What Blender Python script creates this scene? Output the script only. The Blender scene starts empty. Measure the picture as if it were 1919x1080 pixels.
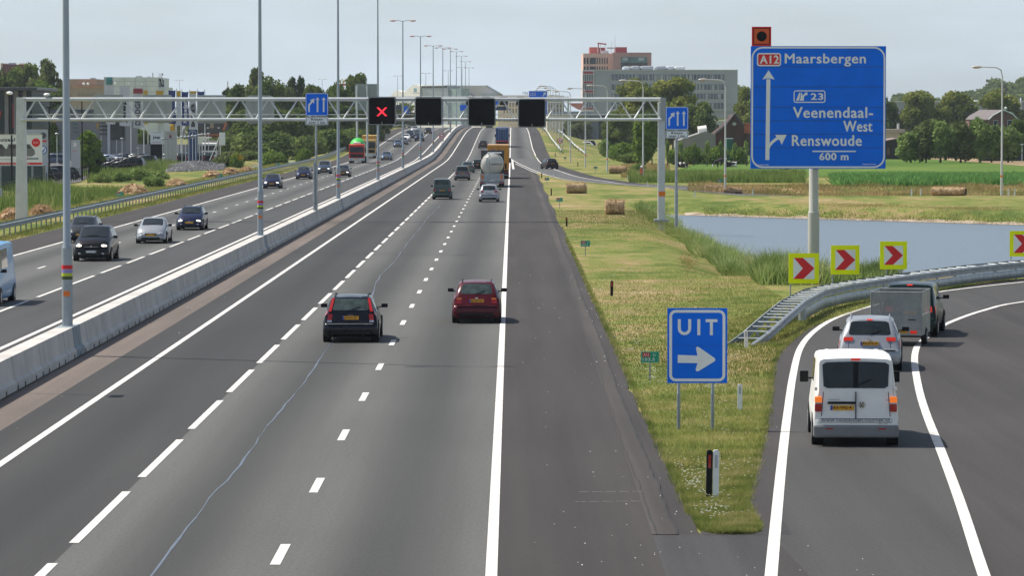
import bpy, math, random
import numpy as np
from mathutils import Vector, Matrix
R = math.radians
scene = bpy.context.scene
col = scene.collection
rng = random.Random(7)
# ---------------------------------------------------------------- measurement of the place
F = 7178.0; PITCH = math.atan(321.0 / F); CAMH = 7.3
def ray(px, py):
    x = (px - 959.5) / F; u = -(py - 540.0) / F
    return (x, math.cos(PITCH) + u * math.sin(PITCH), -math.sin(PITCH) + u * math.cos(PITCH))
def G(px, py, z=0.0):                     # point of the level z seen in that direction
    r = ray(px, py); t = (z - CAMH) / r[2]
    return (r[0] * t, r[1] * t)
def at(px, py, d):                        # point at distance d
    r = ray(px, py); t = d / r[1]
    return (r[0] * t, d, CAMH + r[2] * t)
PROFILE = [(0,0),(600,0),(640,.1),(662,.3),(700,.75),(735,1.3),(754,1.6),(800,2.3),(846,3.0),(900,3.7),(938,4.0),(1000,4.3),
           (1050,4.4),(1100,4.3),(1150,4.1),(1214,3.6),(1300,2.7),(1450,1.2),(1600,.3),(1700,0),(9000,0)]
PX_, PY_ = zip(*PROFILE)
def z0(d): return float(np.interp(d, PX_, PY_))
def GH(px, py):                           # point of the hilly carriageway seen in that direction
    r = ray(px, py); best = None
    for i in range(60, 1180):
        t = i / r[1]; z = CAMH + r[2] * t
        if z <= z0(i): return (r[0] * t, float(i))
    return (r[0] * 1100, 1100.0)
# ---------------------------------------------------------------- materials
MATS = {}
def mat(name, c, rough=0.6, metal=0.0, var=0.0, scale=1.0, c2=None, bump=0.0, emit=None, coat=0.0, stretch=None, detail=4, spec=0.5, trans=0.0, fac=(0.35, 0.65), coord='Object', alpha=1.0):
    if name in MATS: return MATS[name]
    m = bpy.data.materials.new(name); m.use_nodes = True; MATS[name] = m
    nt = m.node_tree; N = nt.nodes; K = nt.links; b = N['Principled BSDF']
    b.inputs['Base Color'].default_value = (*c, 1); b.inputs['Roughness'].default_value = rough
    b.inputs['Metallic'].default_value = metal; b.inputs['Coat Weight'].default_value = coat; b.inputs['Coat Roughness'].default_value = .04
    b.inputs['Specular IOR Level'].default_value = spec; b.inputs['Transmission Weight'].default_value = trans; b.inputs['Alpha'].default_value = alpha
    if emit: b.inputs['Emission Color'].default_value = (*emit[0], 1); b.inputs['Emission Strength'].default_value = emit[1]
    if var or c2 or bump:
        tc = N.new('ShaderNodeTexCoord'); mp = N.new('ShaderNodeMapping'); K.new(tc.outputs[coord], mp.inputs[0])
        if stretch: mp.inputs['Scale'].default_value = stretch
        nz = N.new('ShaderNodeTexNoise'); nz.inputs['Scale'].default_value = scale; nz.inputs['Detail'].default_value = detail; nz.inputs['Roughness'].default_value = .65
        K.new(mp.outputs[0], nz.inputs[0])
        if var or c2:
            cr = N.new('ShaderNodeValToRGB'); K.new(nz.outputs[0], cr.inputs[0])
            a = tuple(max(0, x * (1 - var)) for x in c); d = c2 if c2 else tuple(x * (1 + var) for x in c)
            cr.color_ramp.elements[0].position = fac[0]; cr.color_ramp.elements[1].position = fac[1]
            cr.color_ramp.elements[0].color = (*a, 1); cr.color_ramp.elements[1].color = (*d, 1)
            K.new(cr.outputs[0], b.inputs['Base Color'])
        if bump:
            bp = N.new('ShaderNodeBump'); bp.inputs['Strength'].default_value = bump; bp.inputs['Distance'].default_value = .02
            K.new(nz.outputs[0], bp.inputs['Height']); K.new(bp.outputs[0], b.inputs['Normal'])
    return m
def leafmat(name, c1, c2, scale=.8, c3=None):
    m = bpy.data.materials.new(name); m.use_nodes = True; nt = m.node_tree; N = nt.nodes; K = nt.links
    N.remove(N['Principled BSDF']); out = N['Material Output']
    tc = N.new('ShaderNodeTexCoord'); nz = N.new('ShaderNodeTexNoise'); nz.inputs['Scale'].default_value = scale; nz.inputs['Detail'].default_value = 5; nz.inputs['Roughness'].default_value = .7
    oi = N.new('ShaderNodeObjectInfo'); ad = N.new('ShaderNodeVectorMath'); ad.operation = 'ADD'
    K.new(tc.outputs['Object'], ad.inputs[0]); K.new(oi.outputs['Location'], ad.inputs[1]); K.new(ad.outputs[0], nz.inputs[0])
    cr = N.new('ShaderNodeValToRGB'); K.new(nz.outputs[0], cr.inputs[0]); e = cr.color_ramp.elements
    e[0].position = .33; e[1].position = .68; e[0].color = (*c1, 1); e[1].color = (*c2, 1)
    if c3: x = e.new(.5); x.color = (*c3, 1)
    d = N.new('ShaderNodeBsdfDiffuse'); t = N.new('ShaderNodeBsdfTranslucent'); mx = N.new('ShaderNodeMixShader'); mx.inputs[0].default_value = .3
    K.new(cr.outputs[0], d.inputs[0]); K.new(cr.outputs[0], t.inputs[0]); K.new(d.outputs[0], mx.inputs[1]); K.new(t.outputs[0], mx.inputs[2]); K.new(mx.outputs[0], out.inputs[0])
    return m
def nodes(m): return m.node_tree.nodes, m.node_tree.links
def groundmat(name, stops, scales=(.03, .35, 6.0), weights=(.45, .35, .2), bump=.3, stretch=(1, 1, 1), fine=None):
    m = bpy.data.materials.new(name); m.use_nodes = True; N, K = nodes(m); b = N['Principled BSDF']
    b.inputs['Roughness'].default_value = .95; b.inputs['Specular IOR Level'].default_value = .1
    tc = N.new('ShaderNodeTexCoord'); mp = N.new('ShaderNodeMapping'); mp.inputs['Scale'].default_value = stretch; K.new(tc.outputs['Object'], mp.inputs[0])
    acc = None
    for s, w in zip(scales, weights):
        nz = N.new('ShaderNodeTexNoise'); nz.inputs['Scale'].default_value = s; nz.inputs['Detail'].default_value = 4; nz.inputs['Roughness'].default_value = .62; K.new(mp.outputs[0], nz.inputs[0])
        mu = N.new('ShaderNodeMath'); mu.operation = 'MULTIPLY_ADD'; mu.inputs[1].default_value = w; K.new(nz.outputs[0], mu.inputs[0])
        if acc: K.new(acc.outputs[0], mu.inputs[2])
        else: mu.inputs[2].default_value = 0
        acc = mu; last = nz
    cr = N.new('ShaderNodeValToRGB'); K.new(acc.outputs[0], cr.inputs[0]); e = cr.color_ramp.elements
    e[0].position = stops[0][0]; e[0].color = (*stops[0][1], 1); e[1].position = stops[-1][0]; e[1].color = (*stops[-1][1], 1)
    for p, c in stops[1:-1]: x = e.new(p); x.color = (*c, 1)
    K.new(cr.outputs[0], b.inputs['Base Color'])
    if bump:
        bp = N.new('ShaderNodeBump'); bp.inputs['Strength'].default_value = bump; bp.inputs['Distance'].default_value = .08; K.new(last.outputs[0], bp.inputs['Height']); K.new(bp.outputs[0], b.inputs['Normal'])
    return m
# ---------------------------------------------------------------- objects
def tag(o, label=None, cat=None, group=None, kind=None):
    if label: o['label'] = label
    if cat: o['category'] = cat
    if group: o['group'] = group
    if kind: o['kind'] = kind
    return o
def empty(name, loc, rz=0, label=None, cat=None, group=None):
    o = bpy.data.objects.new(name, None); col.objects.link(o); o.location = loc; o.rotation_euler = (0, 0, rz); o.empty_display_size = .2
    return tag(o, label, cat, group)
def copy_tree(o, parent=None):
    c = o.copy(); col.objects.link(c); c.parent = parent
    for ch in list(o.children): copy_tree(ch, c)
    return c
def link(name, me, m=None, parent=None, loc=(0, 0, 0)):
    o = bpy.data.objects.new(name, me); col.objects.link(o); o.location = loc
    if m: me.materials.clear(); me.materials.append(m)
    o.parent = parent
    return o
class MB:
    def __init__(s): s.v = []; s.f = []
    def add(s, vs, fs):
        k = len(s.v); s.v += [tuple(p) for p in vs]; s.f += [tuple(i + k for i in f) for f in fs]; return s
    def box(s, x0, x1, y0, y1, z0_, z1_, taper=0, rz=0, c=None):
        tx = (x1 - x0) * taper / 2; ty = (y1 - y0) * taper / 2
        vs = [(x0, y0, z0_), (x1, y0, z0_), (x1, y1, z0_), (x0, y1, z0_), (x0 + tx, y0 + ty, z1_), (x1 - tx, y0 + ty, z1_), (x1 - tx, y1 - ty, z1_), (x0 + tx, y1 - ty, z1_)]
        if rz:
            cx, cy = c or ((x0 + x1) / 2, (y0 + y1) / 2); co, si = math.cos(rz), math.sin(rz)
            vs = [(cx + (x - cx) * co - (y - cy) * si, cy + (x - cx) * si + (y - cy) * co, z) for x, y, z in vs]
        return s.add(vs, [(0, 3, 2, 1), (4, 5, 6, 7), (0, 1, 5, 4), (1, 2, 6, 5), (2, 3, 7, 6), (3, 0, 4, 7)])
    def tube(s, pts, r, n=10, cap=True):
        pts = [Vector(p) for p in pts]; rs = r if isinstance(r, (list, tuple)) else [r] * len(pts); k = len(s.v); up = None
        for i, p in enumerate(pts):
            t = (pts[min(i + 1, len(pts) - 1)] - pts[max(i - 1, 0)]).normalized()
            a = t.cross(Vector((0, 0, 1)) if abs(t.z) < .9 else Vector((0, 1, 0))).normalized(); b = t.cross(a)
            for j in range(n):
                an = 2 * math.pi * j / n; s.v.append(tuple(p + (a * math.cos(an) + b * math.sin(an)) * rs[i]))
        for i in range(len(pts) - 1):
            for j in range(n):
                j2 = (j + 1) % n; s.f.append((k + i * n + j, k + i * n + j2, k + (i + 1) * n + j2, k + (i + 1) * n + j))
        if cap:
            s.f.append(tuple(k + j for j in range(n))[::-1]); s.f.append(tuple(k + (len(pts) - 1) * n + j for j in range(n)))
        return s
    def prism(s, poly, y0, y1):           # polygon in x,z swept along y
        n = len(poly); vs = [(x, y0, z) for x, z in poly] + [(x, y1, z) for x, z in poly]
        return s.add(vs, [tuple(range(n)), tuple(range(2 * n - 1, n - 1, -1))] + [(i, i + n, (i + 1) % n + n, (i + 1) % n) for i in range(n)])
    def prismx(s, poly, x0, x1):          # polygon in y,z swept along x
        n = len(poly); vs = [(x0, y, z) for y, z in poly] + [(x1, y, z) for y, z in poly]
        return s.add(vs, [tuple(range(n)), tuple(range(2 * n - 1, n - 1, -1))] + [(i, i + n, (i + 1) % n + n, (i + 1) % n) for i in range(n)])
    def sphere(s, c, r, n=12, m=8):
        rx, ry, rz = r if isinstance(r, tuple) else (r, r, r); k = len(s.v)
        for i in range(m + 1):
            th = math.pi * i / m
            for j in range(n):
                ph = 2 * math.pi * j / n; s.v.append((c[0] + rx * math.sin(th) * math.cos(ph), c[1] + ry * math.sin(th) * math.sin(ph), c[2] + rz * math.cos(th)))
        for i in range(m):
            for j in range(n): s.f.append((k + i * n + j, k + (i + 1) * n + j, k + (i + 1) * n + (j + 1) % n, k + i * n + (j + 1) % n))
        return s
    def build(s, name, m, parent=None, smooth=False, loc=(0, 0, 0), bevel=0, rz=0):
        me = bpy.data.meshes.new(name); me.from_pydata(s.v, [], s.f); me.validate(); me.update()
        import bmesh
        bm = bmesh.new(); bm.from_mesh(me); bmesh.ops.recalc_face_normals(bm, faces=bm.faces); bm.to_mesh(me); bm.free()
        if smooth:
            for p in me.polygons: p.use_smooth = True
            me.set_sharp_from_angle(angle=R(smooth if smooth is not True else 40))
        o = link(name, me, m, parent, loc)
        if rz: o.rotation_euler.z = rz
        if bevel:
            b = o.modifiers.new('bevel', 'BEVEL'); b.width = bevel; b.segments = 2; b.limit_method = 'ANGLE'
        return o
def npmesh(name, V, Fc, m, parent=None, loc=(0, 0, 0)):
    me = bpy.data.meshes.new(name); nf, k = Fc.shape
    me.vertices.add(len(V)); me.vertices.foreach_set('co', np.asarray(V, dtype=np.float32).ravel())
    me.loops.add(nf * k); me.loops.foreach_set('vertex_index', Fc.astype(np.int32).ravel())
    me.polygons.add(nf); me.polygons.foreach_set('loop_start', np.arange(0, nf * k, k, dtype=np.int32)); me.polygons.foreach_set('loop_total', np.full(nf, k, dtype=np.int32))
    me.update(calc_edges=True)
    return link(name, me, m, parent, loc)
_tc = {}
def text(s, w, h, x, z, y, m, parent, name='lettering', bold=.006, back=False, vertical=False, dup=0):
    key = (s, bold)
    if key not in _tc:
        cu = bpy.data.curves.new('t', 'FONT'); cu.body = s; cu.resolution_u = 3; cu.offset = bold; cu.space_character = 1.08
        o = bpy.data.objects.new('t', cu); col.objects.link(o); bpy.context.view_layer.update()
        dg = bpy.context.evaluated_depsgraph_get(); me = bpy.data.meshes.new_from_object(o.evaluated_get(dg)); bpy.data.objects.remove(o)
        V = np.array([v.co[:2] for v in me.vertices]); _tc[key] = (V, [tuple(p.vertices) for p in me.polygons])
    V, fs = _tc[key]; V = V.copy(); V -= V.min(0); V /= V.max(0)
    a = V[:, 0] * w; b = V[:, 1] * h
    if vertical: a, b = h * 0 - V[:, 1] * h + h, V[:, 0] * w
    if back: a = -a
    mb = MB(); V0 = [(x + p, y, z + q) for p, q in zip(a, b)]; mb.add(V0, fs)
    for k_, (ox, oz) in enumerate(((dup, 0), (-dup, 0), (0, dup)) if dup else ()): mb.add([(p[0] + ox, p[1] - .002 * (k_ + 1), p[2] + oz) for p in V0], fs)
    me = bpy.data.meshes.new(name); me.from_pydata(mb.v, [], mb.f); me.update()
    return link(name, me, m, parent)
def rrect(x0, x1, za, zb, r, n=5):
    p = []
    for cx, cz, a0 in ((x1 - r, zb - r, 0), (x0 + r, zb - r, 90), (x0 + r, za + r, 180), (x1 - r, za + r, 270)):
        for i in range(n + 1):
            a = R(a0 + 90 * i / n); p.append((cx + r * math.cos(a), cz + r * math.sin(a)))
    return p
def plate(x0, x1, za, zb, y0, y1, r, m, parent, name):
    return MB().prism(rrect(x0, x1, za, zb, r), y0, y1).build(name, m, parent)
def ring(x0, x1, za, zb, t, r, y, m, parent, name='border'):
    a = rrect(x0, x1, za, zb, r); b = rrect(x0 + t, x1 - t, za + t, zb - t, max(r - t, .01)); n = len(a)
    return MB().add([(x, y, z) for x, z in a] + [(x, y, z) for x, z in b], [(i, (i + 1) % n, n + (i + 1) % n, n + i) for i in range(n)]).build(name, m, parent)
def flat(polys, y, m, parent, name):
    mb = MB()
    for p in polys: mb.add([(x, y, z) for x, z in p], [tuple(range(len(p)))])
    return mb.build(name, m, parent)
# ---------------------------------------------------------------- palette
GALV = mat('galvanised steel', (.33, .36, .375), .45, .5, var=.15, scale=3, c2=(.44, .47, .485))
GALVD = mat('weathered galvanised steel', (.26, .30, .32), .5, .4, var=.15, scale=2)
PAINTG = mat('pale grey painted steel', (.60, .62, .60), .45, .1, var=.06, scale=1.5)
BLACK = mat('black plastic', (.010, .010, .011), .5, spec=.2)
TYRE = mat('tyre rubber', (.016, .016, .017), .85, var=.2, scale=20)
RIM = mat('alloy rim', (.38, .39, .41), .35, .7, var=.1, scale=9)
DARKRIM = mat('dark rim', (.10, .10, .11), .4, .6, var=.1, scale=9)
GLASS = mat('tinted car glass', (.012, .018, .019), .06, 0, spec=.42, var=.35, scale=2.2)
GLASSL = mat('light car glass', (.040, .056, .052), .08, 0, spec=.45, var=.4, scale=3)
CHROME = mat('chrome', (.7, .7, .7), .15, 1, var=.05, scale=5)
REDL = mat('red lens', (.42, .008, .006), .18, coat=.6, var=.2, scale=20)
REDON = mat('lit red lens', (.6, .03, .01), .3, emit=((1, .03, .01), .22), var=.1, scale=20)
AMBER = mat('amber lens', (.8, .18, .01), .25, coat=.5, var=.1, scale=20)
AMBON = mat('lit amber lens', (.8, .2, .02), .3, emit=((1, .20, .02), .45), var=.1, scale=20)
CLEAR = mat('headlight glass', (.55, .58, .6), .08, .4, coat=.8, var=.2, scale=15)
LITH = mat('lit headlight', (.8, .8, .75), .1, emit=((1, .92, .75), 1.6), var=.1, scale=15)
PLATE = mat('yellow number plate', (.72, .34, .015), .4, var=.05, scale=10)
PLATEW = mat('white number plate', (.7, .7, .68), .4, var=.05, scale=10)
EUB = mat('blue plate strip', (.02, .07, .4), .4, var=.05, scale=10)
INK = mat('black ink', (.01, .01, .01), .6, spec=.1)
INKG = mat('dark grey ink', (.05, .05, .05), .6)
WHITE = mat('white road paint', (.62, .59, .55), .8, var=.10, scale=2.2, c2=(.72, .69, .64), stretch=(1, .6, 1), detail=8)
SIGNW = mat('white reflective sheeting', (.84, .85, .84), .5, var=.03, scale=4, spec=.2)
SIGNB = mat('blue reflective sheeting', (.003, .165, .86), .5, var=.06, scale=.9, spec=.15)
SIGNG = mat('green reflective sheeting', (.012, .30, .19), .5, var=.05, scale=4)
SIGNR = mat('red reflective sheeting', (.72, .010, .014), .5, var=.05, scale=4)
FLUO = mat('fluorescent yellow sheeting', (.93, 1.0, .01), .5, var=.03, scale=3, spec=.1)
def paint(name, c, metal=.0, rough=.28): return mat('paint ' + name, c, rough, metal, coat=.18, var=.05, scale=2.5, spec=.22)
# ================================================================ light, sky, camera
cam = bpy.data.cameras.new('camera'); camo = bpy.data.objects.new('camera', cam); col.objects.link(camo); scene.camera = camo
cam.sensor_width = 36; cam.lens = F * 36 / 1919; cam.clip_end = 12000; cam.clip_start = 1
camo.location = (0, 0, CAMH); camo.rotation_euler = (R(90) - PITCH, 0, 0)
SUNEL = R(55.6); SD = Vector((-.917 * math.cos(SUNEL), .399 * math.cos(SUNEL), math.sin(SUNEL)))
sl = bpy.data.lights.new('sun', 'SUN'); sl.energy = 4.9; sl.angle = R(.5); sl.color = (1, .955, .88)
so = bpy.data.objects.new('sun', sl); col.objects.link(so); so.rotation_euler = SD.to_track_quat('Z', 'Y').to_euler()
w = bpy.data.worlds.new('World'); scene.world = w; w.use_nodes = True; N = w.node_tree.nodes; K = w.node_tree.links
bg = N['Background']; sky = N.new('ShaderNodeTexSky'); sky.sky_type = 'NISHITA'; sky.sun_disc = False
sky.sun_elevation = SUNEL; sky.sun_rotation = math.atan2(SD.x, SD.y); sky.air_density = 1.0; sky.dust_density = 2.0; sky.ozone_density = 1.6; sky.altitude = 10
# thin veil of high cloud over the sky
tc = N.new('ShaderNodeTexCoord'); mp = N.new('ShaderNodeMapping'); mp.inputs['Scale'].default_value = (3, 3, 14); K.new(tc.outputs['Generated'], mp.inputs[0])
nz = N.new('ShaderNodeTexNoise'); nz.inputs['Scale'].default_value = 3.2; nz.inputs['Detail'].default_value = 6; nz.inputs['Roughness'].default_value = .5; K.new(mp.outputs[0], nz.inputs[0])
cr = N.new('ShaderNodeMapRange'); cr.inputs[1].default_value = .35; cr.inputs[2].default_value = .7; cr.inputs[3].default_value = .64; cr.inputs[4].default_value = .94; K.new(nz.outputs[0], cr.inputs[0])
mx = N.new('ShaderNodeMix'); mx.data_type = 'RGBA'; 
sp = N.new('ShaderNodeSeparateXYZ'); K.new(tc.outputs['Generated'], sp.inputs[0])
er = N.new('ShaderNodeMapRange'); er.inputs[1].default_value = .02; er.inputs[2].default_value = .50; er.inputs[3].default_value = 1.0; er.inputs[4].default_value = .06; er.interpolation_type = 'SMOOTHSTEP'; K.new(sp.outputs[2], er.inputs[0])
em = N.new('ShaderNodeMath'); em.operation = 'MULTIPLY'; K.new(cr.outputs[0], em.inputs[0]); K.new(er.outputs[0], em.inputs[1])
K.new(em.outputs[0], mx.inputs[0]); K.new(sky.outputs[0], mx.inputs[6]); mx.inputs[7].default_value = (6.1, 7.1, 7.95, 1)
K.new(mx.outputs[2], bg.inputs[0]); bg.inputs[1].default_value = .1
vs = scene.view_settings; vs.view_transform = 'Standard'; vs.look = 'None'; vs.exposure = .22; vs.gamma = 1
scene.cycles.max_bounces = 5; scene.cycles.transparent_max_bounces = 6
# ================================================================ terrain
def poly_at(pts, d): return float(np.interp(d, [p[0] for p in pts], [p[1] for p in pts]))
# ramp edge lines measured on the road plane
def curve(pix, z=0.0):
    P = [Vector((*G(x, y, z), 0)) for x, y in pix]; out = []
    for i in range(len(P) - 1):
        p0 = P[max(i - 1, 0)]; p1 = P[i]; p2 = P[i + 1]; p3 = P[min(i + 2, len(P) - 1)]
        n = max(3, int((p2 - p1).length / 1.5))
        for k in range(n):
            t = k / n; out.append(.5 * ((2 * p1) + (p2 - p0) * t + (2 * p0 - 5 * p1 + 4 * p2 - p3) * t * t + (3 * p1 - p0 - 3 * p2 + p3) * t ** 3))
    out.append(P[-1]); return out
RL = curve([(1434, 1200), (1445, 1080), (1456, 960), (1467, 850), (1477, 767), (1486, 705), (1499, 655), (1522, 625), (1557, 601), (1600, 584), (1650, 570), (1750, 549), (1919, 529), (2150, 508)])
RR = curve([(1890, 1200), (1844, 1080), (1800, 945), (1765, 850), (1737, 780), (1722, 730), (1714, 680), (1717, 655), (1726, 642), (1757, 617), (1792, 600), (1845, 582), (1919, 566), (2150, 540)])
GE = curve([(1392, 990), (1402, 940), (1411, 900), (1424, 850), (1440, 770), (1452, 680), (1475, 648), (1520, 614), (1590, 587), (1700, 556), (1919, 522), (2150, 500)])   # grass edge on the inner side of the ramp
MI = curve([(958, 300), (1002, 320), (1035, 331), (1070, 338), (1160, 346), (1302, 355), (1500, 362), (1700, 369), (1919, 380), (2300, 402)])      # merging slip road, near line
MOC = curve([(1004, 297), (1020, 310), (1049, 321), (1085, 332), (1135, 340), (1185, 346), (1330, 351), (1500, 356), (1700, 363), (1919, 373), (2300, 394)])
MOF = [Vector((3.9, d, 0)) for d in range(1500, 720, -12)]; MO = MOF + MOC
def offset(P, o):
    out = []
    for i, p in enumerate(P):
        t = (P[min(i + 1, len(P) - 1)] - P[max(i - 1, 0)]).normalized(); out.append(p + Vector((t.y, -t.x, 0)) * o)
    return out
def zr(x, y): return z0(y) - (.65 * min(1, (x - 16) / 10) * min(1, (y - 343) / 9, (402 - y) / 9) if x > 16 and 343 < y < 402 else 0)
def height(x, y):
    h = z0(y)
    if x > 7.5: h *= max(0, 1 - (x - 7.5) / (7 + 2 * h)) if h > 0 else 1
    if x < -33: h *= max(0, 1 - (-33 - x) / (6 + 2 * h)) if h > 0 else 1
    # pond and ditch on the right
    if 150 < y < 345 and x > 8.4:
        a = min(1, max(0, (x - 8.4) / 4.6)); near = 176 + max(0, x - 24) * .35; far = 318 - (x - 15) * 1.2
        b = min(1, max(0, (y - near) / 5)); c = min(1, max(0, (far + 9 - y) / 9))
        h -= 1.35 * a * b * c
    # ditch behind the left guard rail
    if x < -35 and 560 < y < 900:
        a = min(1, max(0, 1 - abs(x + 38.5) / 3.5)); b = min(1, (y - 560) / 30, (900 - y) / 40); h -= 1.0 * min(1, a * 1.6) * b
    if x > 16 and 343 < y < 402: h -= .65 * min(1, (x - 16) / 10) * min(1, (y - 343) / 9, (402 - y) / 9)
    # low mown swell between pond and slip road
    if x > 12 and 325 < y < 349: h += .36 * math.sin(math.pi * (y - 325) / 24) * min(1, (x - 12) / 8)
    return h
ys = list(np.arange(20, 340, 3.0)) + list(np.arange(340, 410, 3.0)) + list(np.arange(410, 620, 7.0)) + list(np.arange(620, 1300, 12.0)) + list(np.arange(1300, 1800, 50)) + [1900, 2200, 2800, 4000, 6500, 10500]
xs = [-9000, -4000, -2000, -1200, -800, -500, -350, -250, -180, -140, -110, -90, -75, -65, -58, -52] + list(np.arange(-48, -32, 1.0)) + [-31, -29.6, -27, -24, -21, -18, -15, -12, -9, -6, -3, 0, 2, 3.2, 4, 5, 6, 7] + list(np.arange(8, 40, .8)) + [41, 43, 46, 50, 55, 60, 68, 78, 90, 110, 140, 180, 250, 350, 500, 800, 1200, 2000, 4000, 9000]
V = []; Fc = []
def hump(x, y):
    n = .03 * math.sin(x * .9 + y * .31) * math.sin(y * .17 - x * .4)
    return n if (x > 4.5 or x < -30.5) else 0
for y in ys:
    for x in xs: V.append((x, y, height(x, y) - .035 + hump(x, y) - (.06 if -29 < x < 2.5 else 0)))
nx = len(xs)
for j in range(len(ys) - 1):
    for i in range(nx - 1): Fc.append((j * nx + i, j * nx + i + 1, (j + 1) * nx + i + 1, (j + 1) * nx + i))
GRASSM = groundmat('mown verge grass', [(.40, (.075, .112, .022)), (.46, (.125, .158, .034)), (.505, (.20, .205, .056)), (.545, (.25, .195, .085)), (.61, (.36, .27, .14))], scales=(.09, .6, 7.0), weights=(.5, .34, .16), bump=.6, stretch=(1, .55, 1))
gr = npmesh('ground', np.array(V), np.array(Fc), GRASSM); tag(gr, kind='structure')
for p in gr.data.polygons: p.use_smooth = True
def ribbon(mb, P, w, dz, hfun=None):      # strip centred on a polyline
    a = offset(P, -w / 2); b = offset(P, w / 2)
    for i in range(len(P) - 1):
        vs = [(q.x, q.y, zr(q.x, q.y) + dz) for q in (a[i], b[i], b[i + 1], a[i + 1])]
        mb.add(vs, [(0, 1, 2, 3)])
def between(name, A, B, m, dz, kind='structure'):
    mb = MB()
    for i in range(min(len(A), len(B)) - 1):
        mb.add([(q.x, q.y, zr(q.x, q.y) + dz) for q in (A[i], B[i], B[i + 1], A[i + 1])], [(0, 1, 2, 3)])
    return tag(mb.build(name, m), kind=kind)
def strip(name, xa, xb, d0, d1, m, dz=0.0):
    mb = MB(); dd = [y for y in np.arange(d0, d1, 6.0)] + [d1]
    A = [Vector((xa, y, 0)) for y in dd]; B = [Vector((xb, y, 0)) for y in dd]
    for i in range(len(dd) - 1): mb.add([(q.x, q.y, z0(q.y) + dz) for q in (A[i], B[i], B[i + 1], A[i + 1])], [(0, 1, 2, 3)])
    return tag(mb.build(name, m), kind='structure')
def asphalt(name, c, track=0, x0=0, lane=3.6, amt=.12, brown=0):
    m = bpy.data.materials.new(name); m.use_nodes = True; N, K = nodes(m); b = N['Principled BSDF']; b.inputs['Roughness'].default_value = .82; b.inputs['Specular IOR Level'].default_value = .3
    tc = N.new('ShaderNodeTexCoord'); val = None
    def noise(sc, st, det, lo, hi):
        mp = N.new('ShaderNodeMapping'); mp.inputs['Scale'].default_value = st; K.new(tc.outputs['Object'], mp.inputs[0])
        nz = N.new('ShaderNodeTexNoise'); nz.inputs['Scale'].default_value = sc; nz.inputs['Detail'].default_value = det; nz.inputs['Roughness'].default_value = .6; K.new(mp.outputs[0], nz.inputs[0])
        mr = N.new('ShaderNodeMapRange'); mr.inputs[1].default_value = .3; mr.inputs[2].default_value = .7; mr.inputs[3].default_value = lo; mr.inputs[4].default_value = hi; K.new(nz.outputs[0], mr.inputs[0]); return mr, nz
    a, _ = noise(1.0, (1, .02, 1), 3, 1 - amt, 1 + amt); e, _ = noise(.08, (1, .6, 1), 4, 1 - amt * .6, 1 + amt * .6); g, gn = noise(14, (1, .5, 1), 6, .80, 1.20)
    def mul(p, q):
        n = N.new('ShaderNodeMath'); n.operation = 'MULTIPLY'; K.new(p, n.inputs[0]); K.new(q, n.inputs[1]); return n.outputs[0]
    val = mul(mul(a.outputs[0], e.outputs[0]), g.outputs[0])
    if track:       # oil and wear bands along each lane
        sp = N.new('ShaderNodeSeparateXYZ'); K.new(tc.outputs['Object'], sp.inputs[0])
        s = N.new('ShaderNodeMath'); s.operation = 'MULTIPLY_ADD'; s.inputs[1].default_value = 2 * math.pi / lane; s.inputs[2].default_value = -x0 * 2 * math.pi / lane; K.new(sp.outputs[0], s.inputs[0])
        c_ = N.new('ShaderNodeMath'); c_.operation = 'COSINE'; K.new(s.outputs[0], c_.inputs[0])
        q = N.new('ShaderNodeMath'); q.operation = 'MULTIPLY_ADD'; q.inputs[1].default_value = -track; q.inputs[2].default_value = 1; K.new(c_.outputs[0], q.inputs[0]); val = mul(val, q.outputs[0])
    vm = N.new('ShaderNodeVectorMath'); vm.operation = 'SCALE'; vm.inputs[0].default_value = c; K.new(val, vm.inputs['Scale']); K.new(vm.outputs[0], b.inputs['Base Color'])
    bp = N.new('ShaderNodeBump'); bp.inputs['Strength'].default_value = .25; bp.inputs['Distance'].default_value = .01; K.new(gn.outputs[0], bp.inputs['Height']); K.new(bp.outputs[0], b.inputs['Normal'])
    return m
ASPL = asphalt('worn grey asphalt', (.075, .074, .068), track=.36, x0=-2.1, lane=3.55)
ASPLL = asphalt('worn grey asphalt opposite', (.080, .080, .074), track=.26, x0=-21.0, lane=3.55)
ASPD = asphalt('dark asphalt', (.036, .035, .033), track=.14, x0=-9.2, lane=3.4)
ASPD2 = asphalt('dark asphalt by the barrier', (.050, .049, .048))
SHLD = asphalt('brownish shoulder asphalt', (.038, .0325, .029), amt=.22)
EDGE = asphalt('crumbling shoulder edge', (.056, .047, .042), amt=.3)
GUTT = asphalt('sandy gutter strip', (.135, .108, .090), amt=.25)
RAMP = asphalt('ramp asphalt', (.055, .053, .050), amt=.16)
D0, D1 = 30, 1500
strip('gutter_strip', -13.15, -11.9, D0, D1, GUTT)
strip('left_lane_asphalt', -11.9, -7.5, D0, D1, ASPD)
strip('main_carriageway', -7.5, -.33, D0, D1, ASPL)
strip('hard_shoulder', -.33, 2.45, D0, 640, SHLD)
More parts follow.
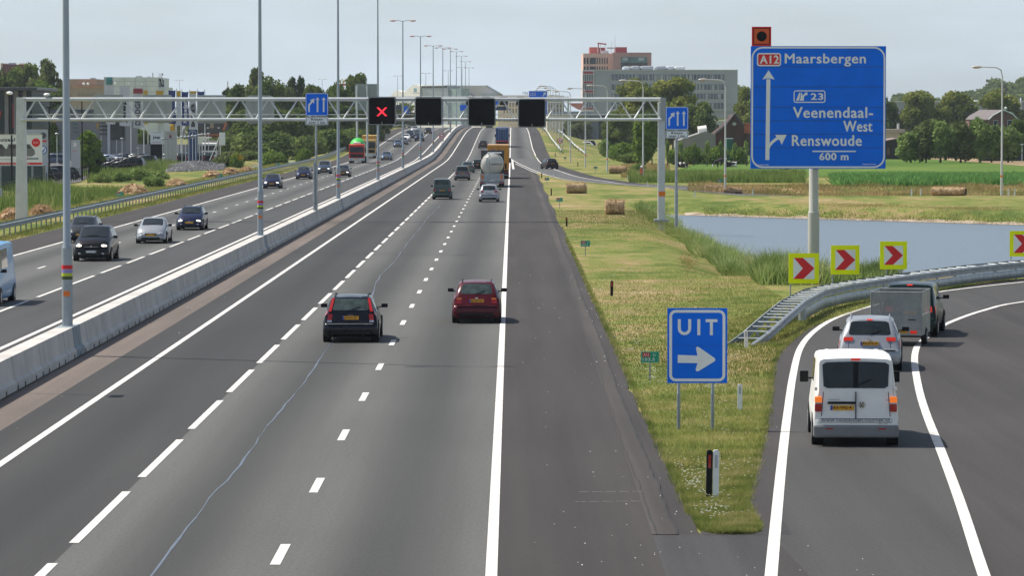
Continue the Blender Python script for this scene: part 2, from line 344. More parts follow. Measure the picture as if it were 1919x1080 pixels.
# irregular crumbling edge beside the shoulder
A = []; B = []; C = []
for i in range(0, 650):
    y = 66.7 + i * .9
    A.append(Vector((2.45, y, 0))); B.append(Vector((2.86 + .03 * math.sin(y * .11) + rng.uniform(-.022, .022), y, 0)))
    C.append(Vector((3.27 + .09 * math.sin(y * .11) + rng.uniform(-.045, .045) + .05 * math.sin(y * .9), y, 0)))
between('shoulder_edge_strip', A, B, EDGE, .0)
between('broken_edge_strip', B, C, asphalt('cracked dark edge', (.040, .034, .031), amt=.4), -.012)
CRACK = mat('crack filler', (.018, .017, .016), .8, var=.3, scale=3)
mb = MB(); ribbon(mb, [p + Vector((rng.uniform(-.02, .02), 0, 0)) for p in B], .040, .004); ribbon(mb, [p + Vector((-.36 + .03 * math.sin(p.y * .13) + rng.uniform(-.018, .018), 0, 0)) for p in B[:300]], .028, .005)
tag(mb.build('edge_crack', CRACK), kind='structure')
# slip road lane beyond the nose of the merge
strip('merge_lane', -.33, 3.9, 640, 1500, ASPL, .001); strip('merge_shoulder', 3.9, 6.5, 700, 1500, SHLD, .001)
def resample(P, n):
    L = [0]
    for i in range(len(P) - 1): L.append(L[-1] + (P[i + 1] - P[i]).length)
    out = []
    for k in range(n):
        s = L[-1] * k / (n - 1); i = max(0, min(len(P) - 2, int(np.searchsorted(L, s)) - 1)); t = (s - L[i]) / max(1e-6, L[i + 1] - L[i]); out.append(P[i].lerp(P[i + 1], min(1, max(0, t))))
    return out
def by_y(P, ds):                          # resample by distance (monotone in y)
    Q = sorted([(p.y, p.x) for p in P]); return [Vector((float(np.interp(d, [q[0] for q in Q], [q[1] for q in Q])), d, 0)) for d in ds]
nn = 60; MOs = [p for p in MOC if p.y < 655]
between('merging_slip_road', resample(MI, nn), resample([Vector((3.9, 655, 0))] + MOs, nn), asphalt('slip road asphalt', (.088, .087, .084)), .006)
mo = [Vector((3.9, 720, 0)), Vector((4.0, 690, 0))] + MOs; oo = offset(mo, -2.3)
between('slip_road_shoulder', mo, [Vector((6.5, 720, 0)), Vector((6.55, 690, 0))] + oo[2:], SHLD, .010)
strip('merge_nose', 2.45, 3.0, 520, 560, SHLD, .002)
# exit ramp
ds = [30, 45, 60] + list(np.arange(66.7, 176, 1.8))
g = GE; 
nose = [(3.27, 74), (3.18, 70.6), (3.35, 67.6), (3.75, 66.6), (4.2, 66.9), (4.5, 68.2), (4.62, 70.5)]
rl = offset(RL, -1.0)
GEr = offset(GE, 0)
between('ramp_apron', [Vector((2.45, d, 0)) for d in (30, 40, 50, 60, 66.6)], [Vector((x, d, 0)) for x, d in ((7, 30), (6, 40), (5.6, 50), (5, 60), (4.9, 66.6))], asphalt('darker apron asphalt', (.044, .041, .040), amt=.25), .0)
mb = MB(); 
for a, b_, c, e in ((2.45, 3.6, 4.3, 5.2),):
    mb.add([(2.45, 66.6, 0), (4.9, 66.6, 0), (4.9, 69, 0), (4.45, 69, 0), (4.42, 68.0, 0), (4.33, 67.15, 0), (4.05, 66.8, 0), (3.6, 66.8, 0), (3.36, 67.2, 0), (3.25, 66.62, 0)], [(0, 1, 2, 3, 4, 5, 6, 7, 8, 9)]); mb.v = [(x if x > 2.5 else 3.2, y, .004) for x, y, z in mb.v]
tag(mb.build('nose_apron', MATS.get('x') or bpy.data.materials['darker apron asphalt']), kind='structure')
RLs = resample(RL, 160); RRs = resample(RR, 160)
between('exit_ramp', RLs, RRs, RAMP, .002)
lo = resample([Vector((4.75, 60, 0)), Vector((4.42, 69.0, 0))] + [p + Vector((rng.uniform(-.04, .04), rng.uniform(-.04, .04), 0)) for p in GE[1:]], 160)
rl2 = resample([p for p in RL if p.y > 60], 160)
between('ramp_left_shoulder', lo, rl2, asphalt('ramp shoulder asphalt', (.044, .038, .035), amt=.15), .006)
rro = offset(RRs, 3.75)
between('ramp_right_shoulder', RRs, rro, asphalt('ramp right shoulder asphalt', (.043, .038, .035), amt=.24), .0)
between('ramp_verge_soil', rro, offset(RRs, 4.05), EDGE, .001)
# opposite carriageway
strip('opposite_inner_lane', -19.2, -14.15, D0, D1, ASPD2); strip('opposite_carriageway', -26.2, -19.2, D0, D1, ASPLL); strip('opposite_shoulder', -29.6, -26.2, D0, D1, SHLD)
# painted markings (each line one object)
def line(name, P, w, dz=.008, label=None):
    mb = MB(); ribbon(mb, P, w, dz); return tag(mb.build(name, WHITE), kind='structure')
def lane(x, d0=30, d1=1500): return [Vector((x, d, 0)) for d in np.arange(d0, d1, 8)]
for x in (-10.75, -.33, -16.1, -26.2): line('edge_line', lane(x), .19)
def dashes(x, ph, ln, d1=1300, wd=.15):
    mb = MB(); d = ph
    while d < d1:
        ribbon(mb, [Vector((x, d, 0)), Vector((x, min(d + ln / 2, d + ln), 0)), Vector((x, d + ln, 0))], wd, .008); d += 12
    tag(mb.build('dashed_line', WHITE), kind='structure')
dashes(-7.5, 41.3, 9.0, wd=.17); dashes(-3.86, 38.1, 3.0, wd=.17); dashes(-19.2, 46.8, 9.0, wd=.16); dashes(-22.8, 40.0, 3.0, wd=.15)
line('ramp_line', RL, .205, .012); line('ramp_line', RR, .205, .012)
line('slip_line', MI, .17, .016); line('slip_line', MO, .17, .018)
line('nose_line', [Vector((.05, 640, 0)), Vector((1.6, 520, 0)), Vector((3.0, 505, 0))][:1] + [Vector((.12, 575, 0)), Vector((.2, 535, 0))], .3)
line('nose_line', [Vector((p.x - .55, p.y, 0)) for p in MI if 490 < p.y < 600], .14, .012)
# bitumen seam wandering through the middle lane
seam = [G(x, y) for x, y in [(270, 1100), (285, 1080), (318, 1035), (345, 1000), (400, 925), (425, 903), (470, 845), (500, 800), (530, 765), (566, 722), (590, 690), (612, 655), (640, 620), (665, 590), (697, 555), (705, 530), (716, 512), (740, 490), (762, 458), (785, 430), (805, 404), (825, 385)]]
SP = resample([Vector((*p, 0)) for p in seam], 150); SP = [p + Vector((rng.uniform(-.025, .025), 0, 0)) for p in SP]
mb = MB(); [ribbon(mb, SP[i:i + 2], max(.015, .038 + .016 * math.sin(i * .7) + rng.uniform(-.012, .012)), .005) for i in range(len(SP) - 1)]; tag(mb.build('bitumen_seam', mat('bluish bitumen', (.085, .10, .13), .35, var=.25, scale=1.5)), kind='structure')
# pond
mb = MB(); mb.add([(11.5, 172, -.95), (120, 172, -.95), (120, 335, -.95), (11.5, 335, -.95)], [(0, 1, 2, 3)])
WAT = mat('pond water', (.10, .13, .16), .30, spec=.55, bump=1.0, scale=1.6, stretch=(1, .5, 1), detail=6); WAT.node_tree.nodes['Bump'].inputs['Distance'].default_value = .12
tag(mb.build('pond_water', WAT), kind='structure')
mb = MB(); mb.add([(-42, 565, -.5), (-35.2, 565, -.5), (-35.2, 885, -.5), (-42, 885, -.5)], [(0, 1, 2, 3)])
tag(mb.build('ditch_water', mat('duckweed ditch', (.03, .04, .04), .25, c2=(.30, .32, .10), scale=.16, stretch=(1, .25, 1), fac=(.40, .47), detail=2)), kind='structure')
# fields
FIELD = groundmat('pasture grass', [(.40, (.055, .115, .017)), (.5, (.09, .155, .024)), (.60, (.15, .20, .042))], scales=(.01, .06, 1.5), bump=.2, stretch=(1, .4, 1))
DRY = groundmat('dry straw grass', [(.35, (.16, .12, .06)), (.5, (.28, .20, .12)), (.65, (.36, .29, .16))], scales=(.03, .3, 2), bump=.3)
GREENB = groundmat('rank green grass', [(.35, (.05, .085, .02)), (.5, (.10, .13, .035)), (.65, (.24, .22, .08))], scales=(.03, .3, 2), bump=.3)
def sheet(name, pts, m, z=.02, n=1):
    mb = MB(); mb.add([(x, y, z) for x, y in pts], [tuple(range(len(pts)))]); return tag(mb.build(name, m), kind='structure')
sheet('pasture', [(18, 470), (400, 430), (700, 980), (60, 980)], FIELD)
sheet('hay_stubble_strip', [G(1560, 289), G(1640, 286), G(1700, 286), G(1790, 292), G(1960, 306), G(1960, 315), G(1850, 306), G(1750, 299), G(1680, 295), G(1600, 292)], DRY, .05)
sheet('far_field', [G(1560, 284), G(2100, 284), G(2100, 306), G(1960, 306), G(1790, 292), G(1700, 286)], groundmat('dark green field', [(.35, (.05, .12, .03)), (.65, (.08, .17, .04))], scales=(.01, .06, 1.5), bump=.2, stretch=(1, .4, 1)), .04)
sheet('lot_paving', [at(-60, 300, 392)[:2], at(90, 300, 402)[:2], at(150, 300, 430)[:2], at(190, 300, 520)[:2], at(300, 300, 535)[:2], at(400, 300, 560)[:2], at(410, 300, 700)[:2], at(-60, 300, 700)[:2]], asphalt('lot paving', (.12, .115, .11), amt=.2), .03)
# ================================================================ roadside furniture
CONC = mat('barrier concrete', (.50, .47, .43), .85, var=.10, scale=.7, c2=(.60, .57, .52), bump=.15, detail=6)  # pale concrete tone, mottled alike on every face
CONCJ = mat('blue grey concrete', (.25, .29, .31), .85, var=.15, scale=2)
mb = MB(); prof = [(-13.2, 0), (-13.2, .22), (-13.29, .30), (-13.36, .9), (-13.86, .9), (-13.93, .30), (-14.02, .22), (-14.02, 0)]
dd = np.arange(36, 1500, 8.0); n = len(prof)
for i, d in enumerate(dd):
    mb.v += [(x, d, z0(d) + z) for x, z in prof]
    if i: mb.f += [((i - 1) * n + k, (i - 1) * n + k + 1, i * n + k + 1, i * n + k) for k in range(n - 1)]
bar = mb.build('median_barrier', CONC); tag(bar, 'long pale concrete step barrier dividing the two carriageways', 'barrier')
mb = MB(); ms = MB(); d = 40
while d < 420:
    mb.box(-13.215, -13.19, d, d + .16, .002, .13); d += 1.5 if int(d / 1.5) % 3 else 2.4
mb.build('drain_slot', BLACK, bar)['kind'] = 'stuff'
d = 43
while d < 600:
    ms.prism([(-13.196, .004), (-13.196, .222), (-13.286, .302), (-13.356, .903), (-13.865, .903), (-13.87, .88), (-13.6, .0)], d, d + .03); d += 5.9
ms.build('expansion_joint', mat('joint mortar', (.20, .19, .18), .9, var=.2, scale=3), bar)['kind'] = 'stuff'
LAMPD = [24.5, 117, 207, 300, 389, 478, 570, 662, 754, 846, 938, 1030, 1122, 1214]
for d in LAMPD[1:9]:
    MB().prism([(-13.192, .004), (-13.192, .225), (-13.282, .305), (-13.352, .906), (-13.87, .906), (-13.94, .3), (-14.03, .22), (-14.03, .004)], d - .9, d + 1.1).build('lamp_recess', CONCJ, bar)
# ---- double headed median lamps
LAMPM = mat('lamp pole grey', (.34, .38, .41), .4, .45, var=.06, scale=1.2)
HEADM = mat('lamp head rust red', (.38, .21, .16), .5, var=.15, scale=4)
def median_lamp():
    r = empty('street_lamp', (0, 0, 0))
    MB().tube([(0, 0, 0), (0, 0, 2.4)], .165, 16).build('pole_base', LAMPM, r, smooth=True)
    MB().tube([(0, 0, 2.39), (0, 0, 2.5), (0, 0, 9.0), (0, 0, 17.6), (0, 0, 18.4)], [.165, .12, .10, .065, .06], 14).build('pole', LAMPM, r, smooth=True)
    for z, m, h in ((1.75, SIGNR, .12), (1.63, mat('lilac band', (.30, .24, .55), .5, var=.05), .10), (1.53, mat('lime band', (.5, .6, .03), .5, var=.05), .10), (1.43, mat('olive band', (.05, .08, .02), .5, var=.05), .10)):
        MB().tube([(0, 0, z), (0, 0, z + h)], .169, 16).build('colour_band', m, r, smooth=True)
    MB().tube([(-1.5, 0, 18.35), (-.6, 0, 18.45), (0, 0, 18.3), (.6, 0, 18.45), (1.5, 0, 18.35)], .04, 6).build('arm', LAMPM, r)
    for s in (-1, 1):
        MB().sphere((s * 1.25, 0, 18.38), (.42, .16, .10), 10, 6).build('lamp_head', HEADM, r, smooth=True)
    return r
ordn = ['first', 'second', 'third', 'fourth', 'fifth', 'sixth', 'seventh', 'eighth', 'ninth', 'tenth', 'eleventh', 'twelfth', 'thirteenth', 'fourteenth', 'fifteenth', 'sixteenth']
ml = median_lamp()
for i, d in enumerate(LAMPD[1:]):
    o = ml if i == 0 else copy_tree(ml); o.location = (-13.6, d, z0(d) + .9)
    if i in (4, 7): pass
    tag(o, f'tall grey double-headed lamp post on the median barrier, {ordn[i]} nearest the camera', 'street lamp', 'double-headed lamps on the median barrier')
# small orange number plates low on the first lamps
for k, o in enumerate([x for x in bpy.data.objects if x.name.startswith('street_lamp')][:4]):
    MB().box(-.10, .10, -.185, -.17, .92, 1.08).build('number_plate', AMBER, o)
# far double-headed lamps of another road beyond
for i, (px, py, d) in enumerate([(336, 150, 1500), (521, 150, 1500), (604, 148, 1500), (679, 145, 1480), (745, 142, 1450), (798, 137, 1350), (840, 132, 1300), (866, 126, 1250)]):
    X, Y, Z = at(px, py, d); o = copy_tree(ml); o.location = (X, Y, Z - 18.4); tag(o, f'slim far double-headed lamp post rising above trees and roofs, {ordn[i]} from the left', 'street lamp', 'far double-headed lamps on the horizon')
# ---- single arm lamps on the right
POLEW = mat('pale lamp pole', (.60, .60, .58), .45, .2, var=.05, scale=1)
def side_lamp():
    r = empty('street_lamp', (0, 0, 0))
    MB().tube([(0, 0, 0), (0, 0, 3.0)], .11, 12).build('pole_base', POLEW, r, smooth=True)
    MB().tube([(0, 0, 2.98), (0, 0, 3.05), (0, 0, 10.6), (-.12, 0, 11.15), (-.55, 0, 11.38), (-1.9, 0, 11.42)], [.11, .085, .065, .06, .055, .045], 12).build('pole', POLEW, r, smooth=True)
    MB().sphere((-2.25, 0, 11.42), (.5, .17, .12), 10, 6).build('lamp_head', mat('lamp head pale', (.5, .46, .42), .5, var=.1, scale=3), r, smooth=True)
    MB().sphere((-2.3, 0, 11.34), (.3, .13, .07), 8, 5).build('lamp_lens', mat('lamp lens', (.55, .34, .2), .3, var=.1, scale=3), r, smooth=True)
    MB().tube([(0, 0, 1.62), (0, 0, 1.8)], .114, 12).build('colour_band', AMBER, r, smooth=True)
    return r
s0 = side_lamp(); i = 0
for px, py in [(1877, 373), (1359, 355), (1205, 340), (1138, 323), (1097, 314), (1069, 304), (1054.5, 291)]:
    x, y = G(px, py); o = s0 if i == 0 else copy_tree(s0); o.location = (x, y, height(x, y) if y < 600 else 0)
    lab = ['pale single-arm lamp post at the far right edge behind the hay roll', 'pale single-arm lamp post standing by the cows left of the big blue sign', 'pale single-arm lamp post with the worker in orange at its foot', 'pale single-arm lamp post beside the dark hay bale on the slope', 'pale single-arm lamp post on the slope right of the slip road car', 'pale single-arm lamp post just left of the red-and-white building end', 'pale single-arm lamp post nearest to the round no-overtaking sign on the right'][i]
    tag(o, lab, 'street lamp', 'single-arm lamps along the slip road'); i += 1
for k, d in enumerate([760, 820, 880, 940, 1000, 1060, 1120, 1180]):
    o = copy_tree(s0); o.location = (9.4, d, z0(d) - .5); tag(o, f'small far single-arm lamp post on the right of the hilltop, {ordn[k]} nearest of that row', 'street lamp', 'single-arm lamps over the hill')
# ---- the near gantry
def gantry(name, xl, xr, d, zb, zt, posts, label, tm, pitch=2.02, step=1.3):
    r = empty(name, ((xl + xr) / 2, d, z0(d)), 0, label, 'gantry'); cx = (xl + xr) / 2; L = xr - xl; h = L / 2
    mb = MB().tube([(-h, 0, zt), (h, 0, zt)], .135, 12); mb.build('top_chord', tm, r, smooth=True)
    for yy in (-.55, .75): MB().tube([(-h, yy, zb), (h, yy, zb)],   .115 if yy < 0 else .085, 10).build('bottom_chord', tm, r, smooth=True)
    n = round(L / pitch); dx = L / n
    for side, yy in ((0, -.55), (1, .75)):
        mb = MB()
        for k in range(n):
            x = -h + k * dx; mb.tube([(x + .1, yy, zb + .05), (x + dx / 2 - .08, 0, zt - .05)], .047, 7); mb.tube([(x + dx / 2 + .08, 0, zt - .05), (x + dx - .1, yy, zb + .05)], .047, 7)
        mb.build('lattice_bracing', tm, r, smooth=True)
    MB().tube([(-h, .1, zb + .35), (h, .1, zb + .35)], .03, 6).build('cable_rail', tm, r)
    return r
x1 = G(37, 412)[0]; DG = 268
zt = at(640, 186, DG)[2]; zb = at(640, 224, DG)[2]
xl = at(42, 220, DG)[0]; xr = at(1240, 200, DG)[0]
ga = gantry('sign_gantry', xl, xr, DG, zb, zt, None, 'grey tubular lattice gantry spanning the whole motorway with lane signals on it', PAINTG)
L2 = (xr - xl) / 2
MB().prism([(-L2 - .50, -.3), (-L2 + .30, -.3), (-L2 + .26, zt * .5), (-L2 + .22, zt + .12), (-L2 - .36, zt + .12), (-L2 - .42, zt * .5)], -.4, .4).build('gantry_post', PAINTG, ga, bevel=.03)
for yy in (-.35, .55): 
    MB().box(L2 - .25, L2 + .22, yy - .13, yy + .13, -.65, zt - .2).build('gantry_post', PAINTG, ga, bevel=.02)
    MB().box(L2 - .5, L2 + .5, yy - .3, yy + .3, -.08, .14).build('foot_plate', GALV, ga)
MB().box(L2 - .12, L2 + .28, -.62, .8, zb - .1, zt + .12).build('end_plate', mat('olive grey steel', (.36, .37, .32), .5, .1, var=.05, scale=2), ga)
MB().box(L2 - .24, L2 + .24, -.50, -.485, 1.75, 2.1).build('number_plate', AMBER, ga)
for k, (px, py) in enumerate([(16, 174), (86, 177)]):
    X, Y, Z = at(px, py, DG - .6); MB().sphere((X - ga.location.x, 0, Z), (.24, .24, .12), 10, 6).build('camera_dome', SIGNW, ga, smooth=True)
def parent_at(px0, px1, py0, py1, d): a = at(px0, py1, d); b = at(px1, py0, d); return a[0], b[0], a[2], b[2]
SIGBOX = mat('signal housing black', (.006, .006, .006), .6, var=.3, scale=2, spec=.12); SIGRIM = mat('signal rim', (.45, .46, .44), .5, .3, var=.1, scale=2)
for k, (a, b, c, e) in enumerate([(689.5, 742, 181, 234.5), (777, 829, 182, 235.5), (876.5, 929, 183, 236.5), (970.5, 1023, 184.5, 239)]):
    X0, X1, Z0, Z1 = parent_at(a, b, c, e, DG - 1.3); cx = (X0 + X1) / 2; hw = (X1 - X0) / 2; zc = (Z0 + Z1) / 2
    r = empty('lane_signal', (cx, DG - 1.3, Z0), 0, ['square black lane signal box showing a red cross', 'square black unlit lane signal box just right of the red cross signal', 'square black unlit lane signal box above the left lane of the trucks', 'rightmost square black unlit lane signal box on the near gantry'][k], 'lane signal', 'lane signals on the near gantry')
    H = Z1 - Z0
    plate(-hw, hw, 0, H, .06, .5, .17, SIGBOX, r, 'housing'); plate(-hw + .02, hw - .02, .02, H - .02, 0, .07, .17, SIGRIM, r, 'rim'); plate(-hw + .07, hw - .07, .07, H - .07, -.02, .01, .13, SIGBOX, r, 'signal_face')
    MB().tube([(0, -.05, .10), (0, -.10, .24)], .03, 6).build('latch', SIGRIM, r)
    MB().box(-.2, .2, .5, .8, H * .3, H * .7).build('bracket', PAINTG, r)
    if k == 0:
        X0 = MB(); s = .30; t = .075
        for sg in (1, -1): X0.add([(-s * sg - t, -.03, H / 2 - .05 - s), (-s * sg + t, -.03, H / 2 - .05 - s), (s * sg + t, -.03, H / 2 - .05 + s), (s * sg - t, -.03, H / 2 - .05 + s)], [(0, 1, 2, 3)])
        for i, v in enumerate(X0.v): X0.v[i] = (v[0], v[1] - (.002 if i > 3 else 0), v[2])
        X0.build('red_cross', mat('lit red cross', (.8, .02, .02), .4, emit=((1, .03, .06), 1.1), var=.1, scale=20), r)
BACKG = mat('sign back grey green', (.34, .37, .34), .55, .1, var=.05, scale=.8)
for k, (a, b, c, e, rr) in enumerate([(176, 231, 177, 229, .05), (268, 322, 177.5, 230, .05), (370, 423, 178, 231, .05), (460, 514, 178.5, 232, .35)]):
    X0, X1, Z0, Z1 = parent_at(a, b, c, e, DG + 1.3); hw = (X1 - X0) / 2
    r = empty('reverse_sign', ((X0 + X1) / 2, DG + 1.3, Z0), 0, ['leftmost grey sign back hung behind the gantry right of the first lamp post', 'grey sign back behind the gantry between the white flags and navy flags', 'square-cornered grey sign back hanging left of the round-cornered one', 'round-cornered grey sign back behind the gantry next to a lamp post'][k], 'sign')
    plate(-hw, hw, 0, Z1 - Z0, 0, .06, rr, BACKG, r, 'panel')
    for x in ((-.5, .5) if hw < 2 else (-2.2, -1.1, .0, 1.1, 2.2)): MB().box(x - .03, x + .03, -.08, -.002, .05, Z1 - Z0 - .05).build('stiffener', BACKG, r)
# ---- merging lane signs on poles
def arrow_up(x, za, zb_, w, hw): return [(x - w, za), (x + w, za), (x + w, zb_ - hw * 1.1), (x + hw, zb_ - hw * 1.35), (x, zb_), (x - hw, zb_ - hw * 1.35), (x - w, zb_ - hw * 1.1)]
def merge_sign(px0, px1, pyt, pym, pyb, d, ppx, ground, pole_r, label, poles=1):
    X0, X1, Z0, Z1 = parent_at(px0, px1, pyt, pym, d); Zb = at(px0, pyb, d)[2]; hw = (X1 - X0) / 2; X = (X0 + X1) / 2; W = X1 - X0; H = Z1 - Z0
    r = empty('merge_sign', (X, d, ground), 0, label, 'road sign', 'zip-merge signs on poles'); z = Z0 - ground
    plate(-hw, hw, z, z + H, 0, .03, .14, SIGNB, r, 'blue_panel'); ring(-hw + .02, hw - .02, z + .02, z + H - .02, .035, .13, -.004, SIGNW, r)
    u = H
    polys = [arrow_up(0 + W * .03, z + .17 * u, z + .82 * u, .036 * W, .10 * W), arrow_up(W * .30, z + .17 * u, z + .82 * u, .036 * W, .10 * W)]
    lx = -W * .38; polys.append([(lx, z + .17 * u), (lx + .072 * W, z + .17 * u), (lx + .072 * W, z + .45 * u), (lx + .20 * W, z + .60 * u), (lx + .145 * W, z + .66 * u), (lx, z + .49 * u)])
    polys.append([(lx + .08 * W, z + .69 * u), (lx + .27 * W, z + .77 * u), (lx + .26 * W, z + .54 * u)])
    for i_, p in enumerate(polys): flat([p], -.004 - .001 * (i_ == 3), SIGNW, r, 'arrow')
    zz = Zb - ground; h2 = z - zz - .05
    plate(-hw, hw, zz, zz + h2, 0, .03, .06, SIGNW, r, 'sub_panel'); ring(-hw + .04, hw - .04, zz + .03, zz + h2 - .03, .025, .09, -.004, INK, r)
    text('Ritsen', W * .50, h2 * .29, -W * .25, zz + h2 * .54, -.006, INK, r, bold=.02); text('over 1 km', W * .70, h2 * .29, -W * .35, zz + h2 * .16, -.006, INK, r, bold=.02)
    P0 = at(ppx, 300, d + .1)[0] - X
    MB().tube([(P0, .12, 0), (P0, .12, 3.0)], pole_r, 12).build('pole', GALV, r, smooth=True); MB().tube([(P0, .12, 2.98), (P0, .12, z + H - .1)], pole_r * .8, 12).build('pole_top', GALV, r, smooth=True)
    return r
merge_sign(572.5, 615, 174, 217, 234, 262, 592.5, .9, .10, 'blue zip-merge sign with three arrows standing on the median barrier')
merge_sign(1247.5, 1290, 200, 243, 259, 263, 1267.5, -.62, .12, 'blue zip-merge sign with three arrows on a post right of the gantry')
x, y = G(588, 396, .9); o = MB().tube([(0, 0, 0), (0, 0, 3.3)], .075, 10).build('sign_post', GALV, None, smooth=True, loc=(x - .0, 262, .9)); o.location.x = at(588.5, 300, 262)[0]; tag(o, 'bare grey steel post on the barrier close left of the merge sign pole', 'post')
# ---- the big direction sign
DB = 172; r = empty('direction_sign', (at(1526, 400, DB)[0], DB, 0), 0, 'huge blue motorway direction sign on a thick pole by the pond', 'road sign'); X0r = r.location.x
a0 = at(1406.5, 316, DB); a1 = at(1660.5, 86, DB); bx0 = a0[0] - X0r; bx1 = a1[0] - X0r; bz0 = a0[2]; bz1 = a1[2]; S = (bx1 - bx0) / 255.0
def sx(px): return bx0 + (px - 1406.5) * S
def sz(py): return bz0 + (316 - py) * S
MB().box(bx0, bx1, 0, .12, bz0, bz1).build('blue_panel', SIGNB, r)
ring(bx0 + .03, bx1 - .03, bz0 + .03, bz1 - .03, .075, .5, -.004, SIGNW, r)
seamm = mat('panel seam', (.006, .05, .26), .5, var=.05)
for k, py in enumerate((123.5, 161.5, 200, 225.5, 251, 276.5)): MB().box(bx0 + .12, bx1 - .12, -.003, -.001, sz(py) - .012, sz(py) + .012).build('panel_seam', seamm, r)
POLEB = mat('cream painted pole', (.50, .49, .42), .45, var=.04, scale=1)
MB().tube([(0, .35, 0), (0, .35, 3.0)], .26, 20).build('pole', POLEB, r, smooth=True); MB().tube([(0, .35, 2.98), (0, .35, 3.08), (0, .35, bz1 - .6)], [.26, .215, .205], 20).build('pole_top', POLEB, r, smooth=True)
def T(s, px0, px1, pyt, pyb, m=SIGNW, y=-.006, bold=.0): return text(s, (px1 - px0) * S, (pyb - pyt) * S, sx(px0), sz(pyb), y, m, r, bold=bold, dup=.016)
# letters without ascender drop: heights measured per word in the photograph
T('Maarsbergen', 1471, 1623, 99, 123); T('Veenendaal-', 1487, 1637, 200, 220); T('West', 1582, 1636, 226, 246); T('Renswoude', 1485, 1616, 253, 273); T('600 m', 1537, 1591, 286.5, 300)
plate(sx(1418), sx(1463.5), sz(122.5), sz(97.5), -.005, -.002, .12, SIGNR, r, 'route_shield'); ring(sx(1418), sx(1463.5), sz(122.5), sz(97.5), .06, .12, -.007, SIGNW, r, 'shield_border'); T('A12', 1424, 1459, 102.5, 117.5, y=-.007)
ring(sx(1487.5), sx(1547.5), sz(191.5), sz(168), .045, .11, -.005, SIGNW, r, 'exit_border'); T('23', 1520, 1543, 174, 186)
MB().box(sx(1523.5), sx(1605.5), -.006, -.003, sz(284.5), sz(282)).build('rule', SIGNW, r)
def SP_(pts): return [(sx(a), sz(b)) for a, b in pts]
flat([SP_([(1434.5, 299.5), (1442, 299.5), (1443.5, 147), (1436, 147)])], -.005, SIGNW, r, 'arrow'); flat([SP_([(1440, 130), (1451.5, 147.5), (1443.5, 145.5), (1436, 145.5), (1428.5, 147.5)])], -.006, SIGNW, r, 'arrow')
ca = [(1441, 299), (1441, 283), (1444, 274), (1450, 267), (1457, 262), (1463, 258.5)]; cb = [(1459, 254), (1452, 258.5), (1446, 263.5), (1441, 270), (1438, 279), (1436, 290)]
flat([SP_([p for p in ca] + [p for p in cb])], -.0075, SIGNW, r, 'arrow'); flat([SP_([(1453, 252), (1474.5, 252), (1465, 271), (1462, 263), (1456, 258)])], -.009, SIGNW, r, 'arrow')
flat([SP_([(1492, 187.5), (1498, 187.5), (1500.5, 172.5), (1498, 172.5)])], -.006, SIGNW, r, 'exit_symbol'); flat([SP_([(1499.5, 187.5), (1506.5, 187.5), (1507, 180), (1511, 176.5), (1513.5, 177.5), (1513.5, 172), (1508, 172), (1509, 173.5), (1504, 178), (1503, 172.5), (1501.5, 172.5)])], -.006, SIGNW, r, 'exit_symbol')
T('bewegwijzering', 1417, 1440, 308.2, 309.6, bold=0); T('Rijkswaterstaat', 1619, 1643, 307.2, 308.8, bold=0)
r = empty('warning_panel', (X0r + sx(1426.7), DB, bz1 + .003), 0, 'square orange panel with a black dot on top of the big blue sign', 'sign'); w = 18.3 * S; 
MB().box(-w, w, .02, .14, 0, 2 * w).build('red_frame', SIGNR, r); MB().box(-w + .07, w - .07, .005, .02, .07, 2 * w - .07).build('black_line', INK, r); MB().box(-w + .10, w - .10, -.004, .006, .10, 2 * w - .10).build('orange_panel', mat('orange sheeting', (.72, .10, .01), .5, var=.04), r)
MB().prism([(.225 * math.cos(R(t)), w + .225 * math.sin(R(t))) for t in range(0, 360, 15)], -.03, -.004).build('black_dot', INK, r)
# ---- UIT sign
DU = G(1300, 806)[1]; a0 = at(1250.5, 718.5, DU); a1 = at(1363, 578, DU); X = (a0[0] + a1[0]) / 2; hw = (a1[0] - a0[0]) / 2; H = a1[2] - a0[2]; zb = a0[2]
r = empty('exit_sign', (X, DU, 0), R(-1), 'large blue exit sign reading UIT with an arrow, standing on two posts in the grass', 'road sign')
MB().box(-hw, hw, 0, .03, zb, zb + H).build('blue_panel', SIGNB, r); ring(-hw + .045, hw - .045, zb + .04, zb + H - .04, .065, .15, -.003, SIGNW, r)
S = 2 * hw / 112.0; bx0 = -hw
def sx(px): return bx0 + (px - 1250.5) * S
def sz(py): return zb + (718.5 - py) * S
def arc(cx, cz, rr, a, b, n=10): return [(cx + rr * math.cos(R(a + (b - a) * i / n)), cz + rr * math.sin(R(a + (b - a) * i / n))) for i in range(n + 1)]
ux0, ux1, uy0, uy1 = sx(1270), sx(1295), sz(628.5), sz(598.5); ro = (ux1 - ux0) / 2; t = .07
out = arc((ux0 + ux1) / 2, uy0 + ro, ro, 180, 360); inn = arc((ux0 + ux1) / 2, uy0 + ro, ro - t, 180, 360); n = len(out)
pts = [(ux0, uy1)] + out + [(ux1, uy1)]; pin = [(ux0 + t, uy1)] + inn + [(ux1 - t, uy1)]
mb = MB(); mb.add([(x, -.004, z) for x, z in pts] + [(x, -.004, z) for x, z in pin], [(i, i + 1, len(pts) + i + 1, len(pts) + i) for i in range(len(pts) - 1)])
mb.add([(x, -.004, z) for x, z in [(sx(1306.5), uy0), (sx(1312), uy0), (sx(1312), uy1), (sx(1306.5), uy1)]], [(0, 1, 2, 3)])
mb.add([(x, -.004, z) for x, z in [(sx(1330), uy0), (sx(1335.5), uy0), (sx(1335.5), uy1 - .07), (sx(1344), uy1 - .07), (sx(1344), uy1), (sx(1322), uy1), (sx(1322), uy1 - .07), (sx(1330), uy1 - .07)]], [tuple(range(8))])
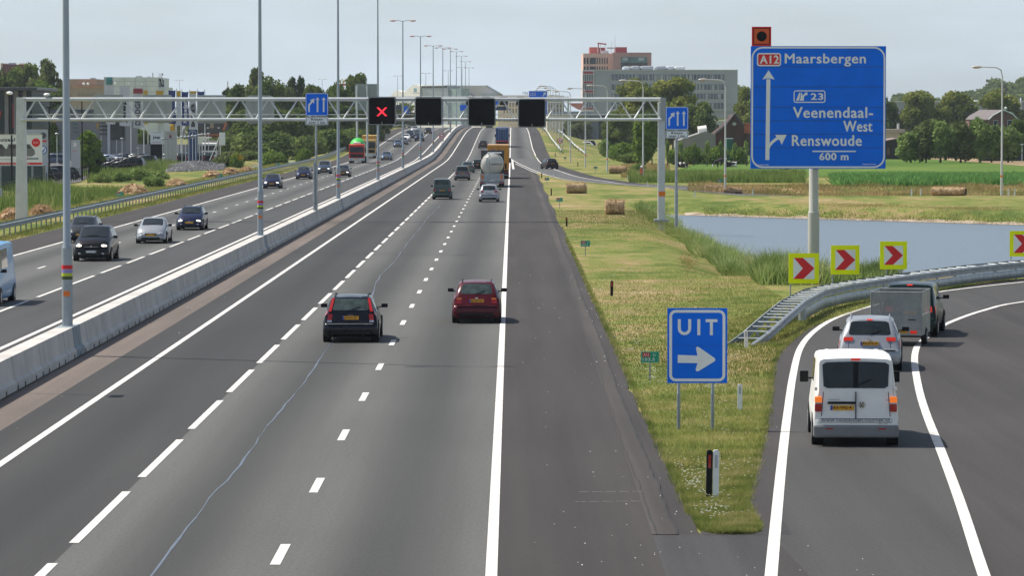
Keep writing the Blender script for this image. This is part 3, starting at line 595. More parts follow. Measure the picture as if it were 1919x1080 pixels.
mb.build('lettering', SIGNW, r)
flat([[(sx(a), sz(b)) for a, b in [(1270, 665.5), (1307, 667), (1304, 653), (1306, 650), (1309.5, 651), (1339, 671.5), (1340.5, 674.5), (1339, 677.5), (1309, 696), (1305, 696.5), (1303.5, 693), (1307, 681), (1270, 680.5)]]], -.004, SIGNW, r, 'arrow')
MB().box(-hw + .1, hw - .1, -.0025, -.001, sz(648.5), sz(648)).build('panel_seam', seamm, r)
for px in (1272, 1335.5):
    x = sx(px); MB().tube([(x, .08, 0), (x, .08, .85)], .042, 12).build('post', GALVD, r, smooth=True); MB().tube([(x, .08, .84), (x, .08, .87), (x, .08, zb + H - .05)], [.046, .034, .034], 12).build('post_top', GALVD, r, smooth=True)
# ---- chevron signs
for k, (a, b, c, e, d, rz) in enumerate([(1478, 1535, 475, 531.5, 145, 4), (1557, 1611, 460, 514.5, 150.5, 3), (1649, 1700, 452.5, 505, 160, 0), (1892, 1942, 433, 481, 173.5, -6)]):
    X0, X1, Z0, Z1 = parent_at(a, b, c, e, d); hw = (X1 - X0) / 2
    r = empty('chevron_sign', ((X0 + X1) / 2, d, 0), R(rz), ['fluorescent yellow chevron sign nearest the guard rail end, in front of the big pole', 'second fluorescent yellow chevron sign, just right of the big pole', 'third yellow chevron sign standing alone before the open pond', 'yellow chevron sign cut off by the right edge of the photo'][k], 'chevron sign', 'chevron signs along the ramp bend')
    MB().box(-hw, hw, 0, .03, Z0, Z1).build('yellow_board', FLUO, r); q = hw * .70; zc = (Z0 + Z1) / 2
    MB().box(-q, q, -.006, 0, zc - q, zc + q).build('white_field', SIGNW, r)
    flat([[(-q, zc - q), (-q * .05, zc - q), (q, zc), (-q * .1, zc + q), (-q * .95, zc + q), (-q * .1, zc)]], -.010, SIGNR, r, 'red_chevron')
    for x in ((-hw + .07,) if k != 2 else (-hw * .5, hw * .5)): MB().tube([(x, .06, 0), (x, .06, Z1 - .1)], .028, 8).build('post', GALV, r, smooth=True)
# ---- hectometre signs
def hecto(px, py, w=.5, label='', t2='', d=None, zb=.55, left=False, gr='green hectometre signs'):
    x, y = G(px, py) if d is None else (at(px, py, d)[0], d)
    r = empty('hectometre_sign', (x, y, z0(y)), 0, label, 'distance sign', gr); h = w * .62
    MB().box(-.02, .02, .01, .05, 0, zb + .05).build('post', GALVD, r); MB().box(-w / 2, w / 2, 0, .015, zb, zb + h).build('green_plate', SIGNG, r)
    ring(-w / 2, w / 2, zb, zb + h, .012, .02, -.002, mat('pale green rim', (.2, .5, .4), .5), r)
    MB().box(-w * .41, -w * .01, -.004, 0, zb + h * .54, zb + h * .88).build('route_shield', SIGNR, r)
    text('A12', w * .30, h * .22, -w * .36, zb + h * .60, -.006, SIGNW, r); text('Li' if not left else 'Re', w * .12, h * .22, w * .18, zb + h * .60, -.003, SIGNW, r); text(t2, w * .66, h * .32, -w * .40, zb + h * .12, -.003, SIGNW, r)
    return r
hecto(1218, 714, .5, 'green distance sign reading 103,5 left of the exit sign', '103,5', zb=.5)
hecto(1097, 480, .5, 'green distance sign on the verge above the exit sign area, reading 103,4', '103,4', zb=.5)
hecto(1048.5, 391, .5, 'small green distance sign left of the single standing hay bale', '103,3', zb=.55)
hecto(1025, 347, .5, 'small green distance sign close to the tip of the merge nose', '103,2', zb=.5)
hecto(1116, 325, .5, 'tiny green distance sign between car on slip road and dark bale', '103,1', zb=.6); hecto(1059, 305, .45, 'tiny green distance sign on slope above the slip road', '103,0', zb=.6); hecto(1349, 352, .5, 'small green distance sign between two hay heaps by the lamp post', '0,3', zb=.6)
for k, (px, py) in enumerate([(224, 378), (412, 338), (520, 314), (643, 276)]):
    x, y = G(px, py + 6); hecto(px, py + 8, .6, f'green distance sign behind the left guard rail, {ordn[k]} from the left', f'103,{3 - min(k, 3)}', left=True, zb=.8, gr='green signs behind the left guard rail')
# ---- marker posts
def marker(px, py, h=1.0, black=True, label='', w=.115):
    x, y = GH(px, py)
    if px >= 1302 and py > 350 and py < 400: x, y, _ = at(px, py, 337)
    r = empty('marker_post', (x, y, height(x, y) if y < 600 else z0(y)), R(rng.uniform(-4, 4)), label, 'marker post', 'black reflector posts' if black else 'white marker posts')
    r.rotation_euler.y = R(rng.uniform(-1.5, 1.5))
    MB().prism([(-w / 2, 0), (w / 2, 0), (w / 2, h - .03), (w / 4, h), (-w / 4, h), (-w / 2, h - .03)], 0, .07).build('post_body', BLACK if black else SIGNW, r)
    MB().box(-w * .22, w * .22, -.006, 0, h * .63, h * .9).build('reflector', REDL if black else mat('grey reflector', (.45, .47, .5), .4, var=.1), r)
for px, py, bk, h, lab in [(1328.5, 943, 1, .93, 'black post with red reflector touching the white one at the gore tip'), (1146.5, 556, 1, .62, 'black post with red reflector on the verge above the 103,5 sign'), (1062, 425, 1, .62, 'short black post between the two upper green distance signs'),
        (1033, 367, 1, .68, 'short black post left of the wide hay bale'), (1015, 334, 1, .62, 'tiny black post at the tip of the merge nose'), (1083, 312, 1, .65, 'tiny black post right of the car on the slip road'), (1040.5, 294, 1, .7, 'tiny black post on the slope left of the lamp posts')]:
    marker(px, py, h, True, lab)
for px, py, h, lab in [(1341.5, 944, .93, 'white marker post next to the black one at the gore tip'), (1386.5, 773, .65, 'white marker post standing right of the exit sign'), (1398.5, 655, .55, 'white marker post before the low end of the guard rail'), (1037, 332, .55, 'white marker post at the foot of the car on the slip road'), (1177, 338, .6, 'white marker post below the dark hay bale'), (1213.5, 352, .6, 'white marker post right of the worker'),
        (1302, 358, .6, 'white marker post left of the two hay heaps'), (1411, 362, .6, 'white marker post right of the two hay heaps'), (1708.5, 372, .6, 'white marker post left of the long hay roll'), (1725.5, 373, .6, 'second white marker post left of the long hay roll'), (1890, 376, .6, 'white marker post just right of the far right lamp'), (1901.5, 377, .6, 'rightmost white marker post of all')]:
    marker(px, py, h, False, lab)
# ---- guard rails
def wbeam(P, ztop, side, hh=.31, th=.07):      # profiled beam swept along a polyline
    prof = [(0, 0), (th, -.04), (th, -.10), (.012, -.14), (.012, -.17), (th, -.21), (th, -.27), (0, -hh)]
    mb = MB(); n = len(prof)
    N_ = offset(P, 1.0)
    for i, p in enumerate(P):
        d = (N_[i] - p) * side; zt = ztop[i] if isinstance(ztop, (list, tuple)) else ztop + z0(p.y)
        mb.v += [(p.x + d.x * q, p.y + d.y * q, zt + z) for q, z in prof] + [(p.x + d.x * (q - .012), p.y + d.y * (q - .012), zt + z) for q, z in prof[::-1]]
    m = 2 * n
    for i in range(len(P) - 1): mb.f += [(i * m + k, i * m + (k + 1) % m, (i + 1) * m + (k + 1) % m, (i + 1) * m + k) for k in range(m)]
    return mb
LR = [Vector((-31, d, 0)) for d in np.arange(60, 1250, 10)]
rl_ = empty('guard_rail', (0, 0, 0), 0, 'long galvanised guard rail along the left edge of the motorway', 'guard rail')
wbeam(LR, .78, 1).build('rail_beam', GALVD, rl_, smooth=50); wbeam(offset(LR, -.55), .78, -1).build('rear_beam', GALVD, rl_, smooth=50)
mp_ = MB(); d = 150.0; k = 0
while d < 800:
    p = MB().box(-31.28, -31.2, d, d + .12, z0(d) - .1, z0(d) + .74)
    if k < 95: p.build('rail_post', GALVD, rl_)
    else: mp_.add(p.v, p.f)
    d += 2.67; k += 1
q_ = mp_.build('rail_post', GALVD, rl_); q_['kind'] = 'stuff'
mb = MB(); d = 150.0
while d < 700: mb.box(-31.55, -31.0, d + 1.3, d + 1.38, z0(d) + .62, z0(d) + .70); d += 4
mb.build('spacer', GALVD, rl_)['kind'] = 'stuff'
# ramp rail: front beam, back beam and rungs
pz = [(1406, 646, .02), (1440, 621, .32), (1472, 592, .60), (1507, 562, .76), (1545, 542, .78), (1590, 532, .78), (1640, 524, .78), (1740, 510, .78), (1827, 499, .78), (1919, 490, .78), (2010, 483, .78), (2150, 476, .78)]
FP = [Vector((*G(x, y, z), z)) for x, y, z in pz]
FR = resample(FP, 110); BK = []
N_ = offset([Vector((p.x, p.y, 0)) for p in FR], -.78)
for p, q in zip(FR, N_): BK.append(Vector((q.x, q.y, p.z)))
gr_ = empty('guard_rail', (FR[0].x, FR[0].y, 0), 0, 'double galvanised guard rail with ladder-like rungs curving along the exit ramp', 'guard rail'); O = Vector((FR[0].x, FR[0].y, 0))
f2 = [p - O for p in FR]; b2 = [p - O for p in BK]
wbeam(f2, [p.z for p in FR], 1).build('front_beam', GALV, gr_, smooth=50); wbeam(b2, [p.z for p in BK], -1).build('back_beam', GALVD, gr_, smooth=50)
Ltot = sum((FR[i + 1] - FR[i]).length for i in range(len(FR) - 1)); nr = int(Ltot / 1.28); Fa = resample(f2, nr); Ba = resample(b2, nr)
for i in range(1, nr):
    a = Fa[i]; b = Ba[i]; z = a.z - .05; MB().tube([(a.x, a.y, z), (b.x, b.y, z)], .035, 6).build('rung', GALV, gr_)
    if i % 2 == 0 and a.z > .3:
        m_ = (a + b) / 2; MB().box(m_.x - .05, m_.x + .05, m_.y - .03, m_.y + .03, -.1, a.z - .06).build('rail_post', GALVD, gr_)
lowp = [p for p in f2 if p.z > .74]
mb = MB()
for i, p in enumerate(lowp): mb.v += [(p.x, p.y, .44), (p.x + .03, p.y - .03, .40), (p.x + .03, p.y - .03, .08), (p.x, p.y, .05)]
for i in range(len(lowp) - 1): mb.f += [(i * 4 + k, i * 4 + k + 1, (i + 1) * 4 + k + 1, (i + 1) * 4 + k) for k in range(3)]
mb.build('lower_beam', GALV, gr_, smooth=60); p = lowp[0]
MB().tube([(p.x - .02, p.y - .02, .05), (p.x - .02, p.y - .02, .45)], .14, 12).build('beam_end', GALV, gr_, smooth=True)
for nm, pp, lab in (('guard_rail', [(8.9, 700), (8.6, 740), (8.2, 800), (8.0, 900), (7.8, 1000), (7.6, 1100)], 'pale guard rail running over the hilltop on the right verge'), ('guard_rail', [(13.5, 700), (12.6, 760), (12, 850), (11.5, 960)], 'second pale guard rail behind the lamp posts on the right slope')):
    P = resample([Vector((*q, 0)) for q in pp], 30); g_ = empty(nm, (0, 0, 0), 0, lab, 'guard rail')
    wbeam(P, .75 if pp[0][0] < 10 else .1, 1).build('rail_beam', PAINTG, g_, smooth=50)
    for q in P[::2]: MB().box(q.x - .2, q.x - .1, q.y, q.y + .1, z0(q.y) - 1.0, z0(q.y) + (.7 if pp[0][0] < 10 else .05)).build('rail_post', GALVD, g_)
# ---- round no-overtaking signs
for px, py, d, lab in ((828, 255.5, 690, 'round red-rimmed no-overtaking sign on the median barrier'), (1049.5, 264, 690, 'round red-rimmed no-overtaking sign on the right slope')):
    X, Y, Z = at(px, py, d); r = empty('round_sign', (X, Y, z0(d)), 0, lab, 'road sign'); z = Z - z0(d)
    def disc(rad, y, m, nm): MB().prism([(rad * math.cos(R(t)), z + rad * math.sin(R(t))) for t in range(0, 360, 15)], y, y + .02).build(nm, m, r)
    disc(.5, 0, SIGNR, 'red_rim'); disc(.37, -.022, SIGNW, 'white_disc')
    MB().box(-.26, -.04, -.05, -.024, z - .14, z + .12).build('truck_symbol', SIGNR, r); MB().box(.04, .26, -.05, -.024, z - .14, z + .04).build('car_symbol', INK, r)
    MB().tube([(0, .08, -.3), (0, .08, z + .3)], .05, 8).build('post', GALV, r, smooth=True)
# ---- far gantry and far signs
df = 1010; a = at(735, 181, df); b = at(1065, 181, df)
fg = gantry('sign_gantry', a[0], b[0], df, a[2] - z0(df) - 1.5, a[2] - z0(df), None, 'far lattice gantry with signals at the top of the hill', PAINTG, pitch=4)
for x in (-(b[0] - a[0]) / 2, (b[0] - a[0]) / 2): MB().box(x - .25, x + .25, -.3, .3, -2, a[2] - z0(df)).build('gantry_post', PAINTG, fg)
for k, (px, w_) in enumerate([(881, 8), (911, 8), (944, 8), (975, 7.5)]):
    X0, X1, Z0, Z1 = parent_at(px - w_, px + w_, 181, 197, df - 2); o = MB().prism(rrect(0, X1 - X0, 0, Z1 - Z0, .25), 0, .5).build('lane_signal', SIGBOX, None, loc=(X0, df - 2, Z0)); tag(o, f'small black signal box on the far gantry, {ordn[k]} from the left', 'lane signal', 'signals on the far gantry')
for k, (x0_, x1_, y0_, y1_, m) in enumerate([(929, 934.5, 183, 197, SIGNB), (929, 949, 199, 206.5, mat('dark blue panel', (.01, .03, .08), .5)), (862, 874, 196, 207, SIGNB), (757, 766, 199, 212, SIGNB), (743, 752, 196, 205, mat('slate panel', (.03, .05, .08), .5))]):
    X0, X1, Z0, Z1 = parent_at(x0_, x1_, y0_, y1_, df - 3); o = MB().prism(rrect(0, X1 - X0, 0, Z1 - Z0, .1), 0, .1).build('gantry_sign', m, None, loc=(X0, df - 3, Z0)); tag(o, ['narrow blue sign between two small signals on the far gantry', 'dark blue sign hanging low on the far gantry above the blue truck', 'blue sign seen between the two unlit left signals', 'small blue sign seen right of the red cross signal', 'small slate sign right beside the red cross signal'][k], 'sign')
d = 900; X0, X1, Z0, Z1 = parent_at(991, 1025.5, 170, 217, d); r = empty('direction_sign', ((X0 + X1) / 2, d, z0(d)), 0, 'far blue direction sign with a slanting arrow above the rightmost signal box', 'road sign'); hw = (X1 - X0) / 2; zz = z0(d)
MB().box(-hw, hw, 0, .1, Z0 - zz, Z1 - zz).build('blue_panel', SIGNB, r); ring(-hw + .04, hw - .04, Z0 - zz + .05, Z1 - zz - .05, .06, .2, -.01, SIGNW, r)
text('Veenendaal', 3.5, .55, -1.75, Z1 - zz - 2.1, -.012, SIGNW, r); ring(-hw + .35, -hw + 1.6, Z1 - zz - 1.1, Z1 - zz - .45, .07, .1, -.012, SIGNW, r, 'exit_border'); text('23', .6, .35, -hw + .7, Z1 - zz - .95, -.012, SIGNW, r)
flat([[(hw - 1.1, Z1 - zz - 1.2), (hw - .95, Z1 - zz - 1.3), (hw - .5, Z1 - zz - .85), (hw - .35, Z1 - zz - 1.0), (hw - .3, Z1 - zz - .35), (hw - .95, Z1 - zz - .4), (hw - .75, Z1 - zz - .6)]], -.012, SIGNW, r, 'arrow')
for x in (-1, 1): MB().box(x - .1, x + .1, .12, .3, -1, Z1 - zz - .2).build('post', PAINTG, r)
d = 620; X0, X1, Z0, Z1 = parent_at(665, 709, 157, 206, d); r = empty('reverse_sign', ((X0 + X1) / 2, d, 0), 0, 'back of a big grey sign on two posts left of the red cross signal', 'sign'); hw = (X1 - X0) / 2
MB().box(-hw, hw, 0, .08, Z0, Z1).build('panel', BACKG, r)
for x in np.linspace(-hw + .2, hw - .2, 7): MB().box(x - .03, x + .03, -.1, -.002, Z0 + .05, Z1 - .05).build('stiffener', BACKG, r)
for x in (-hw + .35, hw - 1.8): MB().tube([(x, -.25, 0), (x, -.25, Z1 - .3)], .16, 10).build('post', PAINTG, r, smooth=True)
# ================================================================ vehicles
KEYS = ['y', 'zt', 'hwt', 'zs', 'hws', 'hwm', 'hwb', 'zb', 'cr']
class Car:
    def __init__(s, L, W, H, belt, tt, gr, boot, rf, ws, hood, nose, rw=.70, sill=.2, rb=1.0):
        s.rb = rb
        w = W / 2; s.L, s.W, s.H, s.belt, s.tt, s.gr, s.boot, s.rf, s.ws = L, W, H, belt, tt, gr, boot, rf, ws; bt = .13 * rb + tt
        st = [(0, .54, .74 * w, .48, .80 * w + .14 * w * (1 - rb), .84 * w + .12 * w * (1 - rb), .80 * w + .12 * w * (1 - rb), .30, 0), (.04 * rb, .60, .82 * w, .55, .90 * w, .94 * w, .88 * w, .24, 0), (.10 * rb, .63, .85 * w, .58, .95 * w, .98 * w, .92 * w, sill, 0), (.13 * rb, .66, .85 * w, .60, .96 * w, .99 * w, .93 * w, sill, 0),
              (bt, belt, .80 * w, belt - .14, .93 * w, w, .94 * w, sill, 0)]
        if boot: st.append((bt + boot, belt + .03, .80 * w, belt - .06, .94 * w, w, .94 * w, sill, .03))
        b2 = bt + boot
        st += [(b2 + gr, H - .04, (rw - .02) * w, belt, .93 * w, w, .94 * w, sill, .03), (b2 + gr + .35, H, rw * w, belt, .935 * w, w, .94 * w, sill, .04), ((b2 + gr + rf * L) / 2, H + .01, (rw + .01) * w, belt, .94 * w, w, .94 * w, sill, .045),
               (rf * L, H - .03, rw * w, belt - .01, .94 * w, w, .94 * w, sill, .04), (rf * L + ws, belt + .03, .78 * w, belt - .06, .92 * w, .99 * w, .94 * w, sill, .05),
               ((rf * L + ws + L) / 2 + .05, hood, .74 * w, hood - .12, .90 * w, .98 * w, .94 * w, sill, .05), (L - .22, nose, .66 * w, nose - .12, .84 * w, .95 * w, .92 * w, sill, .04), (L - .08, nose - .12, .62 * w, nose - .20, .78 * w, .90 * w, .86 * w, .22, .02), (L, .52, .56 * w, .46, .68 * w, .78 * w, .76 * w, .28, 0)]
        s.st = np.array(st); s.bt = bt; s.b2 = b2
    def at(s, y): return [float(np.interp(y, s.st[:, 0], s.st[:, k])) for k in range(1, 9)]
    def top(s, y, q):                     # q in -1..1 across the top / tail / nose surface
        zt, hwt, zs, hws, hwm, hwb, zb, cr = s.at(y); return Vector((hwt * q, y, zt + cr * (1 - q * q)))
    def side(s, y, q, sg):
        zt, hwt, zs, hws, hwm, hwb, zb, cr = s.at(y); return Vector((sg * (hws + (hwt - hws) * q), y, zs + (zt - zs) * q))
    def flank(s, y, q, sg):
        zt, hwt, zs, hws, hwm, hwb, zb, cr = s.at(y); zm = zb + .5 * (zs - zb); return Vector((sg * (hwm + (hws - hwm) * q), y, zm + (zs - zm) * q))
    def ringpts(s, y):
        zt, hwt, zs, hws, hwm, hwb, zb, cr = s.at(y); zm = zb + .5 * (zs - zb)
        P = [Vector((0, zb)), Vector((hwb, zb)), Vector((hwm, zm)), Vector((hws, zs)), Vector((hwt, zt)), Vector((0, zt))]; rr = [0, .09, .16, .05, .09, 0]; out = [P[0]]
        for i in range(1, 5):
            a = P[i - 1] - P[i]; b = P[i + 1] - P[i]; ra = min(rr[i], a.length * .42); rb = min(rr[i], b.length * .42); A = P[i] + a.normalized() * ra; B = P[i] + b.normalized() * rb
            out += [A, A * .25 + P[i] * .5 + B * .25, B]
        B = out[-1]
        out += [Vector((B.x * .6, zt)), Vector((B.x * .3, zt)), P[5]]
        res = []
        for i, p in enumerate(out):
            z = p.y + (cr * (1 - min(1, (p.x / max(hwt, .01))) ** 2) if i >= 12 else 0); res.append((p.x, z))
        return res
    def body(s):
        mb = MB(); n = None
        for k, y in enumerate(s.st[:, 0]):
            r = s.ringpts(y); full = r + [(-x, z) for x, z in r[::-1][1:-1]]; n = len(full); mb.v += [(x, y, z) for x, z in full]
            if k: mb.f += [((k - 1) * n + i, k * n + i, k * n + (i + 1) % n, (k - 1) * n + (i + 1) % n) for i in range(n)]
        mb.f.append(tuple(range(n))); mb.f.append(tuple((len(s.st) - 1) * n + i for i in range(n))[::-1]); return mb
def patch(f, u0, u1, v0, v1, nu=12, nv=5, off=.008, cut=.055, thick=0):
    mb = MB(); g = []; cen = Vector((0, 2.2, .7))
    for i in range(nu + 1):
        u = i / nu; row = []
        for j in range(nv + 1):
            v = j / nv
            if i in (0, nu): v = cut + v * (1 - 2 * cut)
            row.append(f(u0 + (u1 - u0) * u, v0 + (v1 - v0) * v))
        g.append(row)
    a = g[nu][nv // 2] - g[0][nv // 2]; b = g[nu // 2][nv] - g[nu // 2][0]; nn = a.cross(b).normalized(); m = g[nu // 2][nv // 2]
    if nn.dot(m - Vector((0, min(max(m.y, 1.2), 3.2), .7))) < 0: nn = -nn
    if thick:
        for lay in (off + thick, -.01): mb.v += [tuple(p + nn * lay) for row in g for p in row]
        K_ = (nu + 1) * (nv + 1)
        for i in range(nu):
            for j in range(nv): q = i * (nv + 1) + j; mb.f += [(q, q + 1, q + nv + 2, q + nv + 1)]
        per = [j for j in range(nv + 1)] + [i * (nv + 1) + nv for i in range(1, nu + 1)] + [nu * (nv + 1) + j for j in range(nv - 1, -1, -1)] + [i * (nv + 1) for i in range(nu - 1, 0, -1)]
        for k in range(len(per)): p, q = per[k], per[(k + 1) % len(per)]; mb.f.append((p, q, q + K_, p + K_))
    else:
        mb.v = [tuple(p + nn * off) for row in g for p in row]
        for i in range(nu):
            for j in range(nv): q = i * (nv + 1) + j; mb.f.append((q, q + 1, q + nv + 2, q + nv + 1))
    return mb
SP2 = {
 'wagon':  dict(L=4.7, W=1.80, H=1.46, belt=.98, tt=.10, gr=.42, boot=0, rf=.56, ws=.85, hood=.92, nose=.74),
 'hatch':  dict(L=4.1, W=1.74, H=1.46, belt=.98, tt=.09, gr=.50, boot=0, rf=.54, ws=.85, hood=.92, nose=.74),
 'sedan':  dict(L=4.6, W=1.78, H=1.42, belt=.95, tt=.06, gr=.85, boot=.45, rf=.56, ws=.90, hood=.90, nose=.72),
 'mpv':    dict(L=4.4, W=1.78, H=1.62, belt=1.02, tt=.09, gr=.32, boot=0, rf=.60, ws=.95, hood=.98, nose=.80, rw=.74),
 'kangoo': dict(L=4.1, W=1.72, H=1.80, belt=1.06, tt=.06, gr=.14, boot=0, rf=.60, ws=.80, hood=1.0, nose=.84, rw=.80),
 'suv':    dict(L=4.8, W=1.92, H=1.70, belt=1.12, tt=.09, gr=.35, boot=0, rf=.56, ws=.90, hood=1.08, nose=.92, rw=.72, sill=.28),
 'van':    dict(L=4.9, W=1.90, H=1.96, belt=1.22, tt=.05, gr=.12, boot=0, rf=.70, ws=.85, hood=1.12, nose=.92, rw=.86, rb=.3),
 'bigvan': dict(L=5.6, W=1.98, H=2.35, belt=1.25, tt=.04, gr=.10, boot=0, rf=.74, ws=.85, hood=1.15, nose=.95, rw=.86)}
def wheels(r, L, W, R_=.32, yr=.72, yf=None, rim=RIM, wd=.21, inset=.0):
    yf = L - .85 if yf is None else yf
    for y in (yr, yf):
        for sg in (-1, 1):
            x1_ = sg * (W / 2 + .008 - inset); x0_ = sg * (W / 2 - wd - inset)
            wv = MB().tube([(x0_, y, R_), (x0_ + sg * .02, y, R_), (x1_ - sg * .03, y, R_), (x1_, y, R_)], [R_ - .02, R_, R_, R_ - .03], 22).build('wheel', TYRE, r, smooth=50)
            MB().tube([(x1_ - sg * .01, y, R_), (x1_ + sg * .006, y, R_)], R_ * .64, 16).build('rim', rim, wv)
def car(kind, X, d, col_, label, cat='car', rz=0, group=None, pl=None, front=False, tail='mid', lit=False, rails=False, detail=2, name='car', glass=GLASS, plate_m=None, **ov):
    p = dict(SP2[kind]); p.update(ov); c = Car(**p); r = empty(name, (X, d, z0(d)), rz, label, cat, group); L, W, H, belt, bt, b2 = c.L, c.W, c.H, c.belt, c.bt, c.b2; w = W / 2
    slope = math.atan((z0(d + 3) - z0(d)) / 3); r.rotation_euler.x = slope if abs(rz) < 1 else -slope
    c.body().build('body', col_, r, smooth=38)
    # glazing
    patch(lambda y, q: c.top(y, q), b2 + (.05 if kind != 'van' else .012), b2 + c.gr * .90, -.84 if kind != 'van' else -.93, .84 if kind != 'van' else .93, off=.010).build('rear_window', glass, r, smooth=True)
    patch(lambda y, q: c.top(y, q), c.rf * L + .05, c.rf * L + c.ws * .93, -.88, .88, off=.010).build('windscreen', glass, r, smooth=True)
    ya = b2 + c.gr + .1; yb = c.rf * L
    for sg in (-1, 1):
        cuts = np.linspace(ya, yb, 3 if kind != 'sedan' else 3)
        for k in range(len(cuts) - 1):
            y0_, y1_ = cuts[k] + (.04 if k else -.0), cuts[k + 1] - .04
            e = .45 if k == len(cuts) - 2 else 0; e0 = .25 if (k == 0 and kind in ('sedan', 'hatch', 'wagon', 'mpv')) else 0
            if kind in ('van', 'bigvan') and k == 0: continue
            patch(lambda u, v, y0_=y0_, y1_=y1_, e=e, e0=e0, sg=sg: c.side((y0_ - e0 * (1 - v)) + ((y1_ + e * (1 - v)) - (y0_ - e0 * (1 - v))) * u, v, sg), 0, 1, .14, .82, off=.010, cut=.02).build('side_window', glass, r, smooth=True)
    # underbody and arches
    MB().box(-w * .84, w * .84, .12, L - .15, .17, .42).build('underbody', BLACK, r)
    for y in (.72, L - .85):
        for sg in (-1, 1): MB().tube([(sg * (w - .25), y, .33), (sg * (w + .003), y, .33)], .385, 18).build('wheel_arch', BLACK, r)
    wheels(r, L, W, rim=RIM if detail > 1 else DARKRIM)
    # mirrors
    for sg in (-1, 1):
        y = c.rf * L + c.ws * .55; z = belt + .08
        m_ = MB(); mx_, mz_ = (.105, .065) if kind != 'van' else (.10, .13); m_.box(sg * (w + .10) - mx_, sg * (w + .10) + mx_, y - .04, y + .05, z - mz_, z + mz_); m_.box(min(sg * (w - .14), sg * (w + .03)), max(sg * (w - .14), sg * (w + .03)), y - .02, y + .03, z - .06, z - .02)
        m_.build('mirror', BLACK if detail > 1 else col_, r, bevel=.03)
    if rails:
        for sg in (-1, 1):
            q = .86; a = c.top(b2 + c.gr + .15, q * sg); b_ = c.top((b2 + c.gr + c.rf * L) / 2, q * sg); e = c.top(c.rf * L - .1, q * sg); up = Vector((0, 0, .055))
            MB().tube([a - up * .2, a + up + Vector((0, .12, 0)), b_ + up, e + up - Vector((0, .12, 0)), e - up * .2], .018, 6).build('roof_rail', BLACK if rails is True else rails, r, smooth=True)
    yt = lambda z: .13 * c.rb + c.tt * (z - .66) / (belt - .66)
    if not front:
        TL = REDON if lit else REDL
        for sg in (-1, 1):
            def reg(z0__, z1__, q0, q1, m, nm, thick=.012):
                patch(lambda y, q: c.top(y, q * sg), yt(z0__), yt(z1__), q0, q1, off=.004, thick=thick, cut=.05, nu=4, nv=3).build(nm, m, r, smooth=True)
            if tail == 'volvo':
                reg(.72, .92, .80, 1.0, TL, 'tail_light', .02)
                patch(lambda y, q: c.top(y, q * sg), b2 + .01, b2 + c.gr * .97, .87, 1.0, off=.012, thick=.015, cut=.05).build('tail_light', REDL, r, smooth=True)
                patch(lambda y, q: c.side(y, q, sg), b2 + .0, b2 + .14, .05, .7, off=.006, cut=.1).build('tail_light', REDL, r)
                reg(.655, .72, .80, .99, CLEAR, 'reverse_light')
            elif tail == 'low': reg(.70, .84, .74, 1.0, TL, 'tail_light'); reg(.845, .90, .74, 1.0, AMBER, 'indicator'); patch(lambda y, q: c.flank(y, q, sg), .14, .30, .5, .98, off=.004).build('tail_light', TL, r)
            elif tail == 'high': reg(.82, min(belt + .02, 1.02), .68, 1.0, TL, 'tail_light'); patch(lambda y, q: c.flank(y, q, sg), .17, .40, .75, 1.0, off=.004).build('tail_light', TL, r); reg(.79, .825, .60, .80, CLEAR, 'reverse_light')
            elif tail == 'wide': reg(.87, .975, .64, 1.0, TL, 'tail_light'); patch(lambda y, q: c.flank(y, q, sg), .16, .42, .78, 1.0, off=.004).build('tail_light', TL, r)
            elif tail == 'van':
                [MB().box(min(sg * w * .79, sg * w * .955), max(sg * w * .79, sg * w * .955), -.005, .09, a_, b_).build(n_, m_, r, bevel=.015) for a_, b_, n_, m_ in ((.98, 1.11, 'indicator', AMBON), (.945, .98, 'reverse_light', CLEAR), (.78, .945, 'tail_light', REDL))]
            else: reg(.74, .94, .78, 1.0, TL, 'tail_light', .016); patch(lambda y, q: c.flank(y, q, sg), .14, .26, .6, 1.0, off=.004).build('tail_light', TL, r)
        if detail > 0:
            zp = .80 if tail not in ('van',) else .86; pw = .26; x0p = 0 if tail != 'van' else -.30; yp = yt(zp) - .012
            MB().box(x0p - pw, x0p + pw, yp - .012, yp + .06, zp - .055, zp + .055).build('number_plate', plate_m or PLATE, r)
            MB().box(x0p - pw, x0p - pw + .05, yp - .016, yp - .0125, zp - .053, zp + .053).build('plate_strip', EUB, r)
            if pl: text(pl, .40, .072, x0p - .195, zp - .036, yp - .0165, INK, r, bold=.02)
        MB().box(-w * .72, w * .72, -.012, .05, .26, .38).build('bumper_trim', BLACK, r, bevel=.02)
        if detail > 0:
            for sg in (-1, 1): patch(lambda y, q: c.top(y, q * sg), yt(.67), yt(belt - .01), .765 if tail != 'van' else .93, .785 if tail != 'van' else .95, off=.0035, cut=0, nu=3, nv=1).build('door_gap', INK, r)
        if detail > 1:
            MB().box(-w * .80, w * .80, .018, .11, .60, .625).build('bumper_strip', CHROME if tail == 'volvo' else BLACK, r)
            a = c.top(b2 + c.gr * .12, 0); b_ = c.top(b2 + c.gr * .35, .45); MB().tube([a + Vector((0, -.02, .02)), b_ + Vector((0, -.02, .02))], .012, 6).build('rear_wiper', BLACK, r)
            MB().tube([(w * .45, .03, .27), (w * .45, .16, .27)], .03, 8).build('exhaust', GALVD, r)
            for px_ in (-.42, .42): MB().sphere((px_ * w, b2 + c.gr + .75, H - .28), (.12, .07, .16), 8, 6).build('headrest', INKG, r, smooth=True)
        if lit: patch(lambda y, q: c.top(y, q), b2 + c.gr * .93, b2 + c.gr * 1.03, -.16, .16, off=.008, cut=.1, nu=1, nv=3).build('brake_light', REDON, r)
    else:
        yf = L - .10; nz_ = c.at(L - .12)[0]
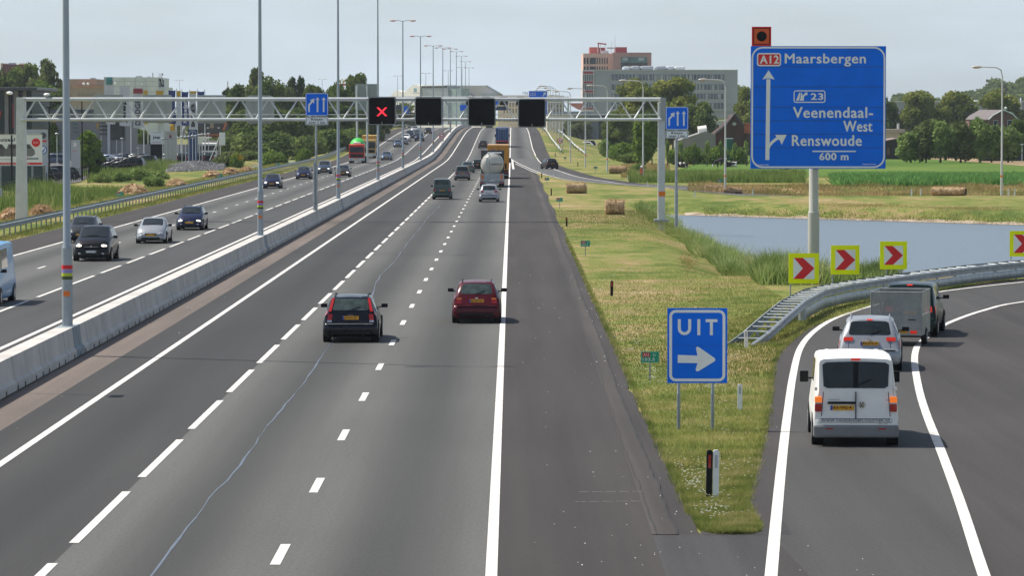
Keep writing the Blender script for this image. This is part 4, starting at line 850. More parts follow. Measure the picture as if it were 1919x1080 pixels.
        for sg in (-1, 1):
            f = lambda y, q: c.top(y, q * sg)
            x = sg * w * .62; MB().sphere((x, L - .17, nz_ - .06), (.19, .12, .085), 12, 7).build('headlight', LITH if lit else CLEAR, r, smooth=True)
            MB().sphere((sg * w * .62, L - .02 + .0, .40), (.09, .05, .05), 8, 5).build('fog_light', CLEAR, r, smooth=True)
        MB().box(-w * .38, w * .38, L - .12, L + .004, nz_ - .17, nz_ - .04).build('grille', BLACK, r, bevel=.02)
        MB().box(-w * .60, w * .60, L - .09, L + .012, .24, .36).build('lower_grille', BLACK, r, bevel=.02)
        MB().box(-.26, .26, L - .01, L + .02, .44, .55).build('number_plate', plate_m or PLATE, r)
        if detail > 1:
            text('58-TX-LB' if not pl else pl, .40, .07, -.20, .46, L + .0215, INK, r, bold=.02, back=True).location.x = 0
            MB().box(-w * .36, w * .36, L - .02, L + .012, nz_ - .105, nz_ - .09).build('grille_bar', CHROME, r)
            MB().sphere((0, L - .03, nz_ - .09), (.055, .05, .055), 10, 6).build('badge', CHROME, r, smooth=True)
            a = c.top(c.rf * L + c.ws * .95, .5) + Vector((0, .01, .03)); b_ = c.top(c.rf * L + c.ws * .85, -.3) + Vector((0, .01, .03)); MB().tube([a, b_], .012, 6).build('wiper', BLACK, r)
            MB().sphere((.35, c.rf * L - .1, H - .38), (.11, .10, .15), 8, 6).build('headrest', INKG, r, smooth=True)
    return r, c
P_BLACK = paint('midnight blue black', (.006, .007, .012), rough=.2); P_MAR = paint('maroon', (.085, .006, .012)); P_SIL = paint('silver', (.33, .345, .365), .35, .32); P_GREEN = paint('grey green', (.085, .115, .10), .3)
P_GREY = paint('grey', (.12, .12, .125), .4); P_DG = paint('dark grey', (.035, .038, .042), .3); P_WHITE = paint('white', (.82, .80, .75), 0, .35); P_DB = paint('dark blue', (.010, .016, .05), .2); P_BLK = paint('black', (.006, .006, .007)); P_DGN = paint('dark green', (.008, .02, .017)); P_BLUE = paint('light blue', (.04, .26, .52)); P_STEEL = paint('steel blue', (.07, .10, .15), .3); P_RED = paint('fire red', (.55, .03, .015))
def Xat(px, d): return at(px, 500, d)[0]
g1 = 'cars driving away on the motorway'
dv = G(657, 643)[1]; r, c = car('wagon', Xat(656.5, dv), dv, P_BLACK, 'midnight blue estate car with tall red pillar lights, nearest on the motorway', group=g1, pl='59-RV-JR', tail='volvo', rails=True, name='estate_car', glass=GLASSL)
text('VOLVO', .16, .028, -.08, .885, .13 + .10 * .7 - .02, CHROME, r)
dv = G(893, 607)[1]; r, c = car('wagon', Xat(893, dv), dv, P_MAR, 'maroon estate car beside the right edge line, with roof rails', group=g1, pl='PJ-SD-63', tail='low', rails=True, name='estate_car', W=1.72, L=4.5, H=1.44, glass=GLASSL)
MB().prism([(.055 * math.cos(R(t)), .895 + .03 * math.sin(R(t))) for t in range(0, 360, 20)], .18, .20).build('badge', CHROME, r)
dv = G(917, 379)[1]; car('hatch', Xat(916.5, dv), dv, P_SIL, 'silver hatchback right behind the tanker lorry', group=g1, pl='24-XH-PD', tail='high', name='hatchback_car', plate_m=PLATEW, W=1.72)
dv = G(829, 374)[1]; car('kangoo', Xat(828.5, dv), dv, P_GREEN, 'grey-green boxy car in the middle lane left of the silver hatchback', group=g1, pl='31-HL-GN', tail='mid', name='boxy_car', glass=GLASSL)
dv = G(866, 338)[1]; car('mpv', Xat(866, dv), dv, P_GREY, 'brownish grey people carrier one car ahead of the grey-green boxy car', group=g1, tail='mid', name='people_carrier', detail=1, pl='77-KD-ZT')
car('sedan', Xat(876, 500), 500, P_GREEN, 'grey-green saloon car half hidden ahead of the grey people carrier', group=g1, detail=1, name='saloon_car')
car('wagon', Xat(895.5, 523), 523, P_BLK, 'black car partly hidden behind the left side of the tanker lorry', group=g1, detail=1, name='estate_car')
car('hatch', Xat(905, 735), 735, P_DG, 'small dark grey car climbing the hill left of the blue lorry', group=g1, detail=1, name='hatchback_car', front=False)
car('hatch', Xat(917, 1010), 1010, P_BLK, 'tiny dark car cresting the hill under an unlit signal box', group=g1, detail=0, name='hatchback_car')
x, y = G(1036, 323); car('hatch', Xat(1036, 535), 535, P_BLK, 'black hatchback alone on the curving slip road', group=g1, detail=1, rz=R(14), name='hatchback_car', pl='18-NL-XT')
# exit ramp traffic
dw = G(1606, 838)[1]; Xw = Xat(1605, dw); r, c = car('van', Xw, dw, P_WHITE, 'white delivery van with dark rear windows and web address, last on the exit ramp', 'van', pl='63-VKJ-4', tail='van', lit=True, name='delivery_van', rz=R(-3)); w = .95
yy = .165
MB().box(-.012, .012, .022, .075, .48, 1.22).build('door_gap', INKG, r); MB().box(-.62, -.01, .02, .06, .945, 1.0).build('handle_bar', BLACK, r, bevel=.01)
patch(lambda y, q: c.top(y, q), c.b2 + .012, c.b2 + c.gr * .9, -.07, .07, off=.016, cut=0).build('window_pillar', BLACK, r)
ring(-.80, .80, .535, .625, .008, .02, -.008, INKG, r, 'lettering_frame'); text('WWW.VANDEHOEFLOGISTIEK.NL', 1.54, .055, -.77, .553, -.009, INKG, r, bold=.014)
MB().prism([(.13 + .075 * math.cos(R(t)), .93 + .075 * math.sin(R(t))) for t in range(0, 360, 18)], .035, .06).build('badge', CHROME, r)
flat([[(.075, .99), (.09, .99), (.13, .93), (.17, .99), (.185, .99), (.135, .905), (.125, .905)], [(.075, .93), (.087, .93), (.105, .885), (.13, .925), (.155, .885), (.173, .93), (.185, .93), (.16, .868), (.15, .868), (.13, .905), (.11, .868), (.10, .868)]], .030, INK, r, 'emblem')
for sg in (-1, 1): MB().box(sg * .88 - .03, sg * .88 + .03, .05, .12, 1.24, 1.32).build('hinge', P_WHITE, r, bevel=.01); MB().box(sg * .58 - .08, sg * .58 + .08, -.055, -.03, .39, .415).build('reflector', REDL, r)
MB().box(-.945, .945, -.045, .14, .20, .485).build('bumper', mat('grey bumper plastic', (.20, .20, .20), .6, var=.1, scale=3), r, bevel=.05); text('TRANSPORTER', .26, .022, -.62, 1.03, .045, INKG, r); text('TDI', .09, .025, .66, 1.02, .045, INKG, r); text('070 - 3771', .2, .022, .5, .50, -.009, INKG, r)
for k in range(5): MB().box(-.6 + k * .28, -.5 + k * .28, .9, 3.2, 1.95, 1.978).build('roof_rib', P_WHITE, r, bevel=.015)
dm = G(1632, 697)[1]; r, c = car('wagon', Xat(1630, dm), dm, P_SIL, 'silver estate car on the exit ramp directly ahead of the white van', pl='83-JVG-4', tail='wide', lit=True, rails=P_SIL, name='estate_car', rz=R(-6), W=1.84, H=1.48, L=4.75)
MB().prism([(.06 * math.cos(R(t)), .93 + .045 * math.sin(R(t))) for t in range(0, 360, 20)], .185, .20).build('badge', CHROME, r)
# mesh trailer
dt = G(1683, 649)[1]; Xt = Xat(1680, dt); r = empty('box_trailer', (Xt, dt, 0), R(-12), 'grey open trailer with mesh sides behind the dark green pick-up', 'trailer'); TG = mat('grey trailer steel', (.30, .31, .30), .5, .4, var=.15, scale=2)
hw = .80; MB().box(-hw, hw, 0, 2.6, .55, .62).build('load_floor', TG, r); MB().box(-hw, hw, -.01, .03, .60, .98).build('tail_board', TG, r); MB().box(-hw, hw, -.02, .04, .34, .55).build('rear_board', TG, r)
for sg in (-1, 1): MB().box(sg * hw - .02, sg * hw + .02, .03, 2.6, .34, .98).build('side_board', TG, r)
fr = MB()
for sg in (-1, 1):
    for y in (0, 2.6): fr.tube([(sg * hw, y, .98), (sg * hw, y, 1.72)], .022, 6)
    fr.tube([(sg * hw, 0, 1.72), (sg * hw, 2.6, 1.72)], .022, 6)
for y in (0, 2.6): fr.tube([(-hw, y, 1.72), (hw, y, 1.72)], .022, 6); fr.tube([(-hw, y, 1.0), (hw, y, 1.0)], .022, 6)
fr.build('mesh_frame', TG, r)
me_ = MB()
for k in range(1, 60): x = -hw + k * 2 * hw / 60; me_.box(x - .007, x + .007, 0, .006, .98, 1.72); me_.box(x - .007, x + .007, 2.6, 2.606, .98, 1.72)
for k in range(1, 28): z = .98 + k * .74 / 28; me_.box(-hw, hw, .001, .007, z - .007, z + .007); me_.box(-hw, hw, 2.6, 2.606, z - .007, z + .007); [me_.box(s_ * hw - .003, s_ * hw + .003, 0, 2.6, z - .007, z + .007) for s_ in (-1, 1)]
me_.build('wire_mesh', TG, r)['kind'] = 'stuff'
wheels(r, 2.6, 1.7, R_=.27, yr=1.2, yf=1.25, wd=.16); MB().box(.45, .66, -.04, 0, .40, .50).build('tail_light', REDON, r); MB().box(-.66, -.45, -.04, 0, .40, .50).build('tail_light', REDON, r)
MB().box(.10, .36, -.035, -.02, .41, .50).build('number_plate', PLATE, r); text('28-FK-1', .2, .055, .13, .427, -.037, INK, r)
for k in (-.5, .5): MB().box(k - .12, k + .12, -.03, 0, .83, .86).build('latch', BLACK, r)
dp = dt + 4.9; r, c = car('suv', Xat(1703, dp), dp, P_DGN, 'dark green pick-up with closed rear towing the mesh trailer round the bend', 'pick-up', tail='high', lit=True, name='pickup_truck', rz=R(-10), W=1.86, H=1.74, L=5.1, rw=.78, sill=.3)
# oncoming traffic
g2 = 'oncoming cars on the opposite carriageway'
def onc(kind, px, py, col_, label, **k):
    x, y = GH(px, py); return car(kind, x, y, col_, label, rz=math.pi, group=g2, front=True, **k)
onc('suv', 190, 485, P_BLK, 'black off-road car with a white plate, nearest oncoming car beside the lamp post', pl='RMC-75', lit=True, plate_m=PLATEW, name='offroad_car')
onc('wagon', 168, 452, P_DG, 'dark grey estate car partly hidden behind the black off-road car', rails=P_SIL, name='estate_car')
onc('sedan', 296, 453, P_SIL, 'silver saloon with wide dark grille, oncoming behind the black off-road car', lit=False, name='saloon_car', pl='84-RS-JT')
onc('wagon', 366, 428, P_DB, 'dark blue oncoming estate car right of the silver saloon', rails=True, lit=True, name='estate_car', pl='97-PV-NS', W=1.74)
onc('sedan', 514, 352, P_DB, 'dark blue saloon with bright headlights right of the tall second lamp post', lit=True, detail=1, name='saloon_car')
onc('sedan', 572, 335, P_DB, 'navy saloon just left of the merge sign pole', detail=1, name='saloon_car'); onc('mpv', 610, 325, P_STEEL, 'steel blue people carrier between two sign poles and a lamp post', lit=True, detail=1, name='people_carrier')
onc('sedan', 645, 331, P_DG, 'dark grey saloon just right of the third lamp post', detail=1, name='saloon_car', lit=True); onc('sedan', 725.5, 300, P_STEEL, 'blue-grey saloon alone right of the red lorry', detail=1, name='saloon_car')
for px, d, cc, lab, kd in [(747, 745, P_STEEL, 'small steel blue car coming downhill left of the round sign', 'sedan'), (757, 768, P_GREY, 'small grey car behind the steel blue one on the hill', 'sedan'), (762, 800, P_WHITE, 'small white car coming downhill', 'hatch'), (769, 830, P_DB, 'small dark blue people carrier coming over the hill', 'mpv'), (787, 800, P_DB, 'small dark car alone in the inner downhill lane', 'suv'), (783, 850, P_DG, 'small dark grey car behind the inner downhill car', 'sedan'), (803, 880, P_BLK, 'tiny black car just over the hilltop', 'hatch'), (778, 900, P_SIL, 'tiny silver car at the hilltop', 'hatch')]:
    car(kd, Xat(px, d), d, cc, lab, rz=math.pi, group=g2, front=True, detail=0, name='car')
x, y = G(2, 562); r, c = car('bigvan', x - .35, y, P_BLUE, 'light blue van entering at the left edge of the photo', 'van', rz=math.pi, front=True, name='delivery_van', glass=GLASS)
# ---- lorries
def lorry(name, X, d, label, rz=0): 
    r = empty(name, (X, d, z0(d)), rz, label, 'lorry'); sl_ = math.atan((z0(d + 6) - z0(d)) / 6); r.rotation_euler.x = sl_ if rz == 0 else -sl_; return r
def axle(r, ys_, R_=.5, W=2.5, wd=.55):
    for y in ys_:
        for sg in (-1, 1):
            x1_ = sg * W / 2; wv = MB().tube([(x1_ - sg * wd, y, R_), (x1_ - sg * .03, y, R_), (x1_, y, R_)], [R_, R_, R_ - .04], 20).build('wheel', TYRE, r, smooth=50); MB().tube([(x1_ - sg * .02, y, R_), (x1_ + sg * .01, y, R_)], R_ * .55, 14).build('rim', GALVD, wv)
def cab(r, y0_, m, H=3.0, W=2.45, front=1):
    w = W / 2; b = MB().prismx([(y0_, .55), (y0_ + 2.0, .55), (y0_ + 2.05, 1.6), (y0_ + 1.85, H - .1), (y0_ + 1.5, H), (y0_, H)], -w, w).build('cab', m, r, bevel=.06)
    MB().prismx([(y0_ + 2.075, 1.72), (y0_ + 2.055, 1.70), (y0_ + 1.885, H - .45), (y0_ + 1.905, H - .43)], -w + .12, w - .12).build('windscreen', GLASS, r); MB().box(-w + .2, w - .2, y0_ + 2.03, y0_ + 2.07, .95, 1.45).build('grille', BLACK, r, bevel=.02)
    MB().box(-w, w, y0_ + 1.9, y0_ + 2.12, .38, .80).build('bumper', PAINTG, r, bevel=.04)
    for sg in (-1, 1):
        MB().box(sg * .95 - .2, sg * .95 + .2, y0_ + 2.1, y0_ + 2.14, .5, .66).build('headlight', CLEAR, r, bevel=.02); MB().box(sg * (w + .17) - .10, sg * (w + .17) + .10, y0_ + 1.75, y0_ + 1.85, 1.75, 2.35).build('mirror', BLACK, r, bevel=.03)
        MB().box(sg * w - .01, sg * w + .01, y0_ + .7, y0_ + 1.6, 1.75, H - .5).build('side_window', GLASS, r)
# tanker
dk = 396; r = lorry('tanker_lorry', Xat(922, dk), dk, 'tanker lorry with round cream end cap in the right lane'); CR = mat('cream tank', (.60, .57, .50), .35, .1, var=.10, scale=.8); 
MB().tube([(0, .35, 2.35), (0, .55, 2.35), (0, 1.0, 2.35), (0, 11.0, 2.35), (0, 11.5, 2.35)], [.55, .95, 1.18, 1.18, .8], 28).build('tank', CR, r, smooth=50); MB().sphere((0, .62, 2.35), (1.05, .42, 1.05), 20, 12).build('tank_end', CR, r, smooth=True)
MB().tube([(-1.13, .55, 2.35)] + [(1.13 * math.cos(R(t)), .55, 2.35 + 1.13 * math.sin(R(t))) for t in range(180, -1, -15)], .03, 6, cap=False).build('tank_band', GALVD, r)
MB().box(-1.24, 1.24, 0, .12, .62, 1.45).build('rear_panel', GALV, r, bevel=.02); MB().box(-1.24, 1.24, -.02, .1, .42, .6).build('rear_bumper', GALVD, r)
for sg in (-1, 1):
    MB().box(sg * 1.0 - .12, sg * 1.0 + .12, -.02, 0, .82, 1.35).build('orange_marker', mat('orange marker', (.70, .20, .05), .5, var=.1, scale=3), r); MB().box(sg * 1.02 - .2, sg * 1.02 + .2, -.05, -.02, .46, .57).build('tail_light', REDL, r)
for x in (-.62, -.25): MB().tube([(x, .12, 1.45), (x, -.02 + .1, 2.2), (x, .5, 3.5)], .02, 6).build('ladder_rail', GALVD, r)
for k in range(8): z = 1.6 + k * .25; MB().tube([(-.62, .1 + max(0, z - 2.2) * .32, z), (-.25, .1 + max(0, z - 2.2) * .32, z)], .015, 6).build('rung', GALVD, r)
MB().box(-.5, 1.0, 1.2, 10, 3.52, 3.56).build('walkway', GALV, r)
text('VANSCHTER', 1.2, .17, -.15, 2.32, .105, INKG, r, bold=.03).data.transform(Matrix.Translation((0, .06, 0)))
MB().box(-1.22, 1.22, 11.2, 11.4, .9, 3.75).build('cab_rear', mat('dark cab', (.02, .022, .026), .4), r, bevel=.05); cab(r, 11.5, mat('dark cab', (.02, .022, .026), .4), H=3.7); MB().box(-.5, .5, .1, 12, .75, .95).build('chassis', BLACK, r); axle(r, (1.6, 2.9, 9.2, 12.8))
MB().box(-.26, .26, -.04, -.02, .66, .78).build('number_plate', PLATEW, r)
# box lorry helper
def boxlorry(X, d, label, m, H=3.9, L=9, text_=None, top=None, W=2.5, frame=None):
    r = lorry('box_lorry', X, d, label); MB().box(-W / 2, W / 2, 0, L, 1.05, H).build('cargo_box', m, r, bevel=.04)
    if top: MB().box(-W / 2 + .03, W / 2 - .03, .05, L - .05, H + .001, H + .07).build('box_roof', top, r)
    MB().box(-W / 2 + .02, W / 2 - .02, -.02, .1, .62, 1.03).build('rear_frame', frame or BLACK, r); MB().box(-1.15, 1.15, .02, .14, .40, .52).build('under_run_bar', GALVD, r); MB().box(-.5, .5, .1, L + 2, .65, 1.04).build('chassis', BLACK, r)
    MB().box(-.015, .015, -.012, 0, 1.08, H - .1).build('door_gap', INK, r)
    for x in (-.7, -.3, .3, .7): MB().tube([(x, -.025, 1.08), (x, -.025, H - .15)], .018, 6).build('door_rod', GALVD, r)
    for sg in (-1, 1): MB().box(sg * 1.0 - .2, sg * 1.0 + .2, -.05, -.02, .72, .86).build('tail_light', REDL, r)
    axle(r, (1.4, L - 1, L + 1.2)); cab(r, L + .2, m); return r
ORG = mat('orange yellow tarpaulin', (.62, .26, .012), .5, var=.07, scale=.8); do = 452
r = boxlorry(Xat(933.5, do), do, 'orange-yellow box lorry ahead of the tanker', ORG, H=3.95, top=mat('pale roof tarpaulin', (.62, .42, .24), .7, var=.1, scale=.5), W=2.55)
flat([[(-.7, 3.5), (-.2, 3.25), (.2, 3.45), (.1, 3.0), (-.3, 2.85), (-.55, 3.1)]], -.03, mat('blue emblem', (.02, .06, .25), .5, var=.1), r, 'emblem'); flat([[(.2, 3.45), (.55, 3.15), (.8, 3.0), (.3, 2.9), (.1, 3.0)]], -.032, SIGNR, r, 'emblem')
BLU = mat('blue lorry box', (.018, .075, .20), .5, var=.12, scale=.8); r = boxlorry(Xat(941, 742), 742, 'blue box lorry climbing the hill under the rightmost signals', BLU, H=3.75); text('TRANSPORT', 1.5, .16, -.75, 3.45, -.03, SIGNW, r); MB().box(-1.2, 1.2, -.03, -.01, 1.1, 1.3).build('red_strip', SIGNR, r)
# red mixer lorry and yellow lorry, oncoming
x, y = G(668.5, 306); r = lorry('mixer_lorry', x, y, 'red lorry with bright green drum coming towards the camera', math.pi); cab(r, -2.1, P_RED, H=3.0); MB().tube([(0, -9.0, 3.0), (0, -7.6, 2.75), (0, -4.6, 2.75), (0, -3.0, 2.55), (0, -2.5, 2.45)], [.5, 1.05, 1.25, .95, .5], 24).build('drum', mat('bright green drum', (.05, .48, .06), .4, var=.12, scale=1), r, smooth=50)
MB().box(-.5, .5, -9, -1, .7, 1.1).build('chassis', BLACK, r); MB().box(-.55, .55, -2.3, -1.1, 3.02, 3.3).build('roof_sign', SIGNW, r, bevel=.03); axle(r, (-.9, -6.3, -7.7)); MB().box(-.3, .3, .03, .05, .52, .64).build('number_plate', PLATE, r)
x, y = G(689, 300); d = 655; r = lorry('box_lorry', Xat(691, d), d, 'yellow box lorry half hidden behind the red mixer lorry', math.pi); YEL = mat('dull yellow box', (.50, .29, .05), .5, var=.2, scale=.8); MB().box(-1.25, 1.25, -10, -2.6, 1.05, 3.85).build('cargo_box', YEL, r, bevel=.04); cab(r, -2.3, mat('yellow cab', (.42, .26, .06), .4, var=.25, scale=2), H=3.2); axle(r, (-1, -7, -8.3)); MB().box(-.5, .5, -10, -1, .7, 1.1).build('chassis', BLACK, r)
# ---- parked cars on the dealer lots
protos = []
for k, (kd, cc) in enumerate([('hatch', P_DB), ('sedan', P_SIL), ('suv', P_BLK), ('wagon', P_DG), ('hatch', P_WHITE), ('mpv', P_STEEL)]):
    p = dict(SP2[kd]); c = Car(**p); r = empty('parked_car', (0, 0, 0), 0, 'x', 'car', 'cars parked on the dealer lots'); c.body().build('body', cc, r, smooth=38); gm = MB()
    for q in (patch(lambda y, q: c.top(y, q), c.b2 + .05, c.b2 + c.gr * .9, -.84, .84), patch(lambda y, q: c.top(y, q), c.rf * c.L + .05, c.rf * c.L + c.ws * .93, -.88, .88)): q.build('window', GLASSL, r)
    for sg in (-1, 1): patch(lambda u, v, sg=sg: c.side(c.b2 + c.gr * (.4 + .6 * v) + (c.rf * c.L + .3 * (1 - v) - c.b2 - c.gr * (.4 + .6 * v)) * u, v, sg), 0, 1, .14, .8, cut=.02).build('side_window', GLASS, r)
    for sg in (-1, 1): patch(lambda y, q: c.top(y, q * sg), .15, .13 + c.tt, .75, 1.0, off=.01).build('tail_light', REDL, r)
    wheels(r, c.L, c.W, rim=DARKRIM); protos.append(r)
used = set(); PKL = []
cn = ['dark blue hatchback', 'silver saloon', 'black off-road car', 'dark grey estate', 'white hatchback', 'steel blue people carrier']
def park(px, d, k, rz, where, z=0):
    o = protos[k] if k not in used else copy_tree(protos[k]); used.add(k); o.location = (at(px, 300, d)[0], d, z); o.rotation_euler.z = R(rz); o['label'] = f'parked {cn[k]} {where}'; PKL.append(o)
for px, d, k, rz, wh in [(2, 400, 4, -25, 'at the left edge below the billboard'), (13, 410, 4, 155, 'second from the left edge below the billboard'), (88, 425, 1, 100, 'beside the dark container below the pylon'), (103, 432, 2, 95, 'left of the first lamp post, half behind grass'), (118, 436, 3, 95, 'directly behind the first lamp post'), (140, 440, 2, 95, 'just right of the first lamp post'), (152, 446, 3, 90, 'at the right end of the near row by the black mast'),
        (99, 600, 4, 80, 'white between the pylon and the first lamp post'), (112, 606, 4, 85, 'behind the first lamp post further back'), (190, 580, 1, 70, 'just right of the small lot tree'), (200, 590, 5, 75, 'under the left white flagpole'), (212, 600, 0, 80, 'left of the left white flagpole'), (224, 575, 5, 70, 'between the first two flagpoles'), (233, 565, 0, 60, 'beside the second flagpole'), (243, 575, 5, 120, 'right of the second flagpole'), (251, 560, 1, 80, 'left of the third flagpole'),
        (258, 590, 2, 80, 'behind the third flagpole'), (268, 600, 4, 75, 'under the third flagpole'), (279, 585, 2, 75, 'left of the black pylon base'), (262, 575, 3, 60, 'low in front of the flagpoles'), (283, 560, 2, 75, 'in front of the black pylon base'), (297, 556, 2, 80, 'right of the black pylon base at the grass'), (312, 600, 4, 20, 'white under the beige pylon'), (322, 610, 1, 10, 'under the beige pylon'), (341, 590, 2, 5, 'left of the star pylon'), (349, 620, 0, 5, 'under the star pylon left side'), (358, 600, 5, 8, 'under the star pylon'), (366, 610, 3, 5, 'under the star pylon right side'), (375, 600, 2, 5, 'right of the star pylon'), (384, 620, 3, 5, 'left of the white lorry'), (391, 600, 2, 5, 'below the white lorry'),
        (206, 540, 2, 80, 'dark in front of the left white flagpole'), (218, 548, 3, 85, 'dark low between the first flagpoles'), (238, 540, 0, 85, 'in the front row before the second flagpole'), (252, 536, 3, 80, 'front row left of the third flagpole'), (196, 555, 0, 85, 'in the front row right of the small lot tree'), (273, 530, 2, 80, 'front row right of the third flagpole'), (125, 590, 5, 85, 'behind the first lamp post beside the S pylon'), (62, 415, 3, 95, 'left of the grey pylon by the container'), (1083, 900, 3, 10, 'right of the far lamp posts beyond the slope'), (1112, 900, 4, 80, 'far away on the right by the dark glass office'), (1118, 905, 2, 85, 'next to the white one by the dark glass office')]:
    park(px, d, k, rz, wh)
# ================================================================ vegetation
def leafcloud(clusters, n, size, seed, out=.5, flatz=1.0):
    g = np.random.default_rng(seed); C = np.array([c[:3] for c in clusters]); Rr = np.array([c[3:6] for c in clusters]); wt = np.prod(Rr, 1) ** (2 / 3); k = g.choice(len(C), n, p=wt / wt.sum())
    D = g.normal(size=(n, 3)); D /= np.linalg.norm(D, axis=1)[:, None]; rad = 1 - .45 * g.random(n) ** 1.7; P = C[k] + D * Rr[k] * rad[:, None] + g.normal(size=(n, 3)) * size * .35
    Nn = D * out + g.normal(size=(n, 3)) * .6; Nn /= np.linalg.norm(Nn, axis=1)[:, None]; A = np.cross(Nn, g.normal(size=(n, 3))); A /= np.linalg.norm(A, axis=1)[:, None]; B = np.cross(Nn, A)
    s = size * g.uniform(.55, 1.25, (n, 1)); A *= s; B *= s * .7; V = np.stack([P - A, P - B * .9 + A * .1, P + A, P + B], 1).reshape(-1, 3); V[:, 2] = np.maximum(V[:, 2], .02)
    return V, np.arange(4 * n).reshape(n, 4)
LM = {'lime': leafmat('lime tree leaves', (.095, .13, .026), (.38, .38, .10), .22, (.20, .235, .055)), 'dark': leafmat('dark wood leaves', (.065, .110, .030), (.21, .26, .075), .22), 'willow': leafmat('willow leaves', (.11, .18, .05), (.33, .42, .14), .3), 'bright': leafmat('bright shrub leaves', (.09, .16, .03), (.24, .33, .075), .5),
      'birch': leafmat('birch leaves', (.09, .125, .04), (.24, .27, .11), .35), 'fir': leafmat('dark green needles', (.035, .065, .025), (.11, .15, .055), .3)}
BARK = mat('tree bark', (.07, .055, .04), .9, var=.3, scale=4)
def trunk_mb(H, r0, seed, limbs=7, cb=.3, spread=.3):
    g = random.Random(seed); mb = MB(); p = [(0, 0, -.3)]; x = y = 0
    for i in range(1, 6): x += g.uniform(-.02, .02) * H; y += g.uniform(-.02, .02) * H; p.append((x, y, H * .85 * i / 5))
    mb.tube(p, [r0 * (1 - .17 * i) for i in range(6)], 8)
    for i in range(limbs):
        z = H * (cb + (.75 - cb) * i / limbs); a = g.uniform(0, 6.28); q = np.array(p[min(4, int(z / H / .85 * 5))]) ; L = H * spread * g.uniform(.6, 1)
        mb.tube([(q[0], q[1], z), (q[0] + math.cos(a) * L * .5, q[1] + math.sin(a) * L * .5, z + L * .3), (q[0] + math.cos(a) * L, q[1] + math.sin(a) * L, z + L * .75)], [r0 * .4, r0 * .25, r0 * .08], 5)
    return mb
def crown_clusters(kind, H, Wd, seed):
    g = random.Random(seed); c = []; w = Wd / 2
    if kind in ('round', 'lime'):
        for i in range(46):
            t = g.random(); z = H * (.12 + .80 * t); rr = w * math.sqrt(max(.04, 1 - abs((t - .36) / .66) ** 2.1)) * .86; a = g.uniform(0, 6.28); q = rr * g.uniform(.45, 1); s = Wd * g.uniform(.10, .17); c.append((q * math.cos(a), q * math.sin(a), z, s, s, s * .8))
        c.append((0, 0, H * .5, w * .55, w * .55, H * .28))
    elif kind == 'tall':
        for i in range(30):
            t = g.random(); z = H * (.15 + .82 * t); rr = w * (1 - t) ** .38 * .88 * g.uniform(.75, 1.05); a = g.uniform(0, 6.28); q = rr * g.uniform(.3, 1); s = Wd * g.uniform(.10, .19) * (1.1 - .5 * t); c.append((q * math.cos(a), q * math.sin(a), z, s, s, s * 1.2))
        c.append((0, 0, H * .45, w * .4, w * .4, H * .3))
    elif kind == 'willow':
        for i in range(22):
            t = g.random(); z = H * (.25 + .62 * t); rr = w * math.sqrt(max(.05, 1 - abs((t - .45) / .62) ** 2)) * .75; a = g.uniform(0, 6.28); q = rr * g.uniform(.3, 1); s = Wd * g.uniform(.14, .22); c.append((q * math.cos(a), q * math.sin(a), z, s, s, s * 1.3))
    elif kind == 'bush':
        for i in range(14):
            a = g.uniform(0, 6.28); q = w * g.uniform(0, .75); s = Wd * g.uniform(.16, .26); c.append((q * math.cos(a), q * math.sin(a), H * g.uniform(.2, .62) * (1.1 - q / w * .6), s, s, min(s, H * .38)))
    elif kind == 'pollard':
        for i in range(8): a = g.uniform(0, 6.28); q = w * g.uniform(.1, .6); c.append((q * math.cos(a), q * math.sin(a), H * g.uniform(.5, .85), w * .42, w * .42, H * .16))
    return c
PROT = {}
def proto(kind, leaf, H, Wd, n, size, seed):
    key = (kind, leaf, H, Wd, seed)
    if key in PROT: return PROT[key]
    V, Fq = leafcloud(crown_clusters(kind, H, Wd, seed), n, size, seed); o = npmesh('crown', V, Fq, LM[leaf]); me = o.data; bpy.data.objects.remove(o)
    t = None
    if kind != 'bush':
        o = trunk_mb(H, max(.08, H * (.028 if kind != 'pollard' else .045)), seed, cb=.28 if kind != 'pollard' else .5, spread=.28 if kind != 'pollard' else .12).build('trunk', BARK); t = o.data; bpy.data.objects.remove(o)
    PROT[key] = (me, t); return PROT[key]
def tree(px, py_base, d, H, Wd, kind, leaf, label, group, n=3500, size=.35, seed=1, base=(12, 10), name='tree', z=None):
    bH, bW = base; me, t = proto(kind, leaf, bH, bW, n, size, seed); X = at(px, 300, d)[0]; zz = height(X, d) if z is None else z
    r = empty(name, (X, d, zz), rng.uniform(0, 6.28), label, 'tree' if name != 'shrub' else 'shrub', group); r.scale = (Wd / bW, Wd / bW, H / bH)
    link('crown', me, None, r)
    if t: link('trunk', t, None, r)
    return r
def wpx(px, d): return px * d / F
def hz(py, d): return at(960, py, d)[2]
